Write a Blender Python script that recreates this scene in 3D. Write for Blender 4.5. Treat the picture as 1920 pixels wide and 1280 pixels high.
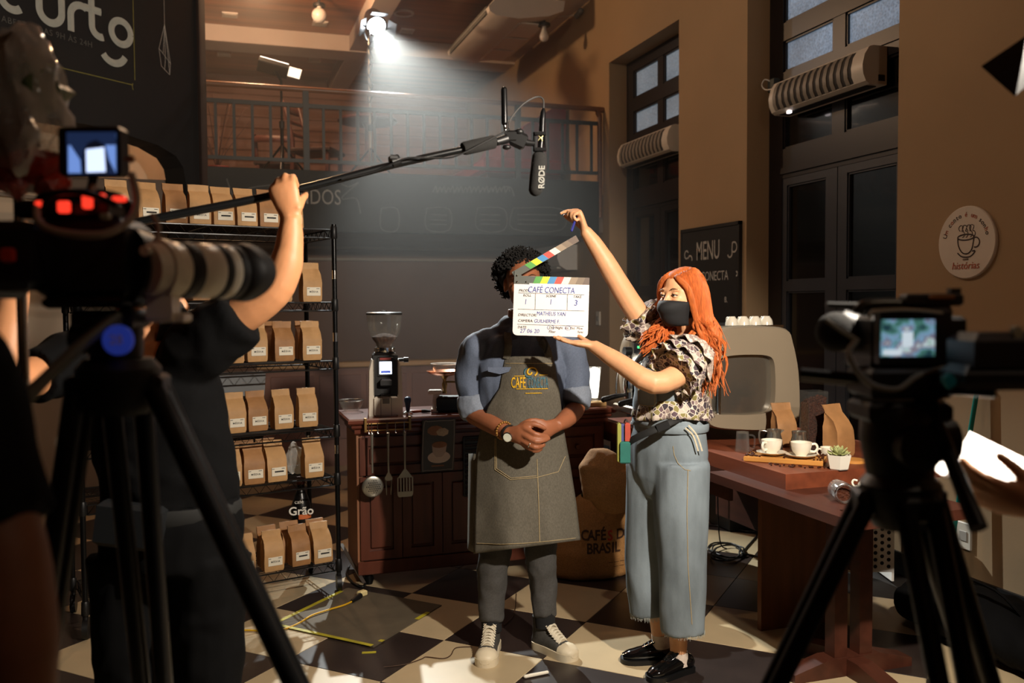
import bpy, bmesh, math, random
from mathutils import Vector, Matrix, Euler, noise
from math import sin, cos, pi, radians

for o in list(bpy.data.objects):
    bpy.data.objects.remove(o)
SC = bpy.context.scene
COL = SC.collection
random.seed(7)
V = Vector

# ---------------------------------------------------------------- camera
CF, CYAW, CPIT, CROLL, CH = 1674.45, radians(18.066), radians(2.444), radians(-.362), 1.49
CAMP = V((0, 0, CH))
FW = V((sin(CYAW)*cos(CPIT), cos(CYAW)*cos(CPIT), -sin(CPIT)))
RT0 = V((cos(CYAW), -sin(CYAW), 0))
UP0 = RT0.cross(FW)
RT = RT0*cos(CROLL) + UP0*sin(CROLL)
UP = UP0*cos(CROLL) - RT0*sin(CROLL)
cam_d = bpy.data.cameras.new('camera')
cam = bpy.data.objects.new('camera', cam_d); COL.objects.link(cam)
cam_d.sensor_width = 36; cam_d.lens = CF/1920*36
cam_d.clip_start = .05; cam_d.clip_end = 60
cam.matrix_world = Matrix(((RT.x, UP.x, -FW.x, 0), (RT.y, UP.y, -FW.y, 0), (RT.z, UP.z, -FW.z, CH), (0, 0, 0, 1)))
cam_d.dof.use_dof = True; cam_d.dof.focus_distance = 3.75; cam_d.dof.aperture_fstop = 2.6
SC.camera = cam

# ---------------------------------------------------------------- world, lights, exposure
W = bpy.data.worlds.new('world'); SC.world = W; W.use_nodes = True
W.node_tree.nodes['Background'].inputs[0].default_value = (.55, .5, .46, 1)
W.node_tree.nodes['Background'].inputs[1].default_value = .012
SC.view_settings.view_transform = 'Standard'; SC.view_settings.look = 'None'
SC.view_settings.gamma = 1; SC.view_settings.use_curve_mapping = False
SC.view_settings.exposure = 0.15
SC.cycles.max_bounces = 6; SC.cycles.diffuse_bounces = 3; SC.cycles.glossy_bounces = 3; SC.cycles.transparent_max_bounces = 14; SC.cycles.caustics_reflective = False; SC.cycles.caustics_refractive = False

def ray(x, y): return FW + RT*((x-960)/CF) - UP*((y-640)/CF)
def at_z(x, y, z): d = ray(x, y); return CAMP + d*((z-CH)/d.z)
def at_x(x, y, X): d = ray(x, y); return CAMP + d*(X/d.x)
def at_y(x, y, Y): d = ray(x, y); return CAMP + d*(Y/d.y)
def at_d(x, y, D): return CAMP + ray(x, y)*D

def lamp(name, kind, loc, power, color, target=None, **kw):
    d = bpy.data.lights.new(name, kind); d.energy = power; d.color = color
    for k, v in kw.items(): setattr(d, k, v)
    o = bpy.data.objects.new(name, d); COL.objects.link(o); o.location = loc
    if target is not None:
        o.rotation_euler = (V(target)-V(loc)).to_track_quat('-Z', 'Y').to_euler()
    return o

KEYP = at_d(2130, -230, 1.6)
KEYT = KEYP + (RT0*(-.527) + V((FW.x, FW.y, 0)).normalized()*.627 - V((0, 0, .574)))*3
SPOTP = at_y(707, 52, 8.35)
KEY = lamp('key_light', 'SPOT', KEYP, 370, (1, .89, .75), KEYT, spot_size=radians(107), spot_blend=.16, shadow_soft_size=.035)
BACK = lamp('back_spot', 'SPOT', SPOTP, 1700, (.93, .99, .97), (1.72, 4.9, 1.2), spot_size=radians(40), spot_blend=.6, shadow_soft_size=.03)
# added warm fill, unseen: a bulb over the actors, one behind the camera
lamp('fill_bulb', 'POINT', (1.2, 4.6, 4.0), 40, (1, .8, .6), shadow_soft_size=.09)
lamp('fill_bulb', 'POINT', (1.6, -.6, 3.6), 18, (1, .8, .6), shadow_soft_size=.09)
lamp('mezzanine_bulb', 'POINT', (.35, 8.3, 4.3), 110, (1, .62, .34), shadow_soft_size=.06)

# ---------------------------------------------------------------- materials
def lin(c):
    c = [x/255 for x in c]
    return tuple((x/12.92 if x <= .04045 else ((x+.055)/1.055)**2.4) for x in c)
MATS = {}
def M(name, col=(128, 128, 128), rough=.6, metal=0, nz=None, bump=None, emit=None, trans=0, ior=1.45, alpha=1, col2=None, coat=0, sheen=0, stretch=None, kind='noise', sss=0):
    if name in MATS: return MATS[name]
    m = bpy.data.materials.new(name); m.use_nodes = True
    nt = m.node_tree; b = nt.nodes['Principled BSDF']; L = nt.links.new
    c = (*lin(col), 1)
    b.inputs['Base Color'].default_value = c
    b.inputs['Roughness'].default_value = rough
    b.inputs['Metallic'].default_value = metal
    b.inputs['IOR'].default_value = ior
    b.inputs['Transmission Weight'].default_value = trans
    b.inputs['Alpha'].default_value = alpha
    b.inputs['Coat Weight'].default_value = coat
    if sheen: b.inputs['Sheen Weight'].default_value = sheen
    if sss:
        b.inputs['Subsurface Weight'].default_value = sss
        b.inputs['Subsurface Radius'].default_value = (.02, .008, .004)
        b.inputs['Subsurface Scale'].default_value = .5
    if emit:
        b.inputs['Emission Color'].default_value = (*lin(emit[0]), 1); b.inputs['Emission Strength'].default_value = emit[1]
    tc = mp = None
    def coords():
        nonlocal tc, mp
        if tc is None:
            tc = nt.nodes.new('ShaderNodeTexCoord'); mp = nt.nodes.new('ShaderNodeMapping')
            L(tc.outputs['Object'], mp.inputs[0])
            if stretch: mp.inputs['Scale'].default_value = stretch
        return mp.outputs[0]
    if nz or col2:
        sc, amt = nz or (8, .5)
        if kind == 'noise':
            n = nt.nodes.new('ShaderNodeTexNoise'); n.inputs['Scale'].default_value = sc; n.inputs['Detail'].default_value = 5; out = n.outputs['Fac']
        elif kind == 'voronoi':
            n = nt.nodes.new('ShaderNodeTexVoronoi'); n.inputs['Scale'].default_value = sc; out = n.outputs['Distance']
        elif kind == 'wave':
            n = nt.nodes.new('ShaderNodeTexWave'); n.inputs['Scale'].default_value = sc; n.inputs['Distortion'].default_value = 6; n.inputs['Detail'].default_value = 3; out = n.outputs['Fac']
        elif kind == 'weave':
            n = nt.nodes.new('ShaderNodeTexChecker'); n.inputs['Scale'].default_value = sc; out = n.outputs['Fac']
        L(coords(), n.inputs['Vector'])
        r = nt.nodes.new('ShaderNodeValToRGB')
        c2 = (*lin(col2), 1) if col2 else tuple(x*(1-amt) for x in c[:3]) + (1,)
        r.color_ramp.elements[0].color = c2; r.color_ramp.elements[1].color = c
        lo = .3 if col2 is None or nz is None else .5-.5*(1-amt)*.7
        r.color_ramp.elements[0].position = lo; r.color_ramp.elements[1].position = 1-lo
        L(out, r.inputs[0]); L(r.outputs[0], b.inputs['Base Color'])
    if bump:
        sc, st = bump[:2]
        n = nt.nodes.new('ShaderNodeTexNoise'); n.inputs['Scale'].default_value = sc; n.inputs['Detail'].default_value = 4
        L(coords(), n.inputs['Vector'])
        bp = nt.nodes.new('ShaderNodeBump'); bp.inputs['Strength'].default_value = st; bp.inputs['Distance'].default_value = bump[2] if len(bump) > 2 else .004
        L(n.outputs['Fac'], bp.inputs['Height']); L(bp.outputs[0], b.inputs['Normal'])
    MATS[name] = m
    return m

# ---------------------------------------------------------------- mesh helpers
class MB:
    def __init__(s): s.v = []; s.f = []
    def add(s, vs, fs):
        k = len(s.v); s.v += [tuple(v) for v in vs]; s.f += [tuple(i+k for i in f) for f in fs]; return s
    def box(s, c, d, R=None, bev=0):
        x, y, z = d[0]/2, d[1]/2, d[2]/2
        if bev and min(x, y, z) > bev:
            b = bev; vs = []; 
            pts = [(-x, -y), (x, -y), (x, y), (-x, y)]
            def ring(w, zz): return [(px + (-w if px > 0 else w), py + (-w if py > 0 else w), zz) for px, py in pts]
            # chamfer on all horizontal rims
            rings = [ring(b, -z), ring(0, -z+b), ring(0, z-b), ring(b, z)]
            vs = [p for r in rings for p in r]
            fs = [(3, 2, 1, 0), (12, 13, 14, 15)]
            for k in range(3):
                for i in range(4):
                    j = (i+1) % 4; fs.append((k*4+i, k*4+j, k*4+4+j, k*4+4+i))
        else:
            vs = [(a, b, cc) for cc in (-z, z) for a, b in ((-x, -y), (x, -y), (x, y), (-x, y))]
            fs = [(3, 2, 1, 0), (4, 5, 6, 7), (0, 1, 5, 4), (1, 2, 6, 5), (2, 3, 7, 6), (3, 0, 4, 7)]
        c = V(c)
        return s.add([(R @ V(p) if R else V(p)) + c for p in vs], fs)
    def b2(s, a, b, R=None, bev=0):      # box from two corners
        a, b = V(a), V(b); d = b-a
        return s.box((a+b)/2, (abs(d.x), abs(d.y), abs(d.z)), R, bev)
    def bar(s, a, b, w, t, up=(0, 0, 1)):  # rectangular bar from a to b
        a, b = V(a), V(b); d = b-a; z = d.normalized(); u = V(up)
        x = u.cross(z)
        if x.length < 1e-4: x = V((1, 0, 0)).cross(z)
        x.normalize(); y = z.cross(x)
        return s.box((a+b)/2, (w, t, d.length), Matrix((x, y, z)).transposed())
    def loft(s, pts, rad, n=12, cap=True, up=None, sub=0):
        pts = [V(p) for p in pts]
        rad = [(r, r) if not isinstance(r, (tuple, list)) else tuple(r) for r in (rad if isinstance(rad, (list, tuple)) and len(rad) == len(pts) else [rad]*len(pts))]
        if sub and len(pts) > 2:
            P, Rr = [], []
            for i in range(len(pts)-1):
                p0, p1, p2, p3 = pts[max(i-1, 0)], pts[i], pts[i+1], pts[min(i+2, len(pts)-1)]
                for k in range(sub):
                    t = k/sub
                    P.append(.5*((2*p1)+(p2-p0)*t+(2*p0-5*p1+4*p2-p3)*t*t+(3*p1-p0-3*p2+p3)*t**3))
                    tt = t*t*(3-2*t)
                    Rr.append(tuple(rad[i][j]*(1-tt)+rad[i+1][j]*tt for j in (0, 1)))
            P.append(pts[-1]); Rr.append(rad[-1]); pts, rad = P, Rr
        vs = []; px = None
        for i, p in enumerate(pts):
            t = (pts[min(i+1, len(pts)-1)] - pts[max(i-1, 0)])
            t = t.normalized() if t.length > 1e-9 else V((0, 0, 1))
            if px is None:
                u = V(up) if up else (V((0, 0, 1)) if abs(t.z) < .9 else V((1, 0, 0)))
                px = u - t*u.dot(t)
            else: px = px - t*px.dot(t)
            px.normalize(); py = t.cross(px)
            for k in range(n):
                a = 2*pi*k/n
                vs.append(p + px*(cos(a)*rad[i][0]) + py*(sin(a)*rad[i][1]))
        fs = []
        for i in range(len(pts)-1):
            for k in range(n):
                j = (k+1) % n
                fs.append((i*n+k, i*n+j, (i+1)*n+j, (i+1)*n+k))
        if cap:
            fs.append(tuple(range(n-1, -1, -1))); fs.append(tuple((len(pts)-1)*n+k for k in range(n)))
        return s.add(vs, fs)
    def cyl(s, a, b, r, r2=None, n=16): return s.loft([a, b], [r, r if r2 is None else r2], n)
    def cap(s, pts, rad, n=12, sub=3):   # loft with rounded ends
        pts = [V(p) for p in pts]; rad = list(rad)
        r0 = rad[0] if not isinstance(rad[0], (tuple, list)) else sum(rad[0])/2
        r1 = rad[-1] if not isinstance(rad[-1], (tuple, list)) else sum(rad[-1])/2
        def sc(r, k): return (r[0]*k, r[1]*k) if isinstance(r, (tuple, list)) else r*k
        d0 = (pts[0]-pts[1]).normalized(); d1 = (pts[-1]-pts[-2]).normalized()
        P = [pts[0]+d0*r0*.95, pts[0]+d0*r0*.7, pts[0]+d0*r0*.35]+pts+[pts[-1]+d1*r1*.35, pts[-1]+d1*r1*.7, pts[-1]+d1*r1*.95]
        Q = [sc(rad[0], .3), sc(rad[0], .71), sc(rad[0], .94)]+rad+[sc(rad[-1], .94), sc(rad[-1], .71), sc(rad[-1], .3)]
        return s.loft(P, Q, n, True, None, 0) if len(pts) == 2 else s.loft(P, Q, n, True, None, 2)
    def lathe(s, prof, n=24, c=(0, 0, 0), R=None, cap=True, arc=2*pi):
        vs = []; c = V(c)
        full = abs(arc-2*pi) < 1e-6
        m = n if full else n+1
        for r, z in prof:
            for k in range(m):
                a = arc*k/n; p = V((r*cos(a), r*sin(a), z)); vs.append((R @ p if R else p)+c)
        fs = []
        for i in range(len(prof)-1):
            for k in range(n):
                j = (k+1) % m
                fs.append((i*m+k, i*m+j, (i+1)*m+j, (i+1)*m+k))
        if cap and full:
            if prof[0][0] > 1e-6: fs.append(tuple(range(m-1, -1, -1)))
            if prof[-1][0] > 1e-6: fs.append(tuple((len(prof)-1)*m+k for k in range(m)))
        return s.add(vs, fs)
    def ball(s, c, r, n=12, R=None):
        r = (r, r, r) if not isinstance(r, (tuple, list)) else r
        m = max(6, n*2//3); vs = []; c = V(c)
        for i in range(m+1):
            th = pi*i/m
            for k in range(n):
                a = 2*pi*k/n; p = V((r[0]*sin(th)*cos(a), r[1]*sin(th)*sin(a), -r[2]*cos(th))); vs.append((R @ p if R else p)+c)
        fs = []
        for i in range(m):
            for k in range(n):
                j = (k+1) % n; fs.append((i*n+k, i*n+j, (i+1)*n+j, (i+1)*n+k))
        return s.add(vs, fs)
    def prism(s, poly, o, ex, ey, ez, t):   # polygon (x, y) in frame o, ex, ey; thickness t along ez
        o, ex, ey, ez = V(o), V(ex), V(ey), V(ez); n = len(poly)
        vs = [o+ex*x+ey*y for x, y in poly]+[o+ex*x+ey*y+ez*t for x, y in poly]
        fs = [tuple(range(n-1, -1, -1)), tuple(range(n, 2*n))]+[(i, (i+1) % n, n+(i+1) % n, n+i) for i in range(n)]
        return s.add(vs, fs)
    def mesh(s, name):
        m = bpy.data.meshes.new(name); m.from_pydata(s.v, [], s.f); m.validate(); m.update()
        bm = bmesh.new(); bm.from_mesh(m); bmesh.ops.remove_doubles(bm, verts=bm.verts, dist=1e-6); bmesh.ops.recalc_face_normals(bm, faces=bm.faces); bm.to_mesh(m); bm.free()
        return m

def smooth_mesh(m, ang=40):
    m.polygons.foreach_set('use_smooth', [True]*len(m.polygons))
    if ang < 180: 
        try: m.set_sharp_from_angle(angle=radians(ang))
        except Exception: pass
def obj(name, mb, mat, parent=None, smooth=40, world=True, label=None, cat=None, group=None, kind=None):
    me = mb.mesh(name) if isinstance(mb, MB) else mb
    if smooth: smooth_mesh(me, smooth)
    if mat and not len(me.materials): me.materials.append(mat)
    o = bpy.data.objects.new(name, me); COL.objects.link(o)
    if parent is not None:
        o.parent = parent
        if world: o.matrix_parent_inverse = WM(parent).inverted()
    tag(o, label, cat, group, kind)
    return o
def WM(o):
    m = Matrix.LocRotScale(o.location, o.rotation_euler, o.scale)
    return WM(o.parent) @ o.matrix_parent_inverse @ m if o.parent else m
def tag(o, label=None, cat=None, group=None, kind=None):
    if label: o['label'] = label
    if cat: o['category'] = cat
    if group: o['group'] = group
    if kind: o['kind'] = kind
    return o
def thing(name, label, cat, loc=(0, 0, 0), rz=0, group=None, kind=None):
    o = bpy.data.objects.new(name, None); COL.objects.link(o); o.empty_display_size = .05
    o.location = loc; o.rotation_euler = (0, 0, rz)
    return tag(o, label, cat, group, kind)
def copy_tree(o, parent=None, loc=None, rz=None):
    c = o.copy(); COL.objects.link(c); c.parent = parent
    if loc is not None: c.location = loc
    if rz is not None: c.rotation_euler = (0, 0, rz)
    for ch in [x for x in KIDS(o)]: copy_tree(ch, c)
    return c
def KIDS(o): return [x for x in COL.objects if x.parent == o]
def struct(name, mb, mat, smooth=0, label=None, parent=None):
    return obj(name, mb, mat, parent, smooth, True, label, None, None, 'structure' if parent is None else None)
def text(name, body, mat, o, ex, ey, size, parent=None, shear=0, align='CENTER', bold=0, extrude=.0004, sx=1, world=True, spacing=1):
    cu = bpy.data.curves.new(name, 'FONT'); cu.body = body; cu.size = size; cu.shear = shear; cu.align_x = align; cu.align_y = 'CENTER'
    cu.extrude = extrude; cu.offset = bold; cu.space_character = spacing; cu.resolution_u = 3
    cu.materials.append(mat)
    t = bpy.data.objects.new(name, cu); COL.objects.link(t)
    me = bpy.data.meshes.new_from_object(t.evaluated_get(bpy.context.evaluated_depsgraph_get()))
    bpy.data.objects.remove(t); bpy.data.curves.remove(cu)
    if not len(me.materials): me.materials.append(mat)
    t = bpy.data.objects.new(name, me); COL.objects.link(t)
    ex = V(ex).normalized(); ey = V(ey); ey = (ey-ex*ey.dot(ex)).normalized(); ez = ex.cross(ey)
    mw = Matrix.Translation(V(o)) @ Matrix((ex*sx, ey, ez)).transposed().to_4x4()
    if parent is not None:
        t.parent = parent
        if world: t.matrix_parent_inverse = WM(parent).inverted()
    t.matrix_basis = mw
    return t
def strokes(name, lines, mat, o, ex, ey, r, parent=None, world=True, t=.0006, each=False):
    """flat pen strokes: polylines in a plane"""
    if each:
        for ln in lines: strokes(name, [ln], mat, o, ex, ey, r, parent, world, t)
        return
    mb = MB(); ex, ey, o = V(ex), V(ey), V(o); ez = ex.cross(ey).normalized()
    for ln in lines:
        pts = [o+ex*x+ey*y for x, y in ln]
        if len(pts) > 2:
            q = []
            for i in range(len(pts)-1):
                p0, p1, p2, p3 = pts[max(i-1, 0)], pts[i], pts[i+1], pts[min(i+2, len(pts)-1)]
                for k in range(4):
                    tt = k/4; q.append(.5*((2*p1)+(p2-p0)*tt+(2*p0-5*p1+4*p2-p3)*tt*tt+(3*p1-p0-3*p2+p3)*tt**3))
            pts = q+[pts[-1]]
        mb.loft(pts, [(t, r)]*len(pts), 4, True, up=ez)
    return obj(name, mb, mat, parent, 0, world)
def remesh(mb, name, vox, sm=3, fold=None):
    """union of closed pieces as one continuous surface, optional cloth folds"""
    me = mb.mesh(name) if isinstance(mb, MB) else mb
    o = bpy.data.objects.new(name, me); COL.objects.link(o)
    r = o.modifiers.new('r', 'REMESH'); r.mode = 'VOXEL'; r.voxel_size = vox; r.use_smooth_shade = True
    if sm: s_ = o.modifiers.new('s', 'SMOOTH'); s_.iterations = sm; s_.factor = .5
    dg = bpy.context.evaluated_depsgraph_get()
    m2 = bpy.data.meshes.new_from_object(o.evaluated_get(dg))
    bpy.data.objects.remove(o)
    if fold:
        nrm = [v.normal.copy() for v in m2.vertices]
        for v, n in zip(m2.vertices, nrm): v.co += n*fold(v.co, n)
        m2.update()
    m2.polygons.foreach_set('use_smooth', [True]*len(m2.polygons))
    m2.name = name
    return m2
# ---------------------------------------------------------------- room materials
m_wall = M('tan_plaster', (164, 136, 102), .85, nz=(1.3, .12), bump=(60, .08))
m_black = M('black_painted_wall', (24, 24, 25), .75, nz=(2, .3), bump=(40, .1))
m_cream = M('cream_plaster', (188, 172, 152), .85, nz=(2, .12))
m_back = M('grey_pink_wall', (150, 114, 94), .8, nz=(1.5, .2))
m_wood_ceil = M('varnished_ceiling_boards', (176, 104, 58), .35, nz=(1, .55), kind='noise', stretch=(.35, 9, 1))
m_white = M('white_beam_paint', (205, 188, 176), .7, nz=(3, .08))
m_tile_c = M('cream_floor_tile', (186, 166, 132), .32, nz=(6, .12), bump=(90, .03))
m_tile_d = M('dark_brown_floor_tile', (48, 39, 36), .3, nz=(5, .3), bump=(90, .03))
m_grout = M('floor_grout', (40, 34, 30), .9, nz=(20, .2))
m_doorpaint = M('dark_door_paint', (27, 21, 21), .38, nz=(5, .25))
m_leafpaint = M('blue_grey_leaf_paint', (50, 53, 60), .4, nz=(5, .2))
m_darkglass = M('dark_door_glass', (14, 14, 14), .1, nz=(3, .3), coat=.3)
m_board = M('chalkboard', (40, 43, 43), .75, nz=(2.2, .35), bump=(30, .05))
m_chalk = M('chalk_lines', (178, 174, 166), .9, nz=(60, .35))
m_chalkfaint = M('faint_chalk_lines', (96, 98, 96), .9, nz=(60, .4))
m_rail = M('dark_green_iron', (38, 42, 42), .5, nz=(9, .2))
m_railwood = M('handrail_wood', (120, 76, 46), .4, nz=(5, .3), stretch=(1, 8, 8))
m_chrome = M('chrome', (210, 210, 208), .15, 1, nz=(9, .05))
m_blackp = M('black_plastic', (16, 16, 17), .45, nz=(9, .2))
m_blackmetal = M('black_metal', (22, 22, 23), .32, .6, nz=(9, .2))
m_whitep = M('white_plastic', (212, 206, 194), .4, nz=(6, .06))

# ---------------------------------------------------------------- floor: chequer laid on the diagonal
floor = struct('floor', MB().b2((-6, -3.5, -.25), (5, 13.4, -.004)), m_grout)
TS, TA = .48237, radians(45-.25); TO = V((.91537, 3.80688, 0))
tu = V((sin(TA), cos(TA), 0)); tv = V((cos(TA), -sin(TA), 0))
tmesh = []
for nm, mm in (('cream_tile', m_tile_c), ('dark_tile', m_tile_d)):
    k = TS/2-.0011
    mb = MB(); R = Matrix((tu, tv, V((0, 0, 1)))).transposed()
    mb.box((0, 0, -.004), (2*k, 2*k, .008), R, bev=.0015)
    me = mb.mesh(nm); me.materials.append(mm); tmesh.append(me)
cand = []
for i in range(-14, 22):
    for j in range(-20, 18):
        c = TO + tu*(TS*(i+.5)) + tv*(TS*(j+.5))
        dd = c - CAMP; dep = dd.dot(FW)
        if dep < .9 or c.x > 3.5-.2 or c.y > 9.6: continue
        sx = 960+CF*dd.dot(RT)/dep
        if -330 < sx < 2250: cand.append((dep, i, j, c))
cand.sort(key=lambda t: t[0])
for dep, i, j, c in cand[:300]:
    o = bpy.data.objects.new('tile', tmesh[0 if (i+j) % 2 else 1]); COL.objects.link(o)
    o.location = c; o.parent = floor
rest = [MB(), MB()]
for dep, i, j, c in cand[300:]:
    rest[0 if (i+j) % 2 else 1].box(c+V((0, 0, -.004)), (TS-.002, TS-.002, .008), Matrix((tu, tv, V((0, 0, 1)))).transposed())
for mb, mm in zip(rest, (m_tile_c, m_tile_d)):
    if mb.v: tag(obj('tile', mb, mm, floor, 0), kind='stuff')

# ---------------------------------------------------------------- right wall with two tall door openings
OPEN = [(3.98, 5.44), (6.41, 7.75)]; OT = 3.73
mb = MB()
for a, b in ((-3.5, 3.98), (5.44, 6.41), (7.75, 13.2)): mb.b2((3.5, a, -.2), (3.86, b, 4.9))
for a, b in OPEN: mb.b2((3.5, a, OT), (3.86, b, 4.9))
wall_right = struct('wall_right', mb, m_wall, label='tan plaster wall with two tall recessed doors')
mb = MB()
for a, b in ((-3.5, 3.98), (5.44, 6.41), (7.75, 10.6)): mb.b2((3.482, a, 0), (3.502, b, .125))
struct('baseboard_right', mb, M('black_baseboard', (20, 18, 18), .5, nz=(8, .2)))
struct('wall_near', MB().b2((-6, -3.5, -.2), (3.7, -3.2, 4.9)), m_wall)
struct('wall_far_left', MB().b2((-6.2, -3.5, -.2), (-5.9, 13.2, 4.9)), m_black)

m_lit1 = M('street_lit_ribbed_glass', (150, 165, 180), .25, nz=(2.2, .55), bump=(95, .9, .01), emit=((130, 148, 170), .55))
m_lit2 = M('street_lit_ribbed_glass_dim', (150, 165, 180), .25, nz=(2.2, .55), bump=(95, .9, .01), emit=((130, 146, 160), .4))
def lit_noise(m):
    nt = m.node_tree; b = nt.nodes['Principled BSDF']; s = b.inputs['Emission Strength'].default_value
    tc = nt.nodes.new('ShaderNodeTexCoord'); n = nt.nodes.new('ShaderNodeTexNoise'); n.inputs['Scale'].default_value = 1.7
    v = nt.nodes.new('ShaderNodeTexVoronoi'); v.inputs['Scale'].default_value = 60
    nt.links.new(tc.outputs['Object'], n.inputs[0]); nt.links.new(tc.outputs['Object'], v.inputs[0])
    a = nt.nodes.new('ShaderNodeMath'); a.operation = 'MULTIPLY'; nt.links.new(n.outputs['Fac'], a.inputs[0]); a.inputs[1].default_value = 1.5*s
    c = nt.nodes.new('ShaderNodeMath'); c.operation = 'MULTIPLY_ADD'; nt.links.new(v.outputs['Distance'], c.inputs[0]); c.inputs[1].default_value = .9; c.inputs[2].default_value = .55
    d = nt.nodes.new('ShaderNodeMath'); d.operation = 'MULTIPLY'; nt.links.new(a.outputs[0], d.inputs[0]); nt.links.new(c.outputs[0], d.inputs[1])
    nt.links.new(d.outputs[0], b.inputs['Emission Strength'])
lit_noise(m_lit1); lit_noise(m_lit2)

def tall_door(name, y0, y1, lit, leafmat):
    w = y1-y0; X = 3.68; T = .06
    r = thing(name, None, None, (X, (y0+y1)/2, 0), kind='structure')
    st, mu = .155*w/1.46, .115*w/1.46
    a, b = y0+st, y1-st; m0, m1 = (y0+y1)/2-mu/2, (y0+y1)/2+mu/2
    mb = MB()
    mb.b2((X, y0, 0), (X+T, a, OT)); mb.b2((X, b, 0), (X+T, y1, OT)); mb.b2((X+.005, m0, 2.4), (X+T-.005, m1, OT))
    for z0, z1 in ((2.33, 2.53), (2.90, 3.05), (3.26, 3.38), (3.63, OT)): mb.b2((X, a, z0), (X+T, b, z1))
    mb.b2((X-.012, a-.02, 2.36), (X+.01, b+.02, 2.40)); mb.b2((X-.01, a, 2.97), (X+.01, b, 3.0))
    obj('door_frame', mb, m_doorpaint, r, 0)
    for c0, c1 in ((a, m0), (m1, b)):
        for z0, z1, lm in ((3.05, 3.26, lit), (3.38, 3.63, lit), (2.53, 2.90, None)):
            obj('pane', MB().b2((X+.03, c0, z0), (X+.036, c1, z1)), lm or m_darkglass, r, 0)
            f = MB()
            for p, q in (((c0, z0), (c1, z0+.014)), ((c0, z1-.014), (c1, z1)), ((c0, z0), (c0+.014, z1)), ((c1-.014, z0), (c1, z1))):
                f.b2((X+.012, p[0], p[1]), (X+.03, q[0], q[1]))
            obj('glazing_bead', f, m_doorpaint, r, 0)
    mid = (y0+y1)/2
    for k, (c0, c1) in enumerate(((a, mid-.004), (mid+.004, b))):
        s0, s1 = (.055, .11) if k else (.11*.7, .11)
        if k == 0: s0, s1 = .06, .085
        g0, g1 = c0+s0, c1-(.05 if k else .085)
        if k: g0, g1 = c0+.11, c1-.05
        mb = MB()
        mb.b2((X+.004, c0, .01), (X+.05, g0, 2.33)); mb.b2((X+.004, g1, .01), (X+.05, c1, 2.33))
        for z0, z1 in ((.01, .36), (1.56, 1.63), (2.28, 2.33)): mb.b2((X+.004, g0, z0), (X+.05, g1, z1))
        leaf = obj('door_leaf', mb, leafmat, r, 0)
        for z0, z1 in ((.36, 1.56), (1.63, 2.28)):
            obj('pane', MB().b2((X+.028, g0, z0), (X+.034, g1, z1)), m_darkglass, leaf, 0)
            f = MB()
            for p, q in (((g0, z0), (g1, z0+.012)), ((g0, z1-.012), (g1, z1)), ((g0, z0), (g0+.012, z1)), ((g1-.012, z0), (g1, z1))):
                f.b2((X+.012, p[0], p[1]), (X+.028, q[0], q[1]))
            obj('glazing_bead', f, leafmat, leaf, 0)
    h = MB(); h.cyl((X-.03, mid+.05, 1.02), (X+.01, mid+.05, 1.02), .01); h.cyl((X-.03, mid+.05, 1.02), (X-.03, mid+.16, 1.02), .009)
    obj('door_handle', h, m_blackmetal, r)
    obj('shutter_board', MB().b2((X+.1, y0, 0), (X+.13, y1, 2.9)), m_doorpaint, r, 0)
    return r
tall_door('door_1', 3.98, 5.44, m_lit1, m_leafpaint)
tall_door('door_2', 6.41, 7.75, m_lit2, m_doorpaint)

# ---------------------------------------------------------------- black diagonal wall with a flat arch, cream recess behind
DW0 = V((-.12, 7.85, 0)); DWD = V((-sin(pi/4), -cos(pi/4), 0)); DWN = V((cos(pi/4), -sin(pi/4), 0))   # along (towards camera left), outward normal
arch = [(.16, 0), (.16, 2.25), (.17, 2.45), (.2, 2.6), (.27, 2.68), (.45, 2.74), (.72, 2.77), (1.1, 2.79), (1.6, 2.78), (2.1, 2.74), (2.6, 2.62), (2.8, 2.4), (2.85, 0)]
poly = [(0, 0)]+arch+[(7.5, 0), (7.5, 4.9), (0, 4.9)]
mb = MB(); mb.prism(poly, DW0, DWD, (0, 0, 1), -DWN, .22)
wall_left = struct('wall_left', mb, m_black, label='black painted diagonal wall with chalk sign over a flat arch')
struct('wall_arch_recess', MB().prism([(-.3, 0), (4, 0), (4, 4.4), (-.3, 4.4)], DW0-DWN*.75, DWD, (0, 0, 1), -DWN, .06), m_cream)
mb = MB(); mb.prism([(.05, 2.30), (3, 2.30), (3, 2.33), (.05, 2.33)], DW0-DWN*.7, DWD, (0, 0, 1), -DWN, -.03)
struct('trim_1', mb, M('grey_trim', (120, 110, 100), .7, nz=(5, .1)))
mb = MB(); mb.prism([(-.035, 2.1), (.03, 2.1), (.03, 4.9), (-.035, 4.9)], DW0+DWN*.03, DWD, (0, 0, 1), -DWN, .1)
struct('trim_2', mb, M('dark_brown_trim', (50, 34, 32), .6, nz=(6, .3)))

# ---------------------------------------------------------------- mezzanine, ceiling, back walls
MY = 7.85
struct('floor_mezzanine', MB().b2((-4.5, MY+.05, 2.16), (3.5, 12.9, 2.52)), M('mezzanine_slab', (120, 104, 92), .8, nz=(3, .2)))
fascia = obj('chalkboard_fascia', MB().b2((-.12, MY, 2.115), (3.437, MY+.06, 2.64), bev=.005), m_board, None, 0, True, 'long grey chalkboard along the edge of the mezzanine', 'chalkboard')
wbu = struct('wall_back_upper', MB().b2((-4.5, 12.8, 2.4), (3.5, 13.1, 4.9)), m_back)
for k in range(14): obj('board', MB().b2((-3, 12.775, 2.55+k*.15), (3.5, 12.81, 2.55+k*.15+.143), bev=.006), M('pink_brown_boards', (150, 100, 76), .55, nz=(3, .3), stretch=(.3, 1, 6)), wbu, 0)
struct('wall_back', MB().b2((-4.5, 10.6, -.2), (3.5, 10.85, 2.4)), m_back)
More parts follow.
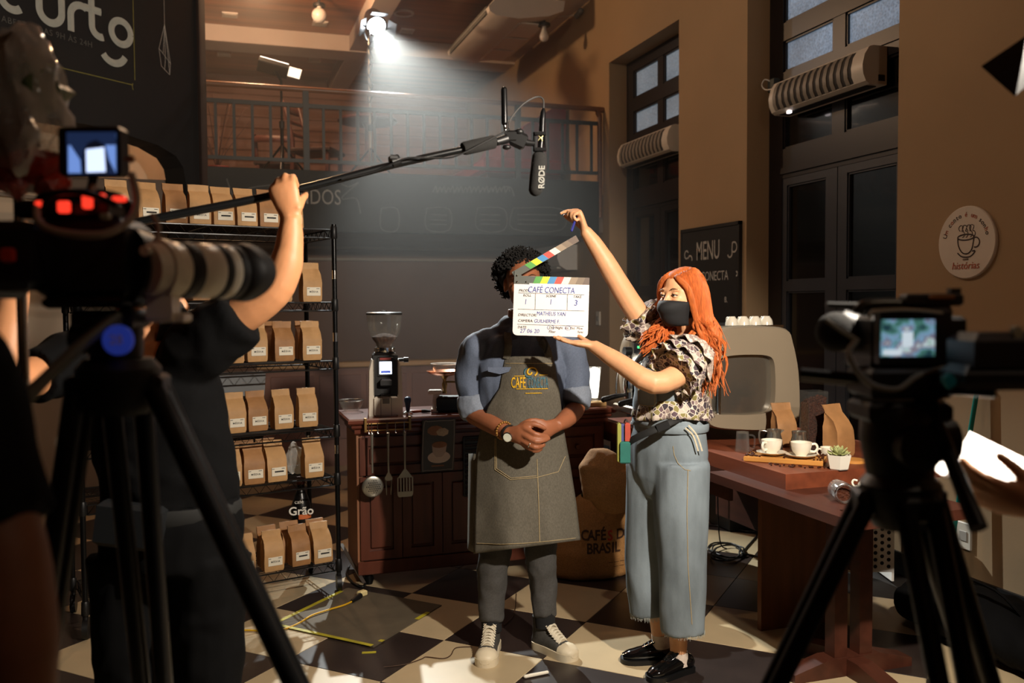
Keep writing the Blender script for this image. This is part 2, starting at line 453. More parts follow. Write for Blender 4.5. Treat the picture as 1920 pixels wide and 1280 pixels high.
struct('trim_3', MB().b2((-4.5, 10.5, 2.0), (3.5, 10.6, 2.03)).b2((-4.5, 10.46, 2.13), (3.5, 10.6, 2.17)), m_cream)
struct('ceiling', MB().b2((-6, -3.5, 4.6), (3.7, 13.2, 4.75)), m_wood_ceil, label='varnished wood boarded ceiling between white beams')
mb = MB(); mb.b2((-6, 10.55, 4.42), (3.5, 10.95, 4.62))
struct('beam_1', mb, m_white)
struct('beam_2', MB().b2((1.48, 8.0, 4.43), (1.72, 10.55, 4.62)).b2((1.48, 10.95, 4.43), (1.72, 12.8, 4.62)), m_white)
struct('beam_3', MB().b2((-6, 7.6, 4.42), (3.5, 8.0, 4.62)), m_white)
struct('beam_4', MB().b2((3.2, 8.0, 4.45), (3.5, 10.55, 4.62)), m_white)
# half-height partition with a wooden ledge under the mezzanine
pt = thing('partition_counter', 'pinkish half-height partition with tan wooden ledge under the mezzanine', 'partition', (1.3, 8.5, 0))
Yp = 8.3; ztop = at_y(650, 678, Yp).z
obj('panel', MB().b2((.35, Yp, 0), (2.55, Yp+.1, ztop-.05)), M('pinkish_panel', (138, 98, 84), .6, nz=(2, .3)), pt, 0)
for k in range(5):
    x = .42+k*.43
    obj('inset_panel', MB().b2((x, Yp-.012, .25), (x+.38, Yp, ztop-.12), bev=.005), M('pinkish_inset', (126, 88, 78), .55, nz=(2, .3)), pt, 0)
obj('ledge', MB().b2((.3, Yp-.06, ztop-.05), (2.6, Yp+.16, ztop), bev=.008), M('tan_ledge_wood', (182, 142, 92), .5, nz=(4, .2), stretch=(1, 6, 6)), pt, 0)
Z3 = V((0, 0, 1))
# ---------------------------------------------------------------- chalk sign on the black wall
def dw(s, z, off=.003): return DW0 + DWD*s + Z3*z + DWN*off
m_greypaint = M('grey_sign_paint', (176, 180, 172), .8, nz=(20, .15))
m_yel = M('yellow_chalk', (120, 116, 58), .8, nz=(30, .3))
sign = thing('wall_sign', 'large grey round lettering with yellow border on the black diagonal wall', 'sign', dw(.9, 3.5))
def arc(cx, cy, r, a0, a1, n=14, ry=None): return [(cx+r*cos(radians(a0+(a1-a0)*k/n)), cy+(ry or r)*sin(radians(a0+(a1-a0)*k/n))) for k in range(n+1)]
SX = -DWD
def letter(lines, s, z=3.42): strokes('letter', lines, m_greypaint, dw(s, z, .004), SX, Z3, .026, sign, t=.004)
letter([arc(.1, .11, .085, 50, 310)], 1.72)
letter([[(0, .2), (0, .1)]+arc(.085, .1, .085, 180, 360)+[(.17, .2)]], 1.43)
letter([[(0, 0), (0, .12)]+arc(.085, .115, .085, 180, 60)], 1.19)
letter([[(.03, .3), (.03, .1)]+arc(.1, .09, .07, 180, 290), [(-.03, .2), (.11, .2)]], 1.05)
letter([arc(.09, .1, .085, 0, 360, 24)], .86)
letter([arc(.0, -.03, .11, 215, 335)], .84)
text('lettering', 'ABERTO DAS 9H ÀS 24H', M('dim_chalk', (92, 92, 88), .9, nz=(40, .3)), dw(1.36, 3.365), SX, Z3, .058, sign, spacing=1.1)
strokes('border', [[(0, .8), (0, .05)], arc(.02, 0, .045, 150, 215, 5), [(-.02, .01), (-1.3, -.01)]], m_yel, dw(.655, 3.145), SX, Z3, .004, sign)
lt = thing('lantern_drawing', 'thin white chalk drawing of a faceted hanging lantern', 'wall drawing', dw(.36, 3.5))
apex, A_, B_, C_, D_, E_ = (0, .2), (-.06, 0), (.05, -.09), (-.04, -.13), (.04, -.18), (.0, -.075)
strokes('chalk_outline', [[(0, .7), apex]]+[[apex, q] for q in (A_, B_, (-.02, -.03), E_, (.03, -.06))]+[[A_, (-.02, -.03), B_], [A_, C_], [B_, D_], [C_, D_], [E_, (-.01, -.155)], [(.03, -.06), D_]], m_chalk, dw(.36, 3.49), SX, Z3, .0022, lt)

# ---------------------------------------------------------------- chalk on the mezzanine fascia
XR = V((1, 0, 0)); YF = MY-.002
text('chalk_lettering', 'VINDOS', M('chalk_letters', (150, 147, 140), .9, nz=(50, .3)), at_y(586, 370, YF), XR, Z3+XR*-.02, .185, fascia, sx=.72)
def fx(x, y): p = at_y(x, y, YF); return (p.x, p.z)
O0 = (0, YF, 0)
strokes('chalk_banner', [[fx(425, 335), fx(440, 368), fx(470, 352), fx(530, 345)], [fx(640, 345), fx(655, 350), fx(672, 342), fx(640, 372), fx(668, 372), fx(676, 400)]], m_chalkfaint, O0, XR, Z3, .006, fascia, each=True)
strokes('chalk_script', [[fx(812+k*16+dx, 355+dy) for dx, dy in ((0, 5), (5, -6), (8, 6), (13, -4), (16, 4))] for k in range(9)]+[[fx(945, 350), fx(958, 352), fx(964, 368)]], m_chalkfaint, O0, XR, Z3, .006, fascia, each=True)
strokes('chalk_boxes', [[fx(a, 390), fx(b, 392), fx(b, 431), fx(a, 429), fx(a, 390)] for a, b in ((715, 745), (800, 842), (895, 945), (962, 1052))]+[[fx(a, y), fx(b, y+1)] for a, b in ((805, 838), (900, 938), (970, 1045)) for y in (402, 412, 420)], m_chalkfaint, O0, XR, Z3, .004, fascia, each=True)

# ---------------------------------------------------------------- mezzanine railing
rail = thing('mezzanine_railing', 'dark iron balustrade with brown wooden handrail on the mezzanine edge', 'railing', (1.7, MY+.03, 2.64))
yr = MY+.03
mb = MB(); mb.loft([(-.2, yr, 3.325), (3.36, yr, 3.325), (3.42, yr, 3.31), (3.455, yr, 3.26), (3.46, yr, 3.2), (3.46, yr, 2.3)], .024, 12, sub=3)
obj('handrail', mb, m_railwood, rail)
obj('upper_rail', MB().b2((-.2, yr-.012, 3.17), (3.45, yr+.012, 3.205)), m_rail, rail, 0)
obj('lower_rail', MB().b2((-.2, yr-.012, 2.705), (3.45, yr+.012, 2.735)), m_rail, rail, 0)
xm = at_y(574, 250, yr).x
bmesh_ = MB().b2((-.012, -.008, 2.72), (.012, .008, 3.19)).mesh('baluster'); bmesh_.materials.append(m_rail)
k = -5
while True:
    x = xm + k*.147; k += 1
    if x > 3.4: break
    big = (k-1) % 13 == 0
    if big: obj('post', MB().b2((x-.025, yr-.02, 2.62), (x+.025, yr+.02, 3.31)), m_rail, rail, 0)
    else:
        o = bpy.data.objects.new('baluster', bmesh_); COL.objects.link(o); o.parent = rail; o.location = (x-1.7, yr-(MY+.03), -2.64)

# ---------------------------------------------------------------- pendants and ceiling lights
m_bulb = M('frosted_bulb_glass', (205, 200, 195), .25, nz=(8, .05))
m_bulb_on = M('lit_bulb_glass', (255, 235, 200), .3, nz=(8, .05), emit=((255, 214, 160), 6))
def pendant(name, label, x, y, zc, drop, globe=False, on=False, group=None):
    t = thing(name, label, 'pendant lamp', (x, y, zc), 0, group)
    obj('canopy', MB().lathe([(0, -.03), (.055, -.03), (.06, -.02), (.06, 0)], 20), m_blackp, t, 40, False)
    obj('rod', MB().cyl((0, 0, -.02), (0, 0, -drop), .013), m_blackp, t, 40, False)
    obj('socket_disc', MB().lathe([(0, -drop-.03), (.058, -drop-.03), (.062, -drop-.018), (.058, -drop), (0, -drop)], 20), m_blackp, t, 40, False)
    z = -drop-.03
    if globe: mb = MB().ball((0, 0, z-.085), .075, 20); mb.cyl((0, 0, z), (0, 0, z-.03), .02)
    else: mb = MB().lathe([(.02, z), (.022, z-.03), (.04, z-.075), (.046, z-.1), (.04, z-.125), (.022, z-.142), (0, z-.147)], 18)
    obj('bulb', mb, m_bulb_on if on else m_bulb, t, 60, False)
    return t
p = at_z(1020, 5, 4.42); pendant('pendant_lamp', 'black twin-disc ceiling pendant with bare unlit bulb near the air conditioner', p.x, p.y, 4.42, .20)
p = at_z(598, -12, 4.6); pendant('pendant_lamp', 'black ceiling pendant with grey globe bulb over the mezzanine rail', p.x, p.y, 4.6, .10, True)
for (x, y, zz) in ((1.2, 4.6, 4.0), (1.6, -.6, 3.6), (.35, 8.3, 4.3)):  # fittings added round the two unseen fill bulbs, then the mezzanine bulb
    t = pendant('pendant_lamp', 'black ceiling pendant with a lit warm bulb '+('added as unseen fill over the actors' if y > 4 and y < 6 else 'added as unseen fill over the crew' if y < 4 else 'over the mezzanine rail'), x, y, 4.6, 4.6-zz-.25, False, True, 'lit ceiling pendants')
m_dl = M('downlight_glass', (235, 222, 212), .5, nz=(5, .05))
for px, py, nm in ((431, 27, 'in the ceiling bay beside the black wall'), (600, 43, 'beside the globe pendant'), (763, 57, 'between spotlight and air conditioner'), (420, 101, 'beyond the white beam near the black wall'), (590, 112, 'beyond the white beam above the panel light')):
    p = at_z(px, py, 4.6)
    t = thing('ceiling_downlight', 'small white square downlight '+nm, 'ceiling light', (p.x, p.y, 4.6), 0, 'square ceiling downlights')
    obj('trim_ring', MB().box((0, 0, -.006), (.16, .16, .014), bev=.003), m_dl, t, 0, False)
    obj('diffuser', MB().box((0, 0, -.015), (.12, .12, .008), bev=.003), m_whitep, t, 0, False)
p = at_z(757, 24, 4.6)
t = thing('ceiling_speaker', 'round flush grille in the wood ceiling beside the beam', 'ceiling speaker', (p.x, p.y, 4.6))
obj('rim', MB().lathe([(.085, 0), (.11, 0), (.108, -.014), (.085, -.014), (.085, 0)], 28, cap=False), m_white, t, 40, False)
obj('grille', MB().lathe([(0, -.006), (.086, -.006), (.086, 0)], 28), m_wood_ceil, t, 40, False)

# ---------------------------------------------------------------- ceiling-hung air conditioner
ac = thing('ceiling_air_conditioner', 'long white ceiling-hung air conditioner beside the tan wall', 'air conditioner', (2.9, 9.1, 4.3))
prof = [(2.5, 4.33), (2.45, 4.28), (2.46, 4.235), (2.52, 4.2), (2.75, 4.19), (3.05, 4.24), (3.2, 4.3), (3.22, 4.4), (2.55, 4.4)]
mb = MB(); mb.prism([(x, z) for x, z in prof], (0, 8.15, 0), (1, 0, 0), (0, 0, 1), (0, 1, 0), 1.6)
obj('casing', mb, M('aircon_white', (214, 206, 198), .45, nz=(6, .05)), ac, 30)
for k in range(3):
    obj('outlet_louver', MB().box((2.452+.002*k, 8.95, 4.245+.024*k), (.008, 1.38, .012), Euler((0, radians(-20), 0)).to_matrix()), M('aircon_grey', (128, 126, 120), .6, nz=(30, .3)), ac, 0)
obj('outlet_recess', MB().box((2.462, 8.95, 4.27), (.02, 1.42, .075)), M('aircon_dark', (92, 90, 84), .7, nz=(30, .4)), ac, 0)
for y0, y1 in ((8.3, 8.75), (8.8, 9.2), (9.25, 9.65)):
    obj('filter_panel', MB().b2((2.82, y0, 4.197), (3.06, y1, 4.21), Euler((0, 0, 0)).to_matrix(), bev=.003).b2((2.8, y0, 4.19), (2.81, y1, 4.2)), M('aircon_white'), ac, 0)
for y in (8.2, 9.7): obj('hanger', MB().b2((2.7, y-.02, 4.38), (3.1, y+.02, 4.6)), M('aircon_grey'), ac, 0)
jb = thing('cable_junction', 'small pale cable joint on the wall beside the ceiling air conditioner', 'cable joint', at_x(1085, 25, 3.46))
p = at_x(1085, 25, 3.46)
obj('joint_body', MB().cap([p+V((0, -.05, .01)), p+V((0, .05, -.01))], [.03, .03], 10), M('aircon_grey'), jb)
obj('wire', MB().loft([p+V((0, .05, 0)), p+V((-.1, .2, .02)), p+V((-.2, .35, .05))], .006, 6, sub=4), m_whitep, jb)

# ---------------------------------------------------------------- air curtains over the doors
m_acb = M('air_curtain_shell', (206, 198, 184), .42, nz=(6, .05)); m_acd = M('air_curtain_dark', (40, 38, 36), .7, nz=(20, .2)); m_acs = M('air_curtain_slats', (132, 124, 112), .5, nz=(9, .1))
def air_curtain(y0, y1, label):
    t = thing('air_curtain', label, 'air curtain', (3.68, (y0+y1)/2, 2.84))
    pr = [(3.68, 2.735), (3.56, 2.735), (3.535, 2.75), (3.515, 2.79), (3.51, 2.84), (3.525, 2.9), (3.555, 2.945), (3.58, 2.955), (3.68, 2.955)]
    obj('shell', MB().prism(pr, (0, y0, 0), (1, 0, 0), (0, 0, 1), (0, 1, 0), y1-y0), m_acb, t, 30)
    n = 12; a, b = y0+.1, y1-.045; w = (b-a)/n
    gp = [(3.537, 2.755), (3.519, 2.79), (3.514, 2.84), (3.529, 2.9), (3.552, 2.935)]
    def band(ya, yb, out): 
        mb = MB(); q = [(x-out, z) for x, z in gp]
        vs = [(x, ya, z) for x, z in q]+[(x, yb, z) for x, z in q]+[(x+.012, ya, z) for x, z in q]+[(x+.012, yb, z) for x, z in q]
        k = len(q); fs = []
        for i in range(k-1): fs += [(i, i+1, k+i+1, k+i), (i, 2*k+i, 2*k+i+1, i+1), (k+i, k+i+1, 3*k+i+1, 3*k+i)]
        fs += [(0, k, 3*k, 2*k), (k-1, 3*k-1, 4*k-1, 2*k-1)]
        return mb.add(vs, fs)
    obj('grille_back', band(a, b, .005), m_acd, t, 30)
    for i in range(n):
        obj('louver', band(a+w*i+w*.42, a+w*(i+1)-.004, .009), m_acs, t, 30)
        ob = MB()
        for j in range(3): ob.v += []; 
    obj('end_badge', MB().b2((3.62, y0-.003, 2.755), (3.665, y0+.003, 2.79)), m_acd, t, 0)
    obj('outlet_slot', MB().b2((3.57, y0+.04, 2.73), (3.64, y1-.04, 2.738)), m_acd, t, 0)
    return t
a1 = air_curtain(4.28, 5.2, 'cream air curtain with dark louvered front above the near blue-grey door')
a2 = air_curtain(6.63, 7.6, 'cream air curtain above the dark door beyond the menu board')
obj('indicator_light', MB().box((3.56, 5.04, 2.728), (.02, .03, .016)), M('small_white_led', (255, 255, 255), .5, emit=((255, 240, 240), 2.5), nz=(5, .02)), a1, 0)
jb = thing('junction_box', 'small grey electrical box with loose wires beside the near air curtain', 'junction box', (3.66, 5.36, 2.95))
obj('box_body', MB().box((3.64, 5.33, 2.97), (.05, .07, .09), bev=.006), M('grey_box', (70, 76, 74), .6, nz=(8, .2)), jb, 0)
obj('wire', MB().loft([(3.62, 5.34, 3.0), (3.6, 5.38, 3.02), (3.585, 5.39, 2.98), (3.59, 5.34, 2.94), (3.6, 5.21, 2.93)], .005, 6, sub=4), m_whitep, jb)

# ---------------------------------------------------------------- menu board, round sign, sockets on the right wall
EXW = V((0, -1, 0))
mn = thing('menu_board', 'black chalkboard reading MENU hung on the tan wall between the doors', 'chalkboard', (3.49, 5.91, 1.6))
obj('board', MB().b2((3.478, 5.5, 1.12), (3.5, 6.32, 2.05), bev=.003), M('menu_black', (22, 23, 24), .6, nz=(4, .25)), mn, 0)
fr = MB()
for a, b in (((5.49, 2.035), (6.33, 2.06)), ((5.49, 1.11), (6.33, 1.13)), ((5.49, 1.11), (5.505, 2.06)), ((6.315, 1.11), (6.33, 2.06))): fr.b2((3.472, a[0], a[1]), (3.5, b[0], b[1]))
obj('frame', fr, M('menu_frame', (26, 24, 23), .5, nz=(6, .2)), mn, 0)
text('chalk_title', 'MENU', m_chalk, (3.476, 5.92, 1.87), EXW, Z3, .2, mn, sx=.62, bold=.001)
text('chalk_subtitle', 'CAFÉ CONECTA', m_chalk, (3.476, 5.93, 1.68), EXW, Z3, .1, mn, sx=.8)
strokes('chalk_swirl', [arc(.34, .02, .035, -150, 130, 12)+arc(.285, -.02, .03, 20, -160, 8), arc(-.34, .0, .03, 30, 300, 12)+arc(-.285, -.04, .03, 150, -20, 6), arc(.37, -.17, .015, 100, -100, 6)], m_chalk, (3.4765, 5.9, 1.86), EXW, Z3, .006, mn, each=True)
p_ = at_x(1361, 562, 3.476); text('chalk_price', '8.', m_chalk, p_, EXW, Z3, .06, mn)
rs = thing('round_wall_sign', 'round white wall sign with brown coffee cup and orange handwriting', 'sign', (3.49, 3.49, 1.775))
RC = V((3.5, 3.49, 1.775)); Rx = Matrix(((0, 0, -1), (0, 1, 0), (1, 0, 0)))
obj('disc', MB().lathe([(0, 0), (.178, 0), (.178, .012), (.174, .016), (0, .016)], 48, RC, Rx), M('sign_white', (216, 204, 188), .6, nz=(8, .06)), rs, 30)
m_ink = M('brown_ink', (52, 34, 28), .7, nz=(30, .2)); m_oink = M('orange_ink', (186, 92, 62), .7, nz=(30, .2))
rc = RC+V((-.0175, 0, 0))
strokes('cup_drawing', [arc(.0, .04, .05, 0, 360, 18, .014), [(-.05, .04), (-.045, .0), (-.02, -.035), (.015, -.04), (.04, -.015), (.05, .04)], arc(.06, .012, .024, 110, -110, 10), [(-.05, -.035), (-.02, -.055), (.03, -.055), (.058, -.03), (.04, -.03)]], m_ink, rc+V((0, 0, -.015)), EXW, Z3, .0032, rs)
strokes('steam_drawing', [arc(x, .085, .014, 250, 20, 8)+arc(x+.006, .055, .016, 90, -80, 5) for x in (-.03, -.008, .018, .036)], m_ink, rc+V((0, 0, -.015)), EXW, Z3, .0018, rs)
s_ = 'Um conto é um sonho'
for k, ch in enumerate(s_):
    a = radians(164-148*k/(len(s_)-1)); 
    if ch == ' ': continue
    ex = EXW*sin(a) - Z3*cos(a); ey = EXW*cos(a) + Z3*sin(a)
    text('letter', ch, m_oink if k in (1, 4, 9, 11, 12, 17) else m_ink, rc + EXW*(cos(a)*.135)+Z3*(sin(a)*.135), ex, ey, .034, rs)
text('lettering', 'histórias', m_oink, rc+V((0, 0, -.115)), EXW, Z3, .05, rs, shear=.2); text('lettering', 'com', m_ink, rc+V((0, 0, -.082)), EXW, Z3, .02, rs, shear=.2)
def socket(y, z, label):
    t = thing('wall_socket', label, 'wall socket', (3.5, y, z))
    obj('plate', MB().box((3.494, y, z), (.014, .085, .135), bev=.004), m_whitep, t, 0)
    obj('insert', MB().box((3.486, y, z), (.006, .045, .05), bev=.002), M('socket_grey', (160, 156, 150), .5, nz=(5, .1)), t, 0)
p = at_x(1807, 1004, 3.49); socket(p.y, p.z, 'white socket plate low on the tan wall beside the teal pole')
p = at_x(1121, 597, 3.49); socket(p.y, p.z, 'white switch plate on the wall under the mezzanine')
sa = thing('split_air_conditioner', 'white rounded wall air conditioner under the mezzanine behind the man', 'air conditioner', (3.4, 9.1, 2.0))
obj('casing', MB().prism([(3.5, 1.83), (3.38, 1.83), (3.31, 1.87), (3.28, 1.95), (3.29, 2.04), (3.33, 2.09), (3.5, 2.09)], (0, 8.55, 0), (1, 0, 0), (0, 0, 1), (0, 1, 0), 1.0), M('aircon_white'), sa, 30)
obj('vane', MB().b2((3.3, 8.62, 1.845), (3.37, 9.48, 1.86), bev=.003), m_whitep, sa, 0)

# ---------------------------------------------------------------- lights standing on the mezzanine
mf = 2.52
def light_stand(x, y, ztop, name, label):
    t = thing(name, label, 'light stand', (x, y, mf))
    obj('pole', MB().cyl((x, y, mf+.1), (x, y, mf+.6), .016).cyl((x, y, mf+.6), (x, y, ztop), .011), M('stand_steel', (150, 146, 140), .35, .7, nz=(9, .1)) if 'steel' in label else m_blackmetal, t)
    for k in range(3):
        a = k*2*pi/3+.4; obj('leg', MB().cyl((x, y, mf+.42), (x+.4*cos(a), y+.4*sin(a), mf+.012), .01), m_blackmetal, t)
    obj('collar', MB().lathe([(.02, -.03), (.024, -.02), (.024, .03), (.018, .035)], 12, (x, y, mf+.6)), m_blackp, t)
    return t
sp = SPOTP; spx = at_y(692, 60, sp.y)
t = light_stand(spx.x, sp.y, sp.z-.02, 'stage_light', 'black fresnel spotlight shining down from a steel stand on the mezzanine')
dirv = (V((1.62, 4.9, 1.0))-sp).normalized()
zx = dirv; ax = Z3.cross(zx).normalized(); ay = zx.cross(ax); RS = Matrix((ax, ay, zx)).transposed()
obj('housing', MB().lathe([(.02, -.26), (.075, -.25), (.09, -.2), (.09, -.06), (.1, -.05), (.1, -.03), (.085, -.03), (.085, -.045), (0, -.045)], 20, sp, RS), m_blackp, t)
obj('lens', MB().lathe([(0, -.038), (.083, -.04), (.083, -.044), (0, -.044)], 20, sp, RS), M('glowing_lens', (255, 255, 255), .3, emit=((240, 248, 255), 60), nz=(5, .02)), t)
for a in range(4):
    q = Matrix.Rotation(a*pi/2, 3, 'Z') @ Matrix.Rotation(radians(-55), 3, 'Y')
    obj('barn_door', MB().box(sp+RS @ (Matrix.Rotation(a*pi/2, 3, 'Z') @ V((.135, 0, .01))), (.006, .15, .1), RS @ Matrix.Rotation(a*pi/2, 3, 'Z') @ Matrix.Rotation(radians(40), 3, 'Y')), m_blackp, t, 0)
obj('yoke', MB().loft([sp+ax*.1, sp+ax*.11-Z3*.06-dirv*.12, V((spx.x, sp.y, sp.z-.14)), sp-ax*.11-Z3*.06-dirv*.12, sp-ax*.1], .008, 8, sub=4), m_blackmetal, t)
for k in range(2): obj('cable', MB().loft([V((spx.x+(.02 if k else -.025)*cos(i*1.7+k), sp.y-.02, sp.z-.15-.55*i/8)) for i in range(9)], .006, 6, sub=3), m_blackp, t)
pB = at_y(527, 150, 8.42)
t = light_stand(pB.x, 8.42, pB.z, 'panel_light', 'flat black panel light tilted upwards on a thin stand on the mezzanine')
Rp = Euler((radians(-14), radians(12), 0)).to_matrix()
pc = at_y(512, 127, 8.42)
obj('head', MB().box(pc, (.27, .2, .05), Rp, bev=.008), m_blackp, t, 0)
obj('light_panel', MB().box(pc+Rp @ V((.0, 0, .027)), (.25, .18, .006), Rp), M('panel_glow', (255, 240, 225), .4, emit=((255, 236, 220), 5), nz=(5, .02)), t, 0)
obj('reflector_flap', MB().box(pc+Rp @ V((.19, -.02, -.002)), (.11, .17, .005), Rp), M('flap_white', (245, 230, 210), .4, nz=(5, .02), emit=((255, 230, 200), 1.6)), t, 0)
obj('bracket', MB().cyl(pc, V((pB.x, 8.42, pB.z)), .014), m_blackmetal, t)

# ---------------------------------------------------------------- furniture on the mezzanine
m_dwood = M('dark_chair_wood', (74, 36, 26), .45, nz=(7, .3), stretch=(1, 1, 4)); m_seat = M('dark_seat_leather', (44, 28, 26), .4, nz=(9, .2))
def mz_chair(name, label, x, y, rz, back=.95, seat=.47):
    t = thing(name, label, 'chair', (x, y, mf), rz)
    obj('seat', MB().box((0, 0, seat), (.42, .42, .05), bev=.015), m_seat, t, 0, False)
    for sx in (-1, 1):
        obj('leg', MB().bar((sx*.17, -.17, 0), (sx*.17, -.17, seat-.02), .035, .035), m_dwood, t, 0, False)
        obj('leg', MB().bar((sx*.17, .2, 0), (sx*.17, .18, seat), .035, .035), m_dwood, t, 0, False)
        obj('back_post', MB().loft([(sx*.18, .18, seat-.02), (sx*.185, .2, seat+.2), (sx*.19, .27, back)], [.02, .02, .016], 8, sub=3), m_dwood, t, 40, False)
    for k in range(3 if back > .8 else 1):
        z = back-.05-k*.12; yy = .18+.09*((z-seat)/(back-seat))
        obj('back_slat', MB().loft([(-.2, yy, z), (-.1, yy+.025, z), (0, yy+.035, z), (.1, yy+.025, z), (.2, yy, z)], [(.035 if k == 0 else .02, .01)]*5, 8, sub=2, up=(0, 0, 1)), m_dwood, t, 40, False)
    for s in ((-.17, -.17, -.17, .19), (.17, -.17, .17, .19), (-.17, -.17, .17, -.17)):
        obj('stretcher', MB().bar((s[0], s[1], .2), (s[2], s[3], .2), .02, .02), m_dwood, t, 0, False)
    return t
p = at_y(606, 290, 9.0); mz_chair('wooden_chair', 'dark ladder-back wooden chair on the mezzanine beside the balustrade post', p.x-.05, 9.05, radians(62))
p = at_y(519, 300, 9.7); mz_chair('wooden_chair', 'low dark wooden chair with curved top rail on the mezzanine', p.x, 9.7, radians(170), .7, .42)
p = at_y(690, 300, 9.4)
t = thing('bar_table', 'round dark pedestal table on the mezzanine under the light beam', 'table', (p.x, 9.4, mf))
obj('top', MB().lathe([(0, .86), (.3, .86), (.31, .875), (.3, .89), (0, .89)], 28), m_dwood, t, 40, False)
obj('column', MB().lathe([(.05, .03), (.03, .1), (.03, .8), (.06, .86)], 16), m_dwood, t, 40, False)
obj('foot', MB().lathe([(0, 0), (.2, 0), (.2, .015), (.06, .04), (0, .04)], 24), m_dwood, t, 40, False)
m_red = M('red_upholstery', (122, 28, 24), .7, nz=(5, .25), bump=(50, .15))
sf = thing('red_bench', 'red upholstered bench with sloping high back on the mezzanine by the wall', 'bench', (3.0, 9.4, mf))
obj('seat_cushion', MB().b2((2.55, 8.7, mf+.3), (3.4, 10.2, mf+.45), bev=.03), m_red, sf, 0)
obj('back_cushion', MB().prism([(2.75, mf+.42), (3.46, mf+.42), (3.46, mf+1.0), (3.3, mf+.98), (3.0, mf+.78)], (0, 8.75, 0), (1, 0, 0), (0, 0, 1), (0, 1, 0), 1.4), m_red, sf, 0)
obj('base', MB().b2((2.6, 8.75, mf), (3.4, 10.15, mf+.3)), m_dwood, sf, 0)
sf = thing('red_bench', 'low red upholstered bench running along the back of the mezzanine', 'bench', (.6, 9.9, mf))
obj('seat_cushion', MB().b2((-.6, 10.3, mf+.28), (2.5, 10.8, mf+.42), bev=.03), m_red, sf, 0)
obj('base', MB().b2((-.55, 10.35, mf), (2.45, 10.75, mf+.28)), m_dwood, sf, 0)
p = at_y(408, 318, 8.5)
t = thing('potted_dry_plant', 'bare dry branches in a red pot on the mezzanine', 'potted plant', (p.x, 8.5, mf))
obj('pot', MB().lathe([(0, 0), (.09, 0), (.12, .2), (.115, .21), (.1, .19), (0, .19)], 20), M('red_pot', (110, 30, 24), .5, nz=(6, .2)), t, 40, False)
random.seed(3)
for k in range(11):
    a = random.uniform(0, 2*pi); r = random.uniform(.1, .32); hh = random.uniform(.35, .75)
    obj('branch', MB().loft([(0, 0, .18), (r*.3*cos(a), r*.3*sin(a), .18+hh*.4), (r*cos(a), r*sin(a), .18+hh)], [.006, .004, .002], 6, sub=3), M('dry_branch', (72, 44, 34), .8, nz=(9, .3)), t, 40, False)
def thin_glass(name, base=.04, rough=.03, col=(1, 1, 1, 1)):
    m = bpy.data.materials.new(name); m.use_nodes = True; nt = m.node_tree; nt.nodes.clear(); L = nt.links.new
    o = nt.nodes.new('ShaderNodeOutputMaterial'); mx = nt.nodes.new('ShaderNodeMixShader'); t = nt.nodes.new('ShaderNodeBsdfTransparent'); g = nt.nodes.new('ShaderNodeBsdfPrincipled')
    g.inputs['Base Color'].default_value = (.8, .8, .78, 1); g.inputs['Roughness'].default_value = rough; g.inputs['Metallic'].default_value = .6 if base < .1 else .0; t.inputs[0].default_value = (.93, .93, .92, 1)
    lw = nt.nodes.new('ShaderNodeLayerWeight'); lw.inputs[0].default_value = .25; a = nt.nodes.new('ShaderNodeMath'); a.operation = 'MULTIPLY_ADD'; a.inputs[1].default_value = .12 if base < .03 else .35 if base < .1 else .75; a.inputs[2].default_value = base; a.use_clamp = True
    n = nt.nodes.new('ShaderNodeTexNoise'); n.inputs['Scale'].default_value = 14; bp = nt.nodes.new('ShaderNodeBump'); bp.inputs['Strength'].default_value = .05 if base < .1 else .8; L(n.outputs['Fac'], bp.inputs['Height']); L(bp.outputs[0], g.inputs['Normal'])
    L(lw.outputs['Facing'], a.inputs[0]); L(a.outputs[0], mx.inputs[0]); L(t.outputs[0], mx.inputs[1]); L(g.outputs[0], mx.inputs[2]); L(mx.outputs[0], o.inputs[0])
    return m
def project(o, bvh, dirv, off=.002):
    """drape a flat mesh part onto a surface along dirv"""
    W = o.matrix_world = WM(o); Wi = W.inverted(); dirv = V(dirv).normalized()
    for v in o.data.vertices:
        p = W @ v.co; h = bvh.ray_cast(p-dirv*.6, dirv)
        if h[0] is not None: v.co = Wi @ (h[0]-dirv*off)
# ---------------------------------------------------------------- wire shelf rack
RP0 = V((.56, 4.65, 0)); RD = V((-.967, -.255, 0)); RB = V((-.255, .967, 0)); RL, RDp = 1.2, .42
RXA = -RD; RFN = -RB; RZ = math.atan2(RXA.y, RXA.x)
SHZ = [.13, .58, .83, 1.18, 1.48, 1.85]
m_wire = M('black_epoxy_wire', (20, 20, 21), .3, .5, nz=(9, .2))
rack = thing('wire_rack', 'tall black wire shelving rack on castors full of coffee bags', 'shelf rack', RP0)
for a, b in ((0, 0), (0, 1), (1, 0), (1, 1)):
    p = RP0+RD*(RL*a)+RB*(RDp*b)
    post = obj('post', MB().cyl(p+Z3*.1, p+Z3*1.9, .0127, n=12), m_wire, rack)
    for z in SHZ:
        obj('clip_collar', MB().lathe([(.014, -.025), (.018, -.02), (.0165, .035), (.014, .04)], 12, p+Z3*z), m_blackp, post)
    for z in (1.62, 1.30, .72): obj('chrome_band', MB().cyl(p+Z3*z, p+Z3*(z+.045), .0131, n=12), m_chrome, post)
    wh = MB().cyl(p+V((-.012, .0, .045)), p+V((.012, 0, .045)), .045, n=18); wh.cyl(p+Z3*.05, p+Z3*.11, .012)
    cw = obj('castor', wh, m_blackp, rack)
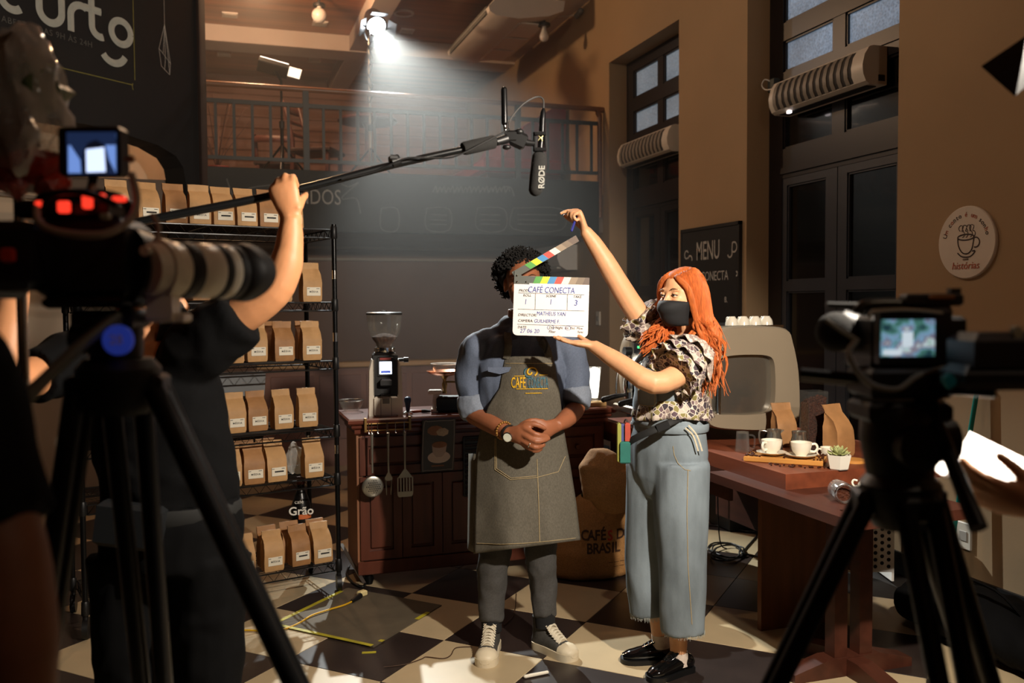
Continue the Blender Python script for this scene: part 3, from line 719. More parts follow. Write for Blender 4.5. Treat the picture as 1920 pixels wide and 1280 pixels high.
for z in SHZ:
    c = [RP0+RD*.02, RP0+RD*(RL-.02), RP0+RD*(RL-.02)+RB*RDp, RP0+RD*.02+RB*RDp]
    fr = MB()
    for dz in (.02, -.022):
        for i in range(4): fr.cyl(c[i]+Z3*(z+dz), c[(i+1) % 4]+Z3*(z+dz), .0042, n=6)
    sh = obj('shelf', fr, m_wire, rack)
    tr = MB()
    for i in range(4):
        a, b = c[i], c[(i+1) % 4]; L = (b-a).length; n = int(L/.032)
        pts = [a+(b-a)*(k/n)+Z3*(z+(.02 if k % 2 else -.022)) for k in range(n+1)]
        tr.loft(pts, .0022, 4)
    for k in range(1, 15): tr.cyl(c[0]+RB*(RDp*k/15)+Z3*(z+.022), c[1]+RB*(RDp*k/15)+Z3*(z+.022), .0018, n=4)
    for k in range(1, 4): tr.cyl(c[0]+RD*(RL*k/4)+Z3*(z+.018), c[0]+RD*(RL*k/4)+RB*RDp+Z3*(z+.018), .003, n=4)
    tag(obj('wire_grid', tr, m_wire, sh, 0), kind='stuff')

# ---------------------------------------------------------------- kraft coffee bags
m_kraft = M('kraft_paper', (196, 152, 102), .62, nz=(14, .22), bump=(22, .35, .01)); m_kraft2 = M('kraft_paper_dark', (172, 124, 78), .6, nz=(14, .3), bump=(22, .4, .01))
m_label = M('white_label_paper', (226, 218, 200), .6, nz=(20, .04)); m_print = M('black_print', (28, 26, 26), .7, nz=(50, .1))
def bag_mesh(seed, w=.1, d=.066, h=.2, slump=.0):
    rnd = random.Random(seed); mb = MB()
    lv = [(0, .93, .9, 0), (.012, 1, 1, 0), (.05, 1.01, 1.02, 0), (.1, 1, 1.0, 0), (.115, .985, .9, 0), (.14, .95, .62, .004), (.158, .93, .3, .012), (.168, .94, .12, .016), (.2, .96, .09, .02+slump)]
    nx = 5; rings = []
    lean = rnd.uniform(-.006, .014)
    for z, kw, kd, off in lv:
        z = z*h/.2; hw, hd = w*kw/2, d*kd/2; r = []
        per = [(-1+2*i/nx, -1) for i in range(nx+1)]+[(1, -.35), (1, .35)]+[(1-2*i/nx, 1) for i in range(nx+1)]+[(-1, .35), (-1, -.35)]
        for u, v in per:
            g = 0
            if abs(u) == 1 and abs(v) < .5: g = -.16*kd*(1 if z > .02 else .2)
            j = .0022*(z/h+.15)
            r.append((hw*u*(1+g)+rnd.uniform(-j, j), hd*v+off+lean*(z/h)**2*2+rnd.uniform(-j, j)-(.004 if v == -1 and abs(u) < .9 and .02 < z < .11 else 0), z+rnd.uniform(-j, j)*.5))
        rings.append(r)
    n = len(rings[0]); vs = [p for r in rings for p in r]; fs = []
    for i in range(len(rings)-1):
        for k in range(n): fs.append((i*n+k, i*n+(k+1) % n, (i+1)*n+(k+1) % n, (i+1)*n+k))
    fs += [tuple(range(n-1, -1, -1)), tuple((len(rings)-1)*n+k for k in range(n))]
    mb.add(vs, fs); me = mb.mesh('pouch'); smooth_mesh(me, 28); return me
def make_bag(seed, word, kmat, label=True, y=-.0385, lz=.052, **kw):
    t = thing('coffee_bag', 'x', 'coffee bag', (0, 0, 0))
    me = bag_mesh(seed, **kw); me.materials.append(kmat)
    obj('pouch', me, None, t, 0, False)
    if label:
        la = obj('label', MB().box((.004, y, lz), (.072, .0012, .043), bev=0), m_label, t, 0, False)
        FX, FZ = V((1, 0, 0)), V((0, 0, 1))
        if word: text('print', word, m_print, (.004, y-.0009, lz-.002), FX, FZ, .0125, la, world=False, spacing=1.35, bold=.0003)
        else: obj('print', MB().box((.006, y-.0008, lz), (.046, .0006, .0075)), m_print, la, 0, False)
        for bx_, bw_ in ((-.024, .012), (.026, .016)): obj('small_print', MB().box((bx_, y-.0008, lz+.0145), (bw_, .0006, .0025)), m_print, la, 0, False)
    return t
protos = [make_bag(1, 'MÉDIA', m_kraft), make_bag(2, None, m_kraft), make_bag(3, 'MÉDIA', m_kraft), make_bag(4, 'MÉDIA', m_kraft2), make_bag(5, None, m_kraft2), make_bag(6, '', m_kraft2, label=False)]
SHN = ['bottom', 'second', 'third', 'fourth', 'fifth', 'top']; ORD = ['first', 'second', 'third', 'fourth', 'fifth', 'sixth', 'seventh', 'eighth', 'ninth', 'tenth', 'eleventh']
BAGS = {0: [(613, 1059, 1), (569, 1060, 4), (522.6, 1077, 0), (468, 1086, 2)],
        1: [(606, 902, 2), (533, 909, 1), (490, 914, 3), (447, 918, 0), (405, 924, 2)],
        2: [(580, 800, 0), (533, 804, 2), (484.5, 808, 3), (445, 812, 0), (402, 817, 2)],
        3: [(587, 675, 0), (535, 677, 3), (487, 678, 2), (440, 681, 0), (335, 690, 2)],
        4: [(587, 567, 0), (530, 567, 2), (471, 567, 3)],
        5: [(552, 431, 1), (507, 432, 4), (466, 431, 1), (424, 429, 1), (383, 427, 0), (342, 425, 4), (281, 421, 1), (222, 419, 2)]}
used = set(); BAGR = []; SPOTS = {}
def clear_spot(si, p):
    """slide a bag along its shelf until it clears its neighbours in the same row"""
    s, b = (p-RP0).dot(RD), (p-RP0).dot(RB); L = SPOTS.setdefault(si, [])
    for _ in range(4):
        for s2, b2 in L:
            if abs(b-b2) < .08 and abs(s-s2) < .113: s = s2+(.113 if s >= s2 else -.113)
    L.append((s, b)); q = RP0+RD*s+RB*b; q.z = p.z; return q
def put_bag(k, loc, rz, label, group='kraft coffee bags on the rack'):
    if k not in used: used.add(k); o = protos[k]; o.location = loc; o.rotation_euler = (0, 0, rz)
    else: o = copy_tree(protos[k], None, loc, rz)
    tag(o, label, 'coffee bag', group); BAGR.append(o); return o
rnd = random.Random(11)
for si in BAGS:
    z = SHZ[si]+.025
    for n, (px, py, k) in enumerate(BAGS[si]):
        if si >= 4:
            # top shelf is seen from below: take the position along the front rim
            q = at_d(px, py, 1); d = (q-CAMP)
            # intersect viewing ray (horizontal) with the line of bag fronts
            o = RP0+RB*(.1 if si == 5 else .03); a = Matrix(((d.x, -RD.x), (d.y, -RD.y))); s = a.inverted() @ V((o.x, o.y)); p = o+RD*s[1]; p.z = z
        else:
            p = at_z(px, py, z)
            s = (p-RP0).dot(RD); b = min(max((p-RP0).dot(RB), .012), .3); p = RP0+RD*s+RB*b; p.z = z
        p2 = clear_spot(si, p+RB*.036)
        put_bag(k, p2, RZ+rnd.uniform(-.07, .07), f"kraft coffee bag with white label, {ORD[n]} from the end post on the {SHN[si]} rack shelf")
        if si in (0, 3) and n < 3 or (si == 1 and n in (1, 2, 3)):
            put_bag(5 if n % 2 else 4, clear_spot(si, p2+RB*.088+RD*(.012*(1 if n % 2 else -.6))), RZ+rnd.uniform(-.07, .07), f"plain kraft coffee bag tucked behind the {ORD[n]} bag on the {SHN[si]} rack shelf")
# two bags lying on the fifth shelf
for n, (px, py) in enumerate(((342, 566), (400, 566))):
    p = RP0+RD*(.78 if n == 0 else .62)+RB*.06; p.z = SHZ[4]+.065
    o = put_bag(3, p, 0, 'kraft coffee bag lying flat on the fifth rack shelf, %s' % ('under a loose plastic wrap' if n == 0 else 'beside the lens hood'))
    o.rotation_euler = Euler((radians(-90), 0, RZ+.15*n), 'XYZ'); o.location = p+RB*.02+RD*(.02)
# bottle on the bottom shelf
p = at_z(566, 1040, SHZ[0]+.025); s = (p-RP0).dot(RD); p = RP0+RD*(s-.02)+RB*.28; p.z = SHZ[0]+.025
t = thing('coffee_bottle', 'black bottle with white lettering behind the bags on the bottom shelf', 'bottle', p)
obj('bottle_body', MB().lathe([(0, 0), (.05, 0), (.054, .01), (.054, .2), (.05, .26), (.035, .31), (.021, .34), (.02, .375), (0, .375)], 24), M('black_bottle', (18, 17, 17), .3, nz=(6, .2)), t, 40, False)
obj('cap', MB().lathe([(0, .37), (.023, .37), (.023, .405), (.02, .41), (0, .41)], 18), M('brown_cap', (84, 40, 30), .5, nz=(6, .2)), t, 40, False)
obj('label_band', MB().lathe([(.0545, .19), (.0547, .195), (.0547, .212), (.0545, .216)], 12, R=Matrix.Rotation(-1.9, 3, 'Z'), cap=False, arc=1.5), M('orange_band', (206, 110, 60), .6, nz=(9, .1)), t, 40, False)
fd = (CAMP-p); fd.z = 0; fd.normalize(); ex = Z3.cross(fd)*1
gl = text('lettering', 'Grão', M('white_print', (230, 226, 216), .6, nz=(9, .05)), fd*.058+Z3*.235, ex, Z3, .062, t, world=False, bold=.001)
gl['kind'] = 'stuff'
text('lettering', 'café', M('white_print'), fd*.056+Z3*.285-ex*.01, ex, Z3, .03, t, world=False)
# crumpled clear plastic on shelves and a white board behind the rack
def crumple(name, c, dims, seed, mat, label, cat, parent=None, amp=.35, n=3):
    bm = bmesh.new(); bmesh.ops.create_icosphere(bm, subdivisions=n, radius=1)
    off = V((seed*3.1, seed*1.7, seed))
    for v in bm.verts:
        q = v.co.copy(); k = 1+amp*noise.noise(q*1.6+off)+amp*.6*noise.noise(q*4+off)
        v.co = V((q.x*dims[0]*k, q.y*dims[1]*k, q.z*dims[2]*k))+V(c)
    me = bpy.data.meshes.new(name); bm.to_mesh(me); bm.free()
    return obj(name, me, mat, parent, 50, True, label, cat)
m_clear = thin_glass('clear_film', .25, .12)
crumple('plastic_bag', RP0+RD*.165+RB*.16+Z3*(SHZ[1]+.105), (.045, .035, .075), 2, m_clear, 'crumpled clear plastic bag on the second rack shelf', 'plastic bag')
crumple('plastic_bag', RP0+RD*.82+RB*.08+Z3*(SHZ[4]+.125), (.07, .04, .02), 4, m_clear, 'loose clear plastic wrap over the lying bag on the fifth shelf', 'plastic bag')
bb = RP0+RB*.44
obj('white_board', MB().prism([(.3, 1.22), (.95, 1.22), (.95, 1.47), (.3, 1.47)], bb, RD, (0, 0, 1), RB, .012), M('white_board_mat', (222, 214, 204), .5, nz=(4, .05)), None, 0, True, 'white sheet of board leaning behind the fourth rack shelf', 'board')
obj('grey_tub', MB().prism([(.3, .86), (.6, .86), (.62, 1.14), (.28, 1.14)], RP0+RB*.27, RD, (0, 0, 1), RB, .12), M('translucent_tub', (120, 122, 124), .35, nz=(3, .2), trans=.2), None, 0, True, 'grey translucent plastic tub behind the bags on the third shelf', 'tub')

# ---------------------------------------------------------------- wooden counter
m_ctr = M('dark_counter_wood', (96, 48, 32), .38, nz=(3, .4), stretch=(7, 7, .8)); m_ctop = M('counter_top_wood', (104, 54, 40), .25, nz=(3, .35), stretch=(1, 7, 7), coat=.3)
m_ctr2 = M('pale_counter_end', (150, 100, 70), .45, nz=(3, .25), stretch=(7, 7, .8))
CX0, CX1, CY0, CY1, CT = .665, 2.08, 4.67, 5.06, .895
ct = thing('wooden_counter', 'dark panelled wooden bar counter with moulded top behind the man', 'counter', ((CX0+CX1)/2, (CY0+CY1)/2, 0))
obj('carcass', MB().b2((CX0+.02, CY0+.02, .07), (CX1, CY1, CT-.05)), m_ctr, ct, 0)
obj('end_panel', MB().b2((CX0, CY0+.015, .06), (CX0+.03, CY1, CT-.06), bev=.003), m_ctr2, ct, 0)
obj('top', MB().b2((CX0-.05, CY0-.05, CT-.03), (CX1+.05, CY1+.03, CT), bev=.008), m_ctop, ct, 0)
obj('cornice', MB().b2((CX0-.03, CY0-.03, CT-.055), (CX1+.03, CY1+.02, CT-.03), bev=.008).b2((CX0-.012, CY0-.012, CT-.085), (CX1+.012, CY1, CT-.055), bev=.006), m_ctop, ct, 0)
obj('plinth', MB().b2((CX0, CY0, .06), (CX1, CY0+.03, .13), bev=.005), m_ctr, ct, 0)
def panel(x0, x1, z0, z1, nm='door_panel'):
    f = MB(); w = .045
    for a, b in (((x0, z0), (x1, z0+w)), ((x0, z1-w), (x1, z1)), ((x0, z0+w), (x0+w, z1-w)), ((x1-w, z0+w), (x1, z1-w))): f.b2((a[0], CY0, a[1]), (b[0], CY0+.022, b[1]))
    d = obj(nm, f, m_ctr, ct, 0)
    obj('raised_field', MB().b2((x0+w+.012, CY0+.006, z0+w+.012), (x1-w-.012, CY0+.022, z1-w-.012), bev=.006), m_ctr, d, 0)
    return d
for x0, x1 in ((.68, .90), (.905, 1.12), (1.125, 1.4)): panel(x0, x1, .14, .58); 
for x0, x1 in ((.68, 1.12), (1.125, 1.4)): panel(x0, x1, .59, .79, 'frieze_panel')
panel(1.42, 1.74, .14, .55, 'cabinet_door'); panel(1.75, 2.06, .14, .55, 'cabinet_door')
for x0, x1 in ((1.42, 1.74), (1.75, 2.06)):
    d = panel(x0, x1, .57, .79, 'drawer')
    obj('knob', MB().lathe([(0, 0), (.008, 0), (.008, .012), (.015, .02), (.012, .03), (0, .032)], 14, ((x0+x1)/2, CY0+.006, .68), Matrix(((1, 0, 0), (0, 0, -1), (0, 1, 0)))), m_ctr, d)
for x in (CX0+.06, CX1-.08):
    for y in (CY0+.05, CY1-.05): obj('foot', MB().lathe([(0, 0), (.022, 0), (.03, .03), (.02, .06), (0, .07)], 14, (x, y, 0)), m_blackmetal, ct)
# sloped skid plate by the counter end
obj('metal_strip', MB().bar((.60, 4.86, .19), (.69, 4.64, .03), .02, .004), M('grey_steel', (130, 124, 118), .35, .8, nz=(9, .1)), ct, 0)

def on_ct(px, py): return at_z(px, py, CT)
# grinder
m_gw = M('grinder_white', (218, 208, 192), .35, nz=(6, .05)); m_beans = M('coffee_beans', (74, 37, 21), .6, nz=(60, .5), bump=(90, .8, .01))
m_beans.node_tree.nodes['Principled BSDF'].inputs['Specular IOR Level'].default_value = .2
m_glass = thin_glass('clear_glass')
g0 = at_z(706, 768, CT); g0 = V((g0.x+.01, CY0+.11, CT)); gd = (CAMP-g0); gd.z = 0; gd.normalize(); grz = math.atan2(gd.y, gd.x)+pi/2+.05
gr = thing('coffee_grinder', 'white and black espresso grinder with glass bean hopper on the counter', 'grinder', g0, grz)
obj('side_shell', MB().prism([(-.09, 0), (-.085, .24), (-.07, .3), (-.06, .3), (-.062, 0)], (0, -.07, 0), (1, 0, 0), (0, 0, 1), (0, 1, 0), .15), m_gw, gr, 30, False)
obj('side_shell', MB().prism([(.09, 0), (.085, .24), (.07, .3), (.06, .3), (.062, 0)], (0, -.07, 0), (1, 0, 0), (0, 0, 1), (0, 1, 0), .15), m_gw, gr, 30, False)
obj('front_base', MB().b2((-.062, -.085, 0), (.062, .08, .105), bev=.008), m_gw, gr, 0, False)
for x in (-.028, .028): obj('seam', MB().b2((x-.001, -.0862, .004), (x+.001, -.085, .1)), m_blackp, gr, 0, False)
obj('rivet_plate', MB().b2((-.018, -.088, .068), (.018, -.085, .094)), M('grey_steel'), gr, 0, False)
obj('black_tower', MB().b2((-.066, -.07, .1), (.066, .075, .335), bev=.012), m_blackp, gr, 0, False)
obj('screen_panel', MB().b2((-.042, -.078, .21), (.042, -.068, .315), bev=.004), m_blackp, gr, 0, False)
obj('screen', MB().b2((-.032, -.0795, .225), (.032, -.078, .29)), M('grinder_screen', (240, 245, 255), .3, emit=((210, 225, 255), 5), nz=(14, .1)), gr, 0, False)
obj('screen_print', MB().b2((-.026, -.0805, .23), (.026, -.0795, .243)), M('screen_blue', (60, 80, 170), .4, emit=((70, 90, 190), .8), nz=(9, .2)), gr, 0, False)
obj('badge', MB().b2((-.03, -.0795, .3), (.03, -.078, .311)), M('badge_red', (150, 50, 44), .5, nz=(9, .2)), gr, 0, False)
sp_ = MB().b2((-.03, -.12, .16), (.03, -.07, .2), bev=.008); obj('spout', sp_, m_blackp, gr, 0, False)
fk = MB(); 
for x in (-.022, .022): fk.cyl((x, -.07, .115), (x, -.13, .12), .006, n=8)
fk.cyl((-.022, -.13, .12), (.022, -.13, .12), .006, n=8); obj('portafilter_fork', fk, m_blackmetal, gr, 40, False)
kb = MB().cyl((.06, -.02, .295), (.1, -.02, .295), .009); kb.cyl((.1, -.02, .295), (.125, -.02, .295), .014); obj('adjuster_knob', kb, m_blackmetal, gr, 40, False)
obj('neck_ring', MB().lathe([(.052, .335), (.055, .34), (.055, .362), (.045, .366)], 24), m_chrome, gr, 40, False)
hp = [(.043, .362), (.048, .385), (.07, .415), (.088, .46), (.094, .51), (.094, .54)]
obj('hopper', MB().lathe(hp+[(r-.003, z) for r, z in hp[::-1]], 32, cap=False), m_glass, gr, 60, False)
obj('bean_heap', MB().lathe([(0, .365), (.04, .366), (.045, .385), (.064, .41), (.068, .42), (.03, .435), (0, .44)], 24), M('hopper_beans', (78, 42, 24), .95, nz=(70, .6)), gr, 60, False)
obj('hopper_lid', MB().lathe([(0, .538), (.097, .538), (.097, .548), (.09, .552), (.02, .553), (.018, .56), (0, .56)], 32), M('smoky_lid', (40, 38, 36), .3, nz=(6, .1)), gr, 40, False)
# tamper, brush, wire basket, scale
p = at_z(750, 768, CT); t = thing('tamper', 'dark blue handled coffee tamper standing beside the grinder', 'tamper', (p.x, CY0+.07, CT))
obj('base', MB().lathe([(0, 0), (.028, 0), (.028, .01), (.012, .022), (0, .022)], 20), m_chrome, t, 40, False)
obj('handle', MB().lathe([(.01, .02), (.013, .04), (.016, .06), (.02, .075), (.018, .09), (.01, .096), (0, .097)], 20), M('navy_lacquer', (22, 40, 74), .25, nz=(6, .2)), t, 40, False)
p = at_z(763, 768, CT); t = thing('cleaning_brush', 'small brush with orange wooden handle lying on the counter', 'brush', (p.x+.02, CY0+.08, CT))
obj('handle', MB().cap([(-.04, 0, .012), (.02, .005, .012)], [.01, .008], 10), M('orange_wood', (170, 82, 40), .4, nz=(9, .2)), t, 40, False)
obj('bristles', MB().loft([(.02, .005, .012), (.035, .006, .012), (.07, .01, .01)], [(.009, .009), (.011, .014), (.007, .016)], 10), M('dark_bristles', (34, 26, 24), .8, nz=(40, .4)), t, 40, False)
p = at_z(660, 752, CT); t = thing('wire_basket', 'small chrome rimmed glass dish on the end of the counter', 'dish', (CX0+.02, CY1-.06, CT))
obj('dish', MB().lathe([(.04, 0), (.06, .03), (.068, .06), (.065, .06), (.056, .03), (.038, .004), (0, .004), (0, 0)], 24, cap=False), m_glass, t, 60, False)
obj('rim', MB().loft([(.068*cos(a*pi/12), .068*sin(a*pi/12), .061) for a in range(25)], .003, 6), m_chrome, t, 40, False)
sc0 = V((at_z(838, 768, CT).x, CY0+.12, CT)); sc_ = thing('balance_scale', 'vintage kitchen scale with white frame, brass pan and glass bowl on the counter', 'scale', sc0, -.25)
obj('base', MB().b2((-.075, -.05, 0), (.15, .06, .085), bev=.012), M('scale_green_black', (24, 30, 26), .4, nz=(6, .2)), sc_, 0, False)
fr = MB().b2((-.105, -.055, 0), (-.075, .06, .02), bev=.004); fr.prism([(-.1, 0), (-.08, 0), (-.072, .06), (-.055, .1), (-.09, .1), (-.098, .06)], (0, -.02, 0), (1, 0, 0), (0, 0, 1), (0, 1, 0), .05)
fr.b2((-.12, -.03, .095), (-.045, .04, .12), bev=.006); obj('white_frame', fr, m_gw, sc_, 0, False)
obj('column', MB().lathe([(.014, .1), (.01, .12), (.016, .15), (.009, .17), (.012, .185), (.03, .2)], 14, (-.03, 0, 0)), M('old_brass', (150, 118, 70), .35, .8, nz=(9, .2)), sc_, 40, False)
obj('beam', MB().bar((-.03, 0, .165), (.14, .0, .16), .012, .01), M('old_brass'), sc_, 0, False)
obj('pan', MB().lathe([(0, .2), (.05, .2), (.085, .212), (.1, .225), (.097, .227), (.05, .206), (0, .206)], 28, (-.03, 0, 0)), M('copper_pan', (176, 104, 60), .3, .8, nz=(9, .1)), sc_, 40, False)
obj('bowl', MB().lathe([(.045, .207), (.06, .235), (.072, .262), (.075, .262), (.064, .235), (.05, .207)], 28, (-.03, 0, 0), cap=False), m_glass, sc_, 60, False)
obj('bowl_rim', MB().loft([(-.03+.074*cos(a*pi/14), .074*sin(a*pi/14), .264) for a in range(29)], .0035, 6), M('glass_rim', (235, 232, 225), .15, nz=(5, .05)), sc_, 40, False)
# utensil rail and utensils
yf = CY0-.012
rl = thing('utensil_rail', 'brass coloured wire rail with hooks hung on the counter front', 'rail', (.8, yf, .85))
a, b = at_y(685, 790, CY0-.055).x, at_y(768, 790, CY0-.055).x; yq = CY0-.06
mb = MB()
for z in (.835, .87): mb.cyl((a, yq, z), (b, yq, z), .004, n=8)
obj('rod', mb, M('old_brass'), rl); 
for x in (a, b): obj('bracket', MB().b2((x-.006, yq-.006, .828), (x+.006, yq+.02, .9), bev=.001), M('old_brass'), rl, 0)
ux = [at_y(x, 850, yq).x for x in (697, 727, 758)]
for x in [a+(b-a)*k/5+.015 for k in range(5)]+ux: obj('hook', MB().loft([(x, yq-.008, .875), (x, yq-.01, .83), (x, yq-.016, .815), (x, yq-.024, .822)], .002, 6, sub=3), m_chrome, rl)
m_steel = M('dull_steel', (170, 166, 155), .28, .9, nz=(9, .15))
def utensil(name, label, x):
    t = thing(name, label, 'utensil', (x, yq-.016, .816)); 
    obj('handle', MB().loft([(0, 0, .01), (0, 0, -.02), (0, 0, -.12), (0, 0, -.2)], [(.009, .003), (.007, .003), (.0055, .003), (.005, .003)], 8, up=(1, 0, 0)), m_steel, t, 40, False); return t
t = utensil('skimmer', 'round perforated steel skimmer hanging from the rail on the counter', ux[0])
hd = MB().ball((0, -.004, -.27), (.056, .008, .056), 24); me = hd.mesh('perforated_disc'); obj('perforated_disc', me, m_steel, t, 40, False)
hl = MB()
for i in range(-4, 5):
    for j in range(-4, 5):
        if i*i+j*j < 17: hl.lathe([(0, 0), (.0035, 0), (.0035, .002), (0, .002)], 8, (i*.0105+.005*(j % 2), -.0115+.007*((i*i+j*j)/17)**1.5, -.27+j*.0105), Matrix(((1, 0, 0), (0, 0, -1), (0, 1, 0))))
tag(obj('hole_pattern', hl, m_blackp, t, 0, False), kind='stuff')
t = utensil('serving_fork', 'two-pronged steel serving fork hanging between skimmer and spatula', ux[1])
obj('head', MB().prism([(-.004, 0), (.004, 0), (.02, -.03), (.018, -.045), (-.018, -.045), (-.02, -.03)], (0, -.002, -.2), (1, 0, 0), (0, 0, 1), (0, 1, 0), .004), m_steel, t, 0, False)
for s in (-1, 1): obj('prong', MB().loft([(s*.014, 0, -.24), (s*.013, -.004, -.28), (s*.011, 0, -.32)], [.004, .0035, .0015], 8, sub=3), m_steel, t, 40, False)
t = utensil('slotted_spatula', 'slotted steel spatula hanging from the rail beside the coffee poster', ux[2])
sh_ = MB(); sh_.prism([(-.006, 0), (.006, 0), (.04, -.045), (-.04, -.045)], (0, -.002, -.19), (1, 0, 0), (0, 0, 1), (0, 1, 0), .004)
for k in range(6): sh_.b2((-.042+k*.0156, -.002, -.31), (-.042+k*.0156+.006, .002, -.232))
sh_.prism([(-.042, 0), (.042, 0), (.04, -.02), (.034, -.028), (-.034, -.028), (-.04, -.02)], (0, -.002, -.308), (1, 0, 0), (0, 0, 1), (0, 1, 0), .004)
obj('slotted_blade', sh_, m_steel, t, 0, False)
# coffee poster on the counter front
x0, x1 = at_y(791, 830, CY0-.035).x, at_y(853, 830, CY0-.035).x; z1, z0 = at_y(820, 786, CY0-.056).z, at_y(820, 883, CY0-.012).z
# it hangs over the moulding: top edge proud of the counter top, foot against the panels
ptop, pbot = V((0, CY0-.0535, z1)), V((0, CY0-.0015, z0)); pe = (ptop-pbot).normalized(); pn = V((0, -pe.z, pe.y))
po = thing('coffee_poster', 'small dark tin poster of a cappuccino cup fixed to the counter front', 'poster', ((x0+x1)/2, CY0, (z0+z1)/2)); pc_ = V(((x0+x1)/2, (ptop.y+pbot.y)/2, (z0+z1)/2))+pn*.0065; ph_ = (ptop-pbot).length/2
obj('sheet', MB().prism([((x0-x1)/2, -ph_), ((x1-x0)/2, -ph_), ((x1-x0)/2, ph_), ((x0-x1)/2, ph_)], pc_-pn*.0065, XR, pe, pn, .006), M('poster_black', (24, 18, 18), .35, nz=(6, .3)), po, 0)
w, h = (x1-x0)/2-.008, ph_-.008
strokes('border_line', [[(-w+.02, h), (w-.02, h), (w, h-.02), (w, -h+.02), (w-.02, -h), (-w+.02, -h), (-w, -h+.02), (-w, h-.02), (-w+.02, h)]], M('poster_silver', (140, 132, 126), .5, nz=(9, .2)), pc_, XR, pe, .002, po)
m_pc = M('poster_cup', (214, 196, 182), .6, nz=(9, .1)); m_pb = M('poster_brown', (150, 104, 74), .6, nz=(12, .4))
def flat(name, poly, mat, z=.0): obj(name, MB().prism(poly, pc_+pn*(.0005*z), XR, pe, -pn, .0008), mat, po, 0)
flat('cup_saucer', arc(.005, -.065, .062, 0, 360, 28, .034), m_pc, 1)
flat('cup_print', [(-.036, .005), (.046, .005), (.04, -.04), (.02, -.065), (-.01, -.065), (-.03, -.04)], M('poster_cup_shade', (186, 166, 154), .6, nz=(9, .1)), 2)
flat('cup_foam', arc(.005, .005, .041, 0, 360, 24, .018), m_pb, 3)
flat('chocolate_print', arc(-.02, .085, .045, 0, 360, 9, .028), m_pb, 1); flat('chocolate_print', arc(.02, .075, .035, 20, 380, 7, .024), M('poster_pale', (200, 178, 150), .6, nz=(16, .5)), 2)
flat('caption_strip', [(-.035, -.118), (.035, -.118), (.035, -.11), (-.035, -.11)], m_pb, 1)
# dark louvred vent on the counter front
x0 = at_y(868, 870, CY0).x
vt = thing('vent_grille', 'narrow black louvred vent on the counter front beside the apron', 'vent', (x0+.06, CY0, .6))
obj('back_plate', MB().b2((x0, CY0-.012, .44), (x0+.12, CY0, .77), bev=.004), m_blackp, vt, 0)
for k in range(11): obj('louver', MB().box((x0+.06, CY0-.018, .46+k*.029), (.1, .018, .006), Euler((radians(-30), 0, 0)).to_matrix()), M('vent_grey', (52, 48, 46), .5, nz=(9, .2)), vt, 0)
# lit glass vase on a wooden block
p = at_z(1106, 758, CT); p = V((p.x, CY0+.08, CT))
obj('wood_block', MB().box(p+Z3*.012, (.11, .09, .024), bev=.003), M('pale_block_wood', (196, 156, 100), .5, nz=(5, .2), stretch=(1, 6, 6)), None, 0, True, 'pale wooden block under the glowing glass vase', 'wooden block')
t = thing('glass_vase_lamp', 'tapered glass vase glowing white on a pale wooden block', 'lamp', p+Z3*.024)
vp = [(.02, .012), (.024, .03), (.03, .1), (.036, .17), (.039, .2)]
obj('vase', MB().lathe([(0, 0), (.03, 0), (.03, .006), (.014, .012)]+vp+[(r-.002, z) for r, z in vp[::-1]], 24, cap=False), m_glass, t, 60, False)
obj('glowing_filling', MB().lathe([(0, .02), (.018, .022), (.024, .06), (.029, .12), (.0335, .175), (.03, .19), (.012, .195), (0, .19)], 16), M('glow_filling', (250, 248, 240), .5, emit=((255, 250, 236), 3.2), nz=(60, .3), bump=(70, .6, .01)), t, 60, False)
lamp('vase_glow', 'POINT', p+V((0, -.02, .24)), 1.2, (1, .95, .85), shadow_soft_size=.03)

# ---------------------------------------------------------------- burlap sack
m_jute = M('burlap', (176, 128, 76), .85, nz=(160, .35), bump=(240, .6, .004))
sk = thing('coffee_sack', 'burlap coffee sack printed CAFÉS DO BRASIL slumped against the counter', 'sack', (1.93, 4.5, 0))
def fsack(co, n): return .006*noise.noise(co*9)+.01*noise.noise(co*V((4, 4, 3)))+.003*noise.noise(co*30)
mb = MB(); mb.loft([(1.95, 4.5, -.0), (1.95, 4.5, .03), (1.95, 4.5, .12), (1.96, 4.51, .25), (1.965, 4.52, .36), (1.975, 4.53, .42), (1.98, 4.54, .44)], [(.24, .13), (.265, .155), (.25, .16), (.21, .145), (.175, .12), (.1, .08), (.05, .05)], 28, up=(1, 0, 0), sub=2)
body = obj('sack_body', remesh(mb, 'sack_body', .009, 4, fsack), m_jute, sk, 0)
mb = MB(); A0 = at_d(1150, 938, 4.62)
mb.loft([A0+V((.03, 0, -.04)), A0+V((.0, 0, .02)), A0+V((-.05, .0, .1)), A0+V((-.085, .01, .17)), A0+V((-.1, .01, .185))], [(.07, .07), (.11, .09), (.17, .11), (.185, .115), (.17, .1)], 24, up=(1, 0, 0), sub=3)
A1 = at_d(1160, 890, 4.6)
mb2 = MB(); mb2.loft([A1+V((.02, 0, -.17)), A1+V((.0, 0, -.12)), A1+V((-.02, 0, -.04)), A1+V((-.05, .01, .02)), A1+V((.0, .02, .06))], [(.07, .07), (.13, .09), (.19, .11), (.16, .1), (.09, .07)], 24, up=(.8, 0, .6), sub=3)
obj('folded_mouth', remesh(mb2, 'folded_mouth', .008, 6, fsack), m_jute, sk, 0)
obj('tie', MB().loft([(1.93+.06*cos(a*pi/6), 4.49+.05*sin(a*pi/6), .445+.01*sin(a)) for a in range(13)], .012, 8), M('green_tie', (36, 56, 38), .7, nz=(9, .3)), sk)
ez = (CAMP-V((1.95, 4.5, .3))); ez.z = 0; ez.normalize(); ex = Z3.cross(ez)
from mathutils.bvhtree import BVHTree
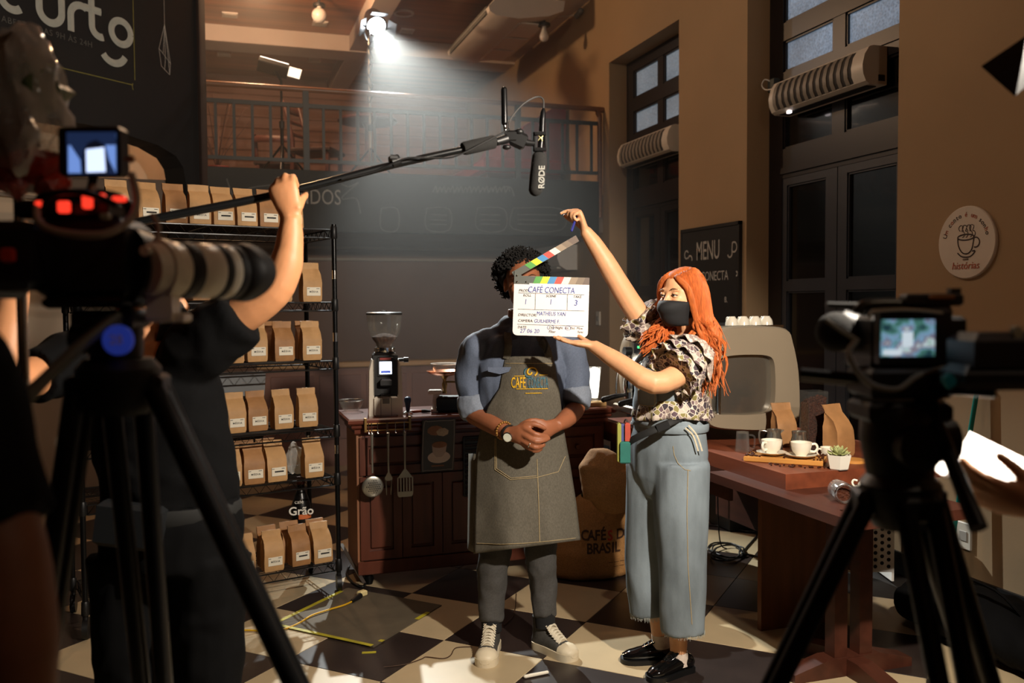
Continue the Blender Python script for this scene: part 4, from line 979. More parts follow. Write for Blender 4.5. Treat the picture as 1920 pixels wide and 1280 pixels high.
sbvh = BVHTree.FromPolygons([v.co.copy() for v in body.data.vertices], [tuple(q.vertices) for q in body.data.polygons])
m_sp = M('sack_print', (66, 42, 28), .85, nz=(80, .3)); m_sr = M('sack_red', (186, 60, 40), .85, nz=(80, .3))
def on_sack(name, s, px, py, size, mat, bold=.003):
    d = at_d(px, py, 1)-CAMP; 
    p = at_d(px, py, 4.62)
    o = text(name, s, mat, p, ex, Z3+ez*-.25, size, sk, bold=bold*.6, align='LEFT', sx=.8)
    project(o, sbvh, -ez)
for s_, xs, y_, mt in (('CAFÉ', (1088, 1101, 1115, 1126), 1020, m_sp), ('S', (1140,), 1022, m_sr), ('DO', (1157, 1171), 1021, m_sp), ('BRASIL', (1099, 1111, 1123, 1136, 1148, 1154), 1045, m_sp)):
    for ch, x_ in zip(s_, xs): on_sack('letter', ch, x_, y_, .078, mt)
on_sack('small_print', '— — —', 1142, 1072, .03, m_sp, .0005); on_sack('small_print', '— —', 1152, 1081, .03, m_sp, .0005)
# ---------------------------------------------------------------- side bar: two tables carrying a thick slab
m_tab = M('dark_table_wood', (74, 38, 26), .42, nz=(3, .4), stretch=(7, 1, 7)); m_pan = M('brown_panel_wood', (116, 70, 38), .45, nz=(3, .4), stretch=(7, 7, .8)); m_slab = M('red_brown_slab', (122, 62, 38), .45, nz=(3, .4), stretch=(6, .8, 6))
tb = thing('small_cafe_table', 'small dark wooden table with twin posts and cross foot under the slab end', 'table', (2.38, 2.97, 0))
obj('top', MB().b2((2.01, 2.49, .712), (2.56, 3.42, .75)), m_tab, tb, 0)
for x in (2.32, 2.44): obj('post', MB().b2((x-.03, 2.92, .05), (x+.03, 2.98, .712)), m_tab, tb, 0)
obj('foot', MB().prism([(2.1, 0), (2.66, 0), (2.66, .035), (2.5, .075), (2.26, .075), (2.1, .035)], (0, 2.91, 0), (1, 0, 0), (0, 0, 1), (0, 1, 0), .08), m_tab, tb, 0)
obj('foot', MB().prism([(2.68, 0), (3.22, 0), (3.22, .035), (3.05, .07), (2.85, .07), (2.68, .035)], (2.34, 0, .0), (0, 1, 0), (0, 0, 1), (1, 0, 0), .08), m_tab, tb, 0)
tb2 = thing('bar_table', 'long dark wooden table with panelled end standing along the tan wall', 'table', (2.5, 4.0, 0))
obj('top', MB().b2((2.1, 3.44, .70), (2.92, 4.85, .75)), m_tab, tb2, 0)
obj('end_panel', MB().b2((2.3, 3.44, 0), (2.7, 3.47, .70)), m_pan, tb2, 0); obj('end_panel', MB().b2((2.17, 4.75, 0), (2.68, 4.78, .70)), m_pan, tb2, 0)
obj('apron', MB().b2((2.15, 3.47, .6), (2.17, 4.75, .70)), m_tab, tb2, 0); obj('back_panel', MB().b2((2.85, 3.47, .2), (2.87, 4.75, .70)), m_tab, tb2, 0)
obj('slab', MB().b2((2.1, 2.98, .75), (2.95, 4.8, .812)), m_slab, None, 0, True, 'thick red-brown wooden slab lying across the two bar tables', 'wooden slab')
ST = .812
def on(px, py, z=ST): p = at_z(px, py, z); p.z = z; return p

# ---------------------------------------------------------------- espresso machine
m_tau = M('taupe_metal_paint', (142, 128, 108), .4, 0, nz=(4, .08)); m_dk = M('dark_taupe', (48, 43, 38), .4, nz=(6, .2))
em = thing('espresso_machine', 'large taupe and chrome espresso machine standing on the bar slab', 'espresso machine', (2.45, 4.15, ST))
YS = 3.74
def yz(px, py): p = at_y(px, py, YS); return p
outer = [(1318, 655), (1335, 628), (1362, 614), (1420, 611), (1470, 616), (1482, 640), (1492, 690), (1495, 740), (1494, 775), (1485, 797), (1440, 806), (1380, 806), (1330, 800), (1318, 780), (1312, 740), (1312, 690)]
inner = [(1338, 690), (1345, 672), (1365, 666), (1400, 664), (1432, 666), (1444, 676), (1447, 705), (1447, 735), (1444, 760), (1432, 772), (1400, 776), (1365, 776), (1340, 775), (1330, 768), (1328, 745), (1332, 715)]
def subd(pts, k=4):
    out = []; n = len(pts)
    for i in range(n):
        p0, p1, p2, p3 = [V((*pts[(i+j) % n], 0)) for j in (-1, 0, 1, 2)]
        for q in range(k):
            t = q/k; r = .5*((2*p1)+(p2-p0)*t+(2*p0-5*p1+4*p2-p3)*t*t+(3*p1-p0-3*p2+p3)*t**3); out.append((r.x, r.y))
    return out
def side_panel(ya, yb):
    O, I = [yz(*q) for q in subd(outer)], [yz(*q) for q in subd(inner)]
    n = len(O); oc = sum((p for p in O), V())/n
    rings = [[V((p.x, yb, p.z)) for p in O], [V((p.x, ya+.02, p.z)) for p in O], [V((p.x+(oc.x-p.x)*.03, ya, p.z+(oc.z-p.z)*.03)) for p in O], [V((p.x, ya, p.z)) for p in I], [V((p.x, yb, p.z)) for p in I]]
    vs = [p for r in rings for p in r]; fs = []
    for a in range(5):
        b = (a+1) % 5
        for k in range(n): fs.append((a*n+k, a*n+(k+1) % n, b*n+(k+1) % n, b*n+k))
    return MB().add(vs, fs)
obj('side_panel', side_panel(YS-.03, YS+.03), m_tau, em, 45)
obj('side_panel', side_panel(4.58, 4.64), m_tau, em, 45)
i0, i1 = yz(1326, 780), yz(1450, 660)
obj('inner_chrome_panel', MB().b2((i0.x-.02, YS+.008, i0.z), (i1.x+.02, YS+.016, i1.z)), M('brushed_chrome', (190, 184, 172), .22, .9, nz=(5, .15)), em, 0)
pl = MB(); pl.loft([(i0.x+.055, YS-.004, i0.z+.01), (i0.x+.055, YS-.004, i1.z-.03), (i0.x+.03, YS-.004, i1.z-.01)], .016, 14, sub=4); obj('chrome_column', pl, m_chrome, em)
obj('front_chrome', MB().b2((2.19, 3.8, 1.02), (2.23, 4.58, 1.3), bev=.01), M('brushed_chrome'), em, 0)
obj('body_top', MB().b2((2.25, 3.77, 1.02), (2.66, 4.58, 1.36), bev=.02), m_dk, em, 0)
obj('cup_tray', MB().b2((2.27, 3.8, 1.36), (2.66, 4.56, 1.375)), m_chrome, em, 0)
obj('drip_tray', MB().b2((2.09, 3.78, .885), (2.62, 4.58, .93), bev=.008), M('brushed_chrome'), em, 0)
obj('tray_grille', MB().b2((2.1, 3.82, .93), (2.3, 4.55, .934)), m_blackmetal, em, 0)
for x in (2.2, 2.6):
    for y in (3.82, 4.52): obj('leg', MB().lathe([(0, ST+.001), (.03, ST+.001), (.03, ST+.012), (.022, ST+.02), (.022, .89), (0, .89)], 18, (x, y, 0)), m_chrome, em)
for y in (3.98, 4.22, 4.44):
    g = obj('group_head', MB().lathe([(.0, 1.0), (.035, 1.0), (.04, 1.02), (.04, 1.06), (.03, 1.1), (0, 1.1)], 20, (2.13, y, 0)).b2((2.12, y-.025, 1.06), (2.22, y+.025, 1.12), bev=.008), m_chrome, em)
    pf = MB().lathe([(0, .965), (.034, .968), (.036, 1.0), (0, 1.0)], 20, (2.13, y, 0)); obj('portafilter_basket', pf, m_chrome, g)
    obj('portafilter_handle', MB().cap([(2.09, y, .985), (2.04, y, .98), (1.97, y, .965)], [.009, .014, .016], 12), m_blackp, g)
obj('steam_knob', MB().cyl((2.17, 4.52, 1.22), (2.13, 4.52, 1.22), .025), m_blackp, em); obj('steam_wand', MB().loft([(2.16, 4.54, 1.15), (2.1, 4.54, 1.1), (2.09, 4.54, .97)], .006, 8, sub=4), m_chrome, em)
obj('control_panel', MB().b2((2.18, 3.84, 1.21), (2.19, 4.5, 1.28)), m_blackp, em, 0)
obj('green_light', MB().box((2.178, 4.44, 1.245), (.004, .016, .012)), M('green_led', (60, 220, 120), .4, emit=((60, 230, 120), 2), nz=(5, .02)), em, 0)
obj('gauge', MB().cyl((2.19, 3.9, 1.1), (2.175, 3.9, 1.1), .028), m_chrome, em)
m_porc = M('white_porcelain', (232, 224, 206), .18, nz=(6, .03), coat=.3)
def cup_profile(s=1, inv=False):
    pr = [(.0, .0), (.022, 0), (.024, .006), (.036, .02), (.042, .04), (.044, .058), (.0415, .058), (.039, .04), (.033, .022), (.02, .008), (0, .007)]
    return [(r*s, (.058-z if inv else z)*s) for r, z in pr]
def cup(loc, label, rz=0, s=1, inv=False, group=None):
    t = thing('coffee_cup', label, 'cup', loc, rz, group)
    obj('bowl', MB().lathe(cup_profile(s, inv), 28, cap=False), m_porc, t, 60, False)
    z = .034*s
    obj('handle', MB().loft([(.04*s, 0, z+.014*s), (.058*s, 0, z+.016*s), (.066*s, 0, z), (.056*s, 0, z-.016*s), (.036*s, 0, z-.014*s)], .0055*s, 8, sub=4), m_porc, t, 60, False)
    return t
for k, (px, nm) in enumerate(((1372, 'beside the hair'), (1394, 'between two others'), (1416, 'at the middle of the row'), (1437, 'nearest the curved corner'))):
    d = at_y(px, 610, 3.9); cup((d.x, 3.9, 1.375), f"white cup upside down on the espresso machine top, {nm.replace('nearest', 'next to')}", pi/2, .74, True, 'cups on the espresso machine')

# ---------------------------------------------------------------- things on the slab
m_bw = M('honey_board', (204, 142, 70), .45, nz=(4, .3), stretch=(1.2, 7, 7))
b0, b1 = on(1397, 862), on(1545, 872)
cb = thing('serving_board', 'honey coloured wooden serving board with cups on the slab', 'board', ((b0+b1)/2)); bc = (b0+b1)/2; bd = (b1-b0); ba = math.atan2(bd.y, bd.x)
cb.rotation_euler = (0, 0, ba)
obj('plank', MB().box((0, .05, .011), (bd.length, .17, .022), bev=.003), m_bw, cb, 0, False)
BT = ST+.022
def beans(name, label, area, n, z, seed, parent=None):
    r = random.Random(seed); mb = MB()
    for k in range(n):
        x, y = area(r); a = r.uniform(0, pi)
        R = Euler((r.uniform(-.3, .3), 0, a)).to_matrix(); mb.ball((x, y, z+.0032), (.0055, .0038, .0032), 6, R)
    return obj(name, mb, m_beans, parent, 60, True, label, 'coffee beans' if label else None, None, 'stuff')
Rb = Matrix.Rotation(ba, 3, 'Z')
def ab(r):
    q = Rb @ V((r.gauss(.0, .42)*bd.length*.5, .05+r.uniform(-.08, .08), 0))
    return (bc.x+q.x, bc.y+q.y)
def ab2(r):
    while True:      # beans lie round the saucers, not under them
        q = bc+Rb @ V((r.uniform(-.49, .49)*bd.length, .05+r.uniform(-.078, .078), 0))
        if all((q-on(*c, BT)).to_2d().length > .072 for c in ((1447, 853), (1502, 858))): return (q.x, q.y)
beans('scattered_beans', 'roasted coffee beans scattered on the honey serving board', ab2, 130, BT, 5)
beans('scattered_beans', 'roasted coffee beans spilt on the slab below the serving board', lambda r: tuple((bc+Rb @ V((r.uniform(-.05, .2), -.05-abs(r.gauss(0, .03)), 0)))[:2]), 40, ST, 6)
SAU = [(.0, .0), (.03, 0), (.034, .004), (.06, .012), (.064, .016), (.06, .0165), (.032, .008), (0, .008)]
for px, py, rz, l in ((1447, 853, radians(200), 'white espresso cup on a saucer beside the upturned glass mug'), (1502, 858, radians(-25), 'white espresso cup on a saucer beside the succulent')):
    p = on(px, py, BT); 
    s = obj('saucer', MB().lathe(SAU, 32, p, cap=False), m_porc, None, 60, True, 'white saucer under the espresso cup %s' % ('with its handle turned to the glass mug' if px < 1480 else 'with its handle turned to the succulent'), 'saucer')
    cup(p+Z3*.009, l, rz)
p = on(1553, 858); cup((p.x, p.y, ST), 'white cup half hidden behind the succulent pot', radians(170), .8)
def pitcher(px, py, label, rz):
    p = on(px, py); t = thing('milk_pitcher', label, 'pitcher', p, radians(rz))
    pr = [(.0, .002), (.036, .002), (.04, .01), (.038, .05), (.03, .08), (.033, .1), (.0315, .1), (.0285, .08), (.036, .05), (.037, .012), (0, .006)]
    obj('jug', MB().lathe(pr, 28, cap=False), M('brushed_chrome'), t, 60, False)
    obj('handle', MB().loft([(.03, 0, .09), (.06, 0, .092), (.065, 0, .06), (.055, 0, .03), (.037, 0, .025)], .005, 8, sub=4), M('brushed_chrome'), t, 60, False)
    obj('spout', MB().prism([(-.03, .085), (-.045, .1), (-.03, .1)], (0, -.008, 0), (1, 0, 0), (0, 0, 1), (0, 1, 0), .016), M('brushed_chrome'), t, 0, False)
pitcher(1451, 846, 'steel milk pitcher behind the espresso cup next to the glass mug', 150); pitcher(1498, 850, 'steel milk pitcher in front of the bean-filled container', 62)
p = on(1392, 846); t = thing('glass_mug', 'clear glass mug standing upside down on the slab', 'glass mug', p, radians(-20))
gp_ = [(.034, .0), (.031, .04), (.028, .085), (.027, .09)]
obj('mug_body', MB().lathe(gp_+[(0, .09), (0, .084), (.025, .084)]+[(r-.003, z) for r, z in gp_[2::-1]], 24, cap=False), m_glass, t, 60, False)
obj('handle', MB().loft([(.028, 0, .075), (.052, 0, .07), (.055, 0, .04), (.05, 0, .015), (.031, 0, .015)], .004, 8, sub=4), m_glass, t, 60, False)
# bags on the bar
for px, py, k, rz, l in ((1479, 838, 0, -.1, 'kraft coffee bag without visible label beside the espresso machine'), (1591, 862, 2, .25, 'crumpled kraft coffee bag behind the succulent on the bar')):
    p = on(px, py)+(V((0, .036, 0)) if px < 1500 else V((.03, .1, 0))); p.z = ST
    o = copy_tree(protos[5], None, p, rz); tag(o, l, 'coffee bag'); o['group'] = 'kraft coffee bags on the bar'; o.scale = (1, 1, 1) if px < 1500 else (1.15, 1.15, 1.12)
# tall clear container of beans
p = on(1525, 842); p.z = ST
t = thing('bean_container', 'tall clear container filled with roasted coffee beans on the bar', 'container', p, -.2)
bx = MB(); w = .047
for a, b in (((-w, -w), (w, -w+.003)), ((-w, w-.003), (w, w)), ((-w, -w), (-w+.003, w)), ((w-.003, -w), (w, w))): bx.b2((a[0], a[1], 0), (b[0], b[1], .27))
bx.b2((-w, -w, 0), (w, w, .004)); obj('clear_walls', bx, thin_glass('acrylic', .02, .05), t, 0, False)
r = random.Random(9); bm_ = MB(); bm_.prism([(-w+.006, .006), (w-.006, .006), (w-.006, .245), (-w+.006, .215)], (0, -w+.006, 0), (1, 0, 0), (0, 0, 1), (0, 1, 0), 2*w-.012)
bf = obj('bean_filling', bm_, m_beans, t, 0, False)
ex_ = MB()
for k in range(420):
    f = r.random(); x, z = r.uniform(-w+.008, w-.008), r.uniform(.01, .212)
    c = (x, -w+.006, z+.03*(x+w)/(2*w)) if f < .7 else (x, r.uniform(-w+.008, w-.008), (.218)+.03*(x+w)/(2*w))
    if f > .88: c = (-w+.006, x, z)
    ex_.ball(c, (.0055, .004, .0036), 6, Euler((r.uniform(0, 3), r.uniform(0, 3), r.uniform(0, 3))).to_matrix())
tag(obj('bean_surface', ex_, m_beans, bf, 60, False), kind='stuff')
# succulent
p = on(1572, 879); t = thing('potted_succulent', 'pale green succulent in a white faceted pot on the slab corner', 'potted plant', p)
obj('pot', MB().lathe([(0, 0), (.036, 0), (.04, .004), (.052, .06), (.047, .06), (.036, .045), (0, .045)], 6), M('white_pot', (228, 222, 208), .4, nz=(6, .03)), t, 0, False)
obj('soil', MB().lathe([(0, .047), (.04, .047), (.04, .05), (0, .05)], 6), M('soil', (40, 28, 22), .9, nz=(60, .5)), t, 0, False)
m_suc = M('succulent_leaf', (172, 176, 118), .5, nz=(9, .25))
for ring_, (n, L, el) in enumerate(((9, .048, 15), (8, .045, 40), (6, .04, 62), (4, .03, 80))):
    for k in range(n):
        a = 2*pi*(k+.5*ring_)/n; e = radians(el); d = V((cos(a)*cos(e), sin(a)*cos(e), sin(e)))
        obj('leaf', MB().loft([V((0, 0, .055)), V((0, 0, .055))+d*L*.5, V((0, 0, .057))+d*L*.85, V((0, 0, .06))+d*L], [(.004, .004), (.005, .009), (.004, .006), (.001, .001)], 6, up=(0, 0, 1) if el < 80 else (1, 0, 0)), m_suc, t, 60, False)
obj('wooden_coaster', MB().lathe([(0, 0), (.05, 0), (.05, .012), (0, .012)], 24, on(1610, 872)+V((.03, .07, 0))), m_bw, None, 30, True, 'small round wooden coaster behind the succulent', 'coaster')
# things on the small table
TZ = .75
p = on(1577, 940, TZ)
t = thing('glass_jar', 'small glass jar of coffee lying on its side on the small table', 'jar', p+Z3*.001)
Rj = Matrix(((0, 0, -.35), (0, 1, 0), (1, 0, 0))); ja = V((-.35, -.94, 0)).normalized(); jx = Z3.cross(ja); RJ = Matrix((jx, Z3, ja)).transposed()
jp = [(.036, -.045), (.038, .02), (.032, .035), (.033, .045)]
obj('jar_glass', MB().lathe([(0, -.05), (.03, -.05)]+jp+[(r-.003, z) for r, z in jp[::-1]]+[(0, -.045)], 24, V((0, 0, .038)), RJ, cap=False), m_glass, t, 60, False)
obj('ground_coffee', MB().lathe([(0, -.044), (.03, -.044), (.032, .015), (0, .015)], 20, V((0, 0, .033)), RJ), m_beans, t, 60, False)
obj('wire_clasp', MB().loft([V((0, 0, .038))+RJ @ V((.036*cos(a*pi/10), .036*sin(a*pi/10), .042)) for a in range(21)], .002, 6), m_chrome, t, 40, False)
p = on(1622, 942, TZ)
for k in range(2): cup(p+Z3*(.0005+.04*k), 'white cup upside down on the small table, %s of two stacked' % ('lower' if k == 0 else 'upper'), 1+k, .75, True, 'stacked cups on the small table') if k == 0 else cup(p+Z3*.0445, 'white cup upside down on the small table, upper of two stacked', 2.2, .7, True, 'stacked cups on the small table')
beans('scattered_beans', 'heap of roasted coffee beans spilt on the small dark table', lambda r: (p.x-.02+r.gauss(0, .05), p.y-.09+r.gauss(0, .035)), 160, TZ, 8)
p = on(1690, 930, TZ); t = thing('portafilter', 'black-handled steel portafilter lying on the small table', 'portafilter', (2.42, 2.78, TZ))
obj('basket', MB().lathe([(0, .004), (.03, .004), (.036, .03), (.036, .045), (.033, .045), (.03, .03), (0, .012)], 24), m_chrome, t, 60, False)
obj('handle', MB().cap([(.035, .01, .032), (.08, .02, .03), (.14, .035, .026)], [.009, .013, .016], 12), m_blackp, t, 60, False)
# white perforated panel, cables, box under the bar
m_wm = M('white_enamel', (236, 230, 222), .4, nz=(6, .04))
p0 = at_z(1640, 1080, .02)
pw = thing('perforated_stool', 'white perforated metal stool standing behind the small table', 'stool', (3.22, 3.98, 0)); c = V((3.22, 3.98, 0))
pe = MB()
vx = V((cos(radians(-18)), sin(radians(-18)), 0)); vy = V((-vx.y, vx.x, 0))
Rw = Matrix((vx, vy, Z3)).transposed()
for s in (-1, 1): obj('side_sheet', MB().box(c+Rw @ V((s*.165, 0, .26)), (.012, .3, .48), Rw), m_wm, pw, 0)
obj('front_sheet', MB().box(c+Rw @ V((0, -.15, .28)), (.33, .01, .42), Rw), m_wm, pw, 0); obj('seat', MB().box(c+Rw @ V((0, 0, .51)), (.36, .34, .03), Rw, bev=.008), m_wm, pw, 0)
hh = MB()
for i in range(9):
    for j in range(11): hh.lathe([(0, 0), (.0105, 0), (.0105, .001), (0, .001)], 10, c+Rw @ V((-.14+.035*i, -.1555, .1+.036*j+(.018 if i % 2 else 0))), Rw @ Matrix(((1, 0, 0), (0, 0, 1), (0, -1, 0))))
tag(obj('perforations', hh, m_blackp, pw, 0), kind='stuff')
def cable(name, label, pts, r, mat, cat='cable'): return obj(name, MB().loft(pts, r, 8, sub=5), mat, None, 60, True, label, cat)
cz = .007
def fl(px, py, z=cz): q = at_z(px, py, z); q.z = z; return q
loop = []
for k in range(28):
    a = k*2*pi/9; rr = (30+9*sin(k*1.3)); loop.append(fl(1362+rr*cos(a)*1.15, 1030+rr*.42*sin(a)+k*.25, cz+.006*(k//9)))
cable('floor_cable', 'black cable lying coiled on the tiles beside the bar table', [fl(1300, 990), fl(1340, 985), fl(1395, 995), fl(1420, 1000)]+loop+[fl(1405, 1040), fl(1425, 1045), fl(1440, 1062)], .005, m_blackp)
cable('hanging_cable', 'thin black cable hanging from the bar table down to the coil', [V((2.82, 4.68, .70)), V((2.82, 4.68, .35)), V((2.828, 4.665, .06)), V((2.86, 4.635, .011))], .004, m_blackp)
p = at_z(1412, 985, 0); t = thing('black_box', 'black electronics box with small white print on the floor behind the bar table', 'box', (3.28, 5.14, 0))
obj('case', MB().box((3.28, 5.14, .11), (.34, .26, .22), bev=.01), m_blackp, t, 0); obj('white_print', MB().box((3.2, 5.0095, .16), (.05, .002, .012)), M('white_print'), t, 0)
# ---------------------------------------------------------------- people
P = at_d
Rr, Ff = RT0.copy(), V((FW.x, FW.y, 0)).normalized()   # image right, away from camera (horizontal)
def frame(f, u=Z3):
    f = V(f).normalized(); r = f.cross(V(u)).normalized(); u = r.cross(f); return r, f, u
def head(mb, c, f, u=Z3, s=1):
    r, f, u = frame(f, u); R = Matrix((r, f, u)).transposed(); c = V(c)
    def q(x, y, z): return c+(r*x+f*y+u*z)*s
    mb.ball(q(0, -.012, .03), (.074*s, .094*s, .09*s), 20, R)
    mb.loft([q(0, .025, .03), q(0, .03, -.02), q(0, .04, -.07), q(0, .055, -.1), q(0, .06, -.112)], [(.07*s, .062*s), (.068*s, .058*s), (.055*s, .048*s), (.034*s, .03*s), (.014*s, .012*s)], 18, up=r, sub=2)
    mb.loft([q(0, .082, .02), q(0, .094, .0), q(0, .108, -.026), q(0, .1, -.036)], [.008*s, .009*s, .013*s, .01*s], 10, sub=2)
    for k in (-1, 1):
        mb.ball(q(k*.012, .093, -.032), .009*s, 8); mb.ball(q(k*.033, .072, -.02), (.026*s, .02*s, .024*s), 10, R)
        mb.ball(q(k*.032, .074, .032), (.026*s, .014*s, .009*s), 10, R)
        mb.ball(q(k*.076, -.005, -.005), (.01*s, .02*s, .032*s), 10, R @ Matrix.Rotation(-k*.3, 3, 'Z'))
    for z, w in ((-.058, .024), (-.07, .02)): mb.ball(q(0, .089, z), (w*s, .009*s, .007*s), 10, R)
    return q, R
def eyes(q, R, parent, s=1, iris=(60, 40, 26), lid=None):
    for k in (-1, 1):
        if lid:
            obj('eyelid', MB().ball(q(k*.032, .0755, .0175), (.0155*s, .0125*s, .0085*s), 14, R), lid, parent, 60); obj('eyelid', MB().ball(q(k*.032, .0735, .0035), (.015*s, .0125*s, .006*s), 14, R), lid, parent, 60)
            obj('eyelash', MB().loft([q(k*.0175, .084, .0095), q(k*.026, .0895, .0135), q(k*.04, .0875, .013), q(k*.049, .0775, .009)], .0012, 6, sub=3), M('lash', (30, 20, 16), .8, nz=(40, .2)), parent, 60)
        e = obj('eye', MB().ball(q(k*.032, .0765, .012), .0115*s, 14), M('eye_white', (222, 212, 200), .25, nz=(9, .03)), parent, 60)
        obj('iris', MB().ball(q(k*.032, .0838, .0115), .0058*s, 10), M('iris_%d_%d_%d' % iris, iris, .15, nz=(40, .2)), e, 60)
        obj('eyebrow', MB().loft([q(k*.015, .088, .032), q(k*.032, .09, .039), q(k*.05, .08, .034)], [(.001, .0015), (.0018, .0025), (.0008, .001)], 6, sub=3), M('brow_%d' % iris[0], (70, 40, 24), .8, nz=(40, .3)), parent, 60)
FL = (.074, .082, .076, .06); FB = ((.03, .084), (.01, .09), (-.011, .086), (-.029, .078))
def hand(mb, w, d, n, t, curls, thumb=(.5, .35, .2), s=1, spread=.06):
    """w wrist, d towards knuckles, n palm side, t thumb side; curls: per finger three bends in degrees"""
    w = V(w); d = V(d).normalized(); n = V(n); n = (n-d*n.dot(d)).normalized(); t0 = V(t); t = d.cross(n); t = t if t.dot(t0) > 0 else -t
    mb.loft([w-d*.02*s, w, w+d*.03*s, w+d*.065*s, w+d*.09*s], [(.027*s, .02*s), (.028*s, .019*s), (.036*s, .017*s), (.042*s, .0155*s), (.038*s, .011*s)], 14, up=t, sub=2)
    ends = []
    for i in range(4):
        p = w+d*(FB[i][1]*s)+t*(FB[i][0]*s); a = 0; L = FL[i]*s
        dd = (d+t*(FB[i][0]/.03*spread)).normalized(); pts = [p-d*.02*s, p]
        for seg, c in zip((.45, .3, .25), curls[i]):
            a += radians(c); p = p+(dd*cos(a)+n*sin(a))*(L*seg); pts.append(p)
        r = (.0092, .0096, .009, .0078)[i]*s
        mb.cap(pts, [r*1.05, r*1.08, r*.98, r*.92, r*.78], 10); ends.append(p)
    a1, a2, a3 = thumb
    b = w+d*.022*s+t*.026*s+n*.006*s; td = (t*cos(a1)+d*sin(a1)+n*a3).normalized()
    p1 = b+td*.036*s; td2 = (td+d*a2+n*a3).normalized(); p2 = p1+td2*.03*s; p3 = p2+(td2+d*a2*.6).normalized()*.022*s
    mb.cap([b-td*.012*s, b, p1, p2, p3], [.013*s, .0145*s, .0118*s, .0105*s, .0085*s], 10)
    return ends
def cloth_fold(a=.008, sc=7, st=(1, 1, .45), seed=0):
    o = V((seed*2.3, seed, seed*.7))
    def f(co, n):
        q = V((co.x*st[0], co.y*st[1], co.z*st[2]))*sc+o
        v = noise.noise(q); w = noise.noise(q*2.3+V((v, v, v))*1.2)
        return a*(1-abs(v)*2)*.55+a*.5*w
    return f
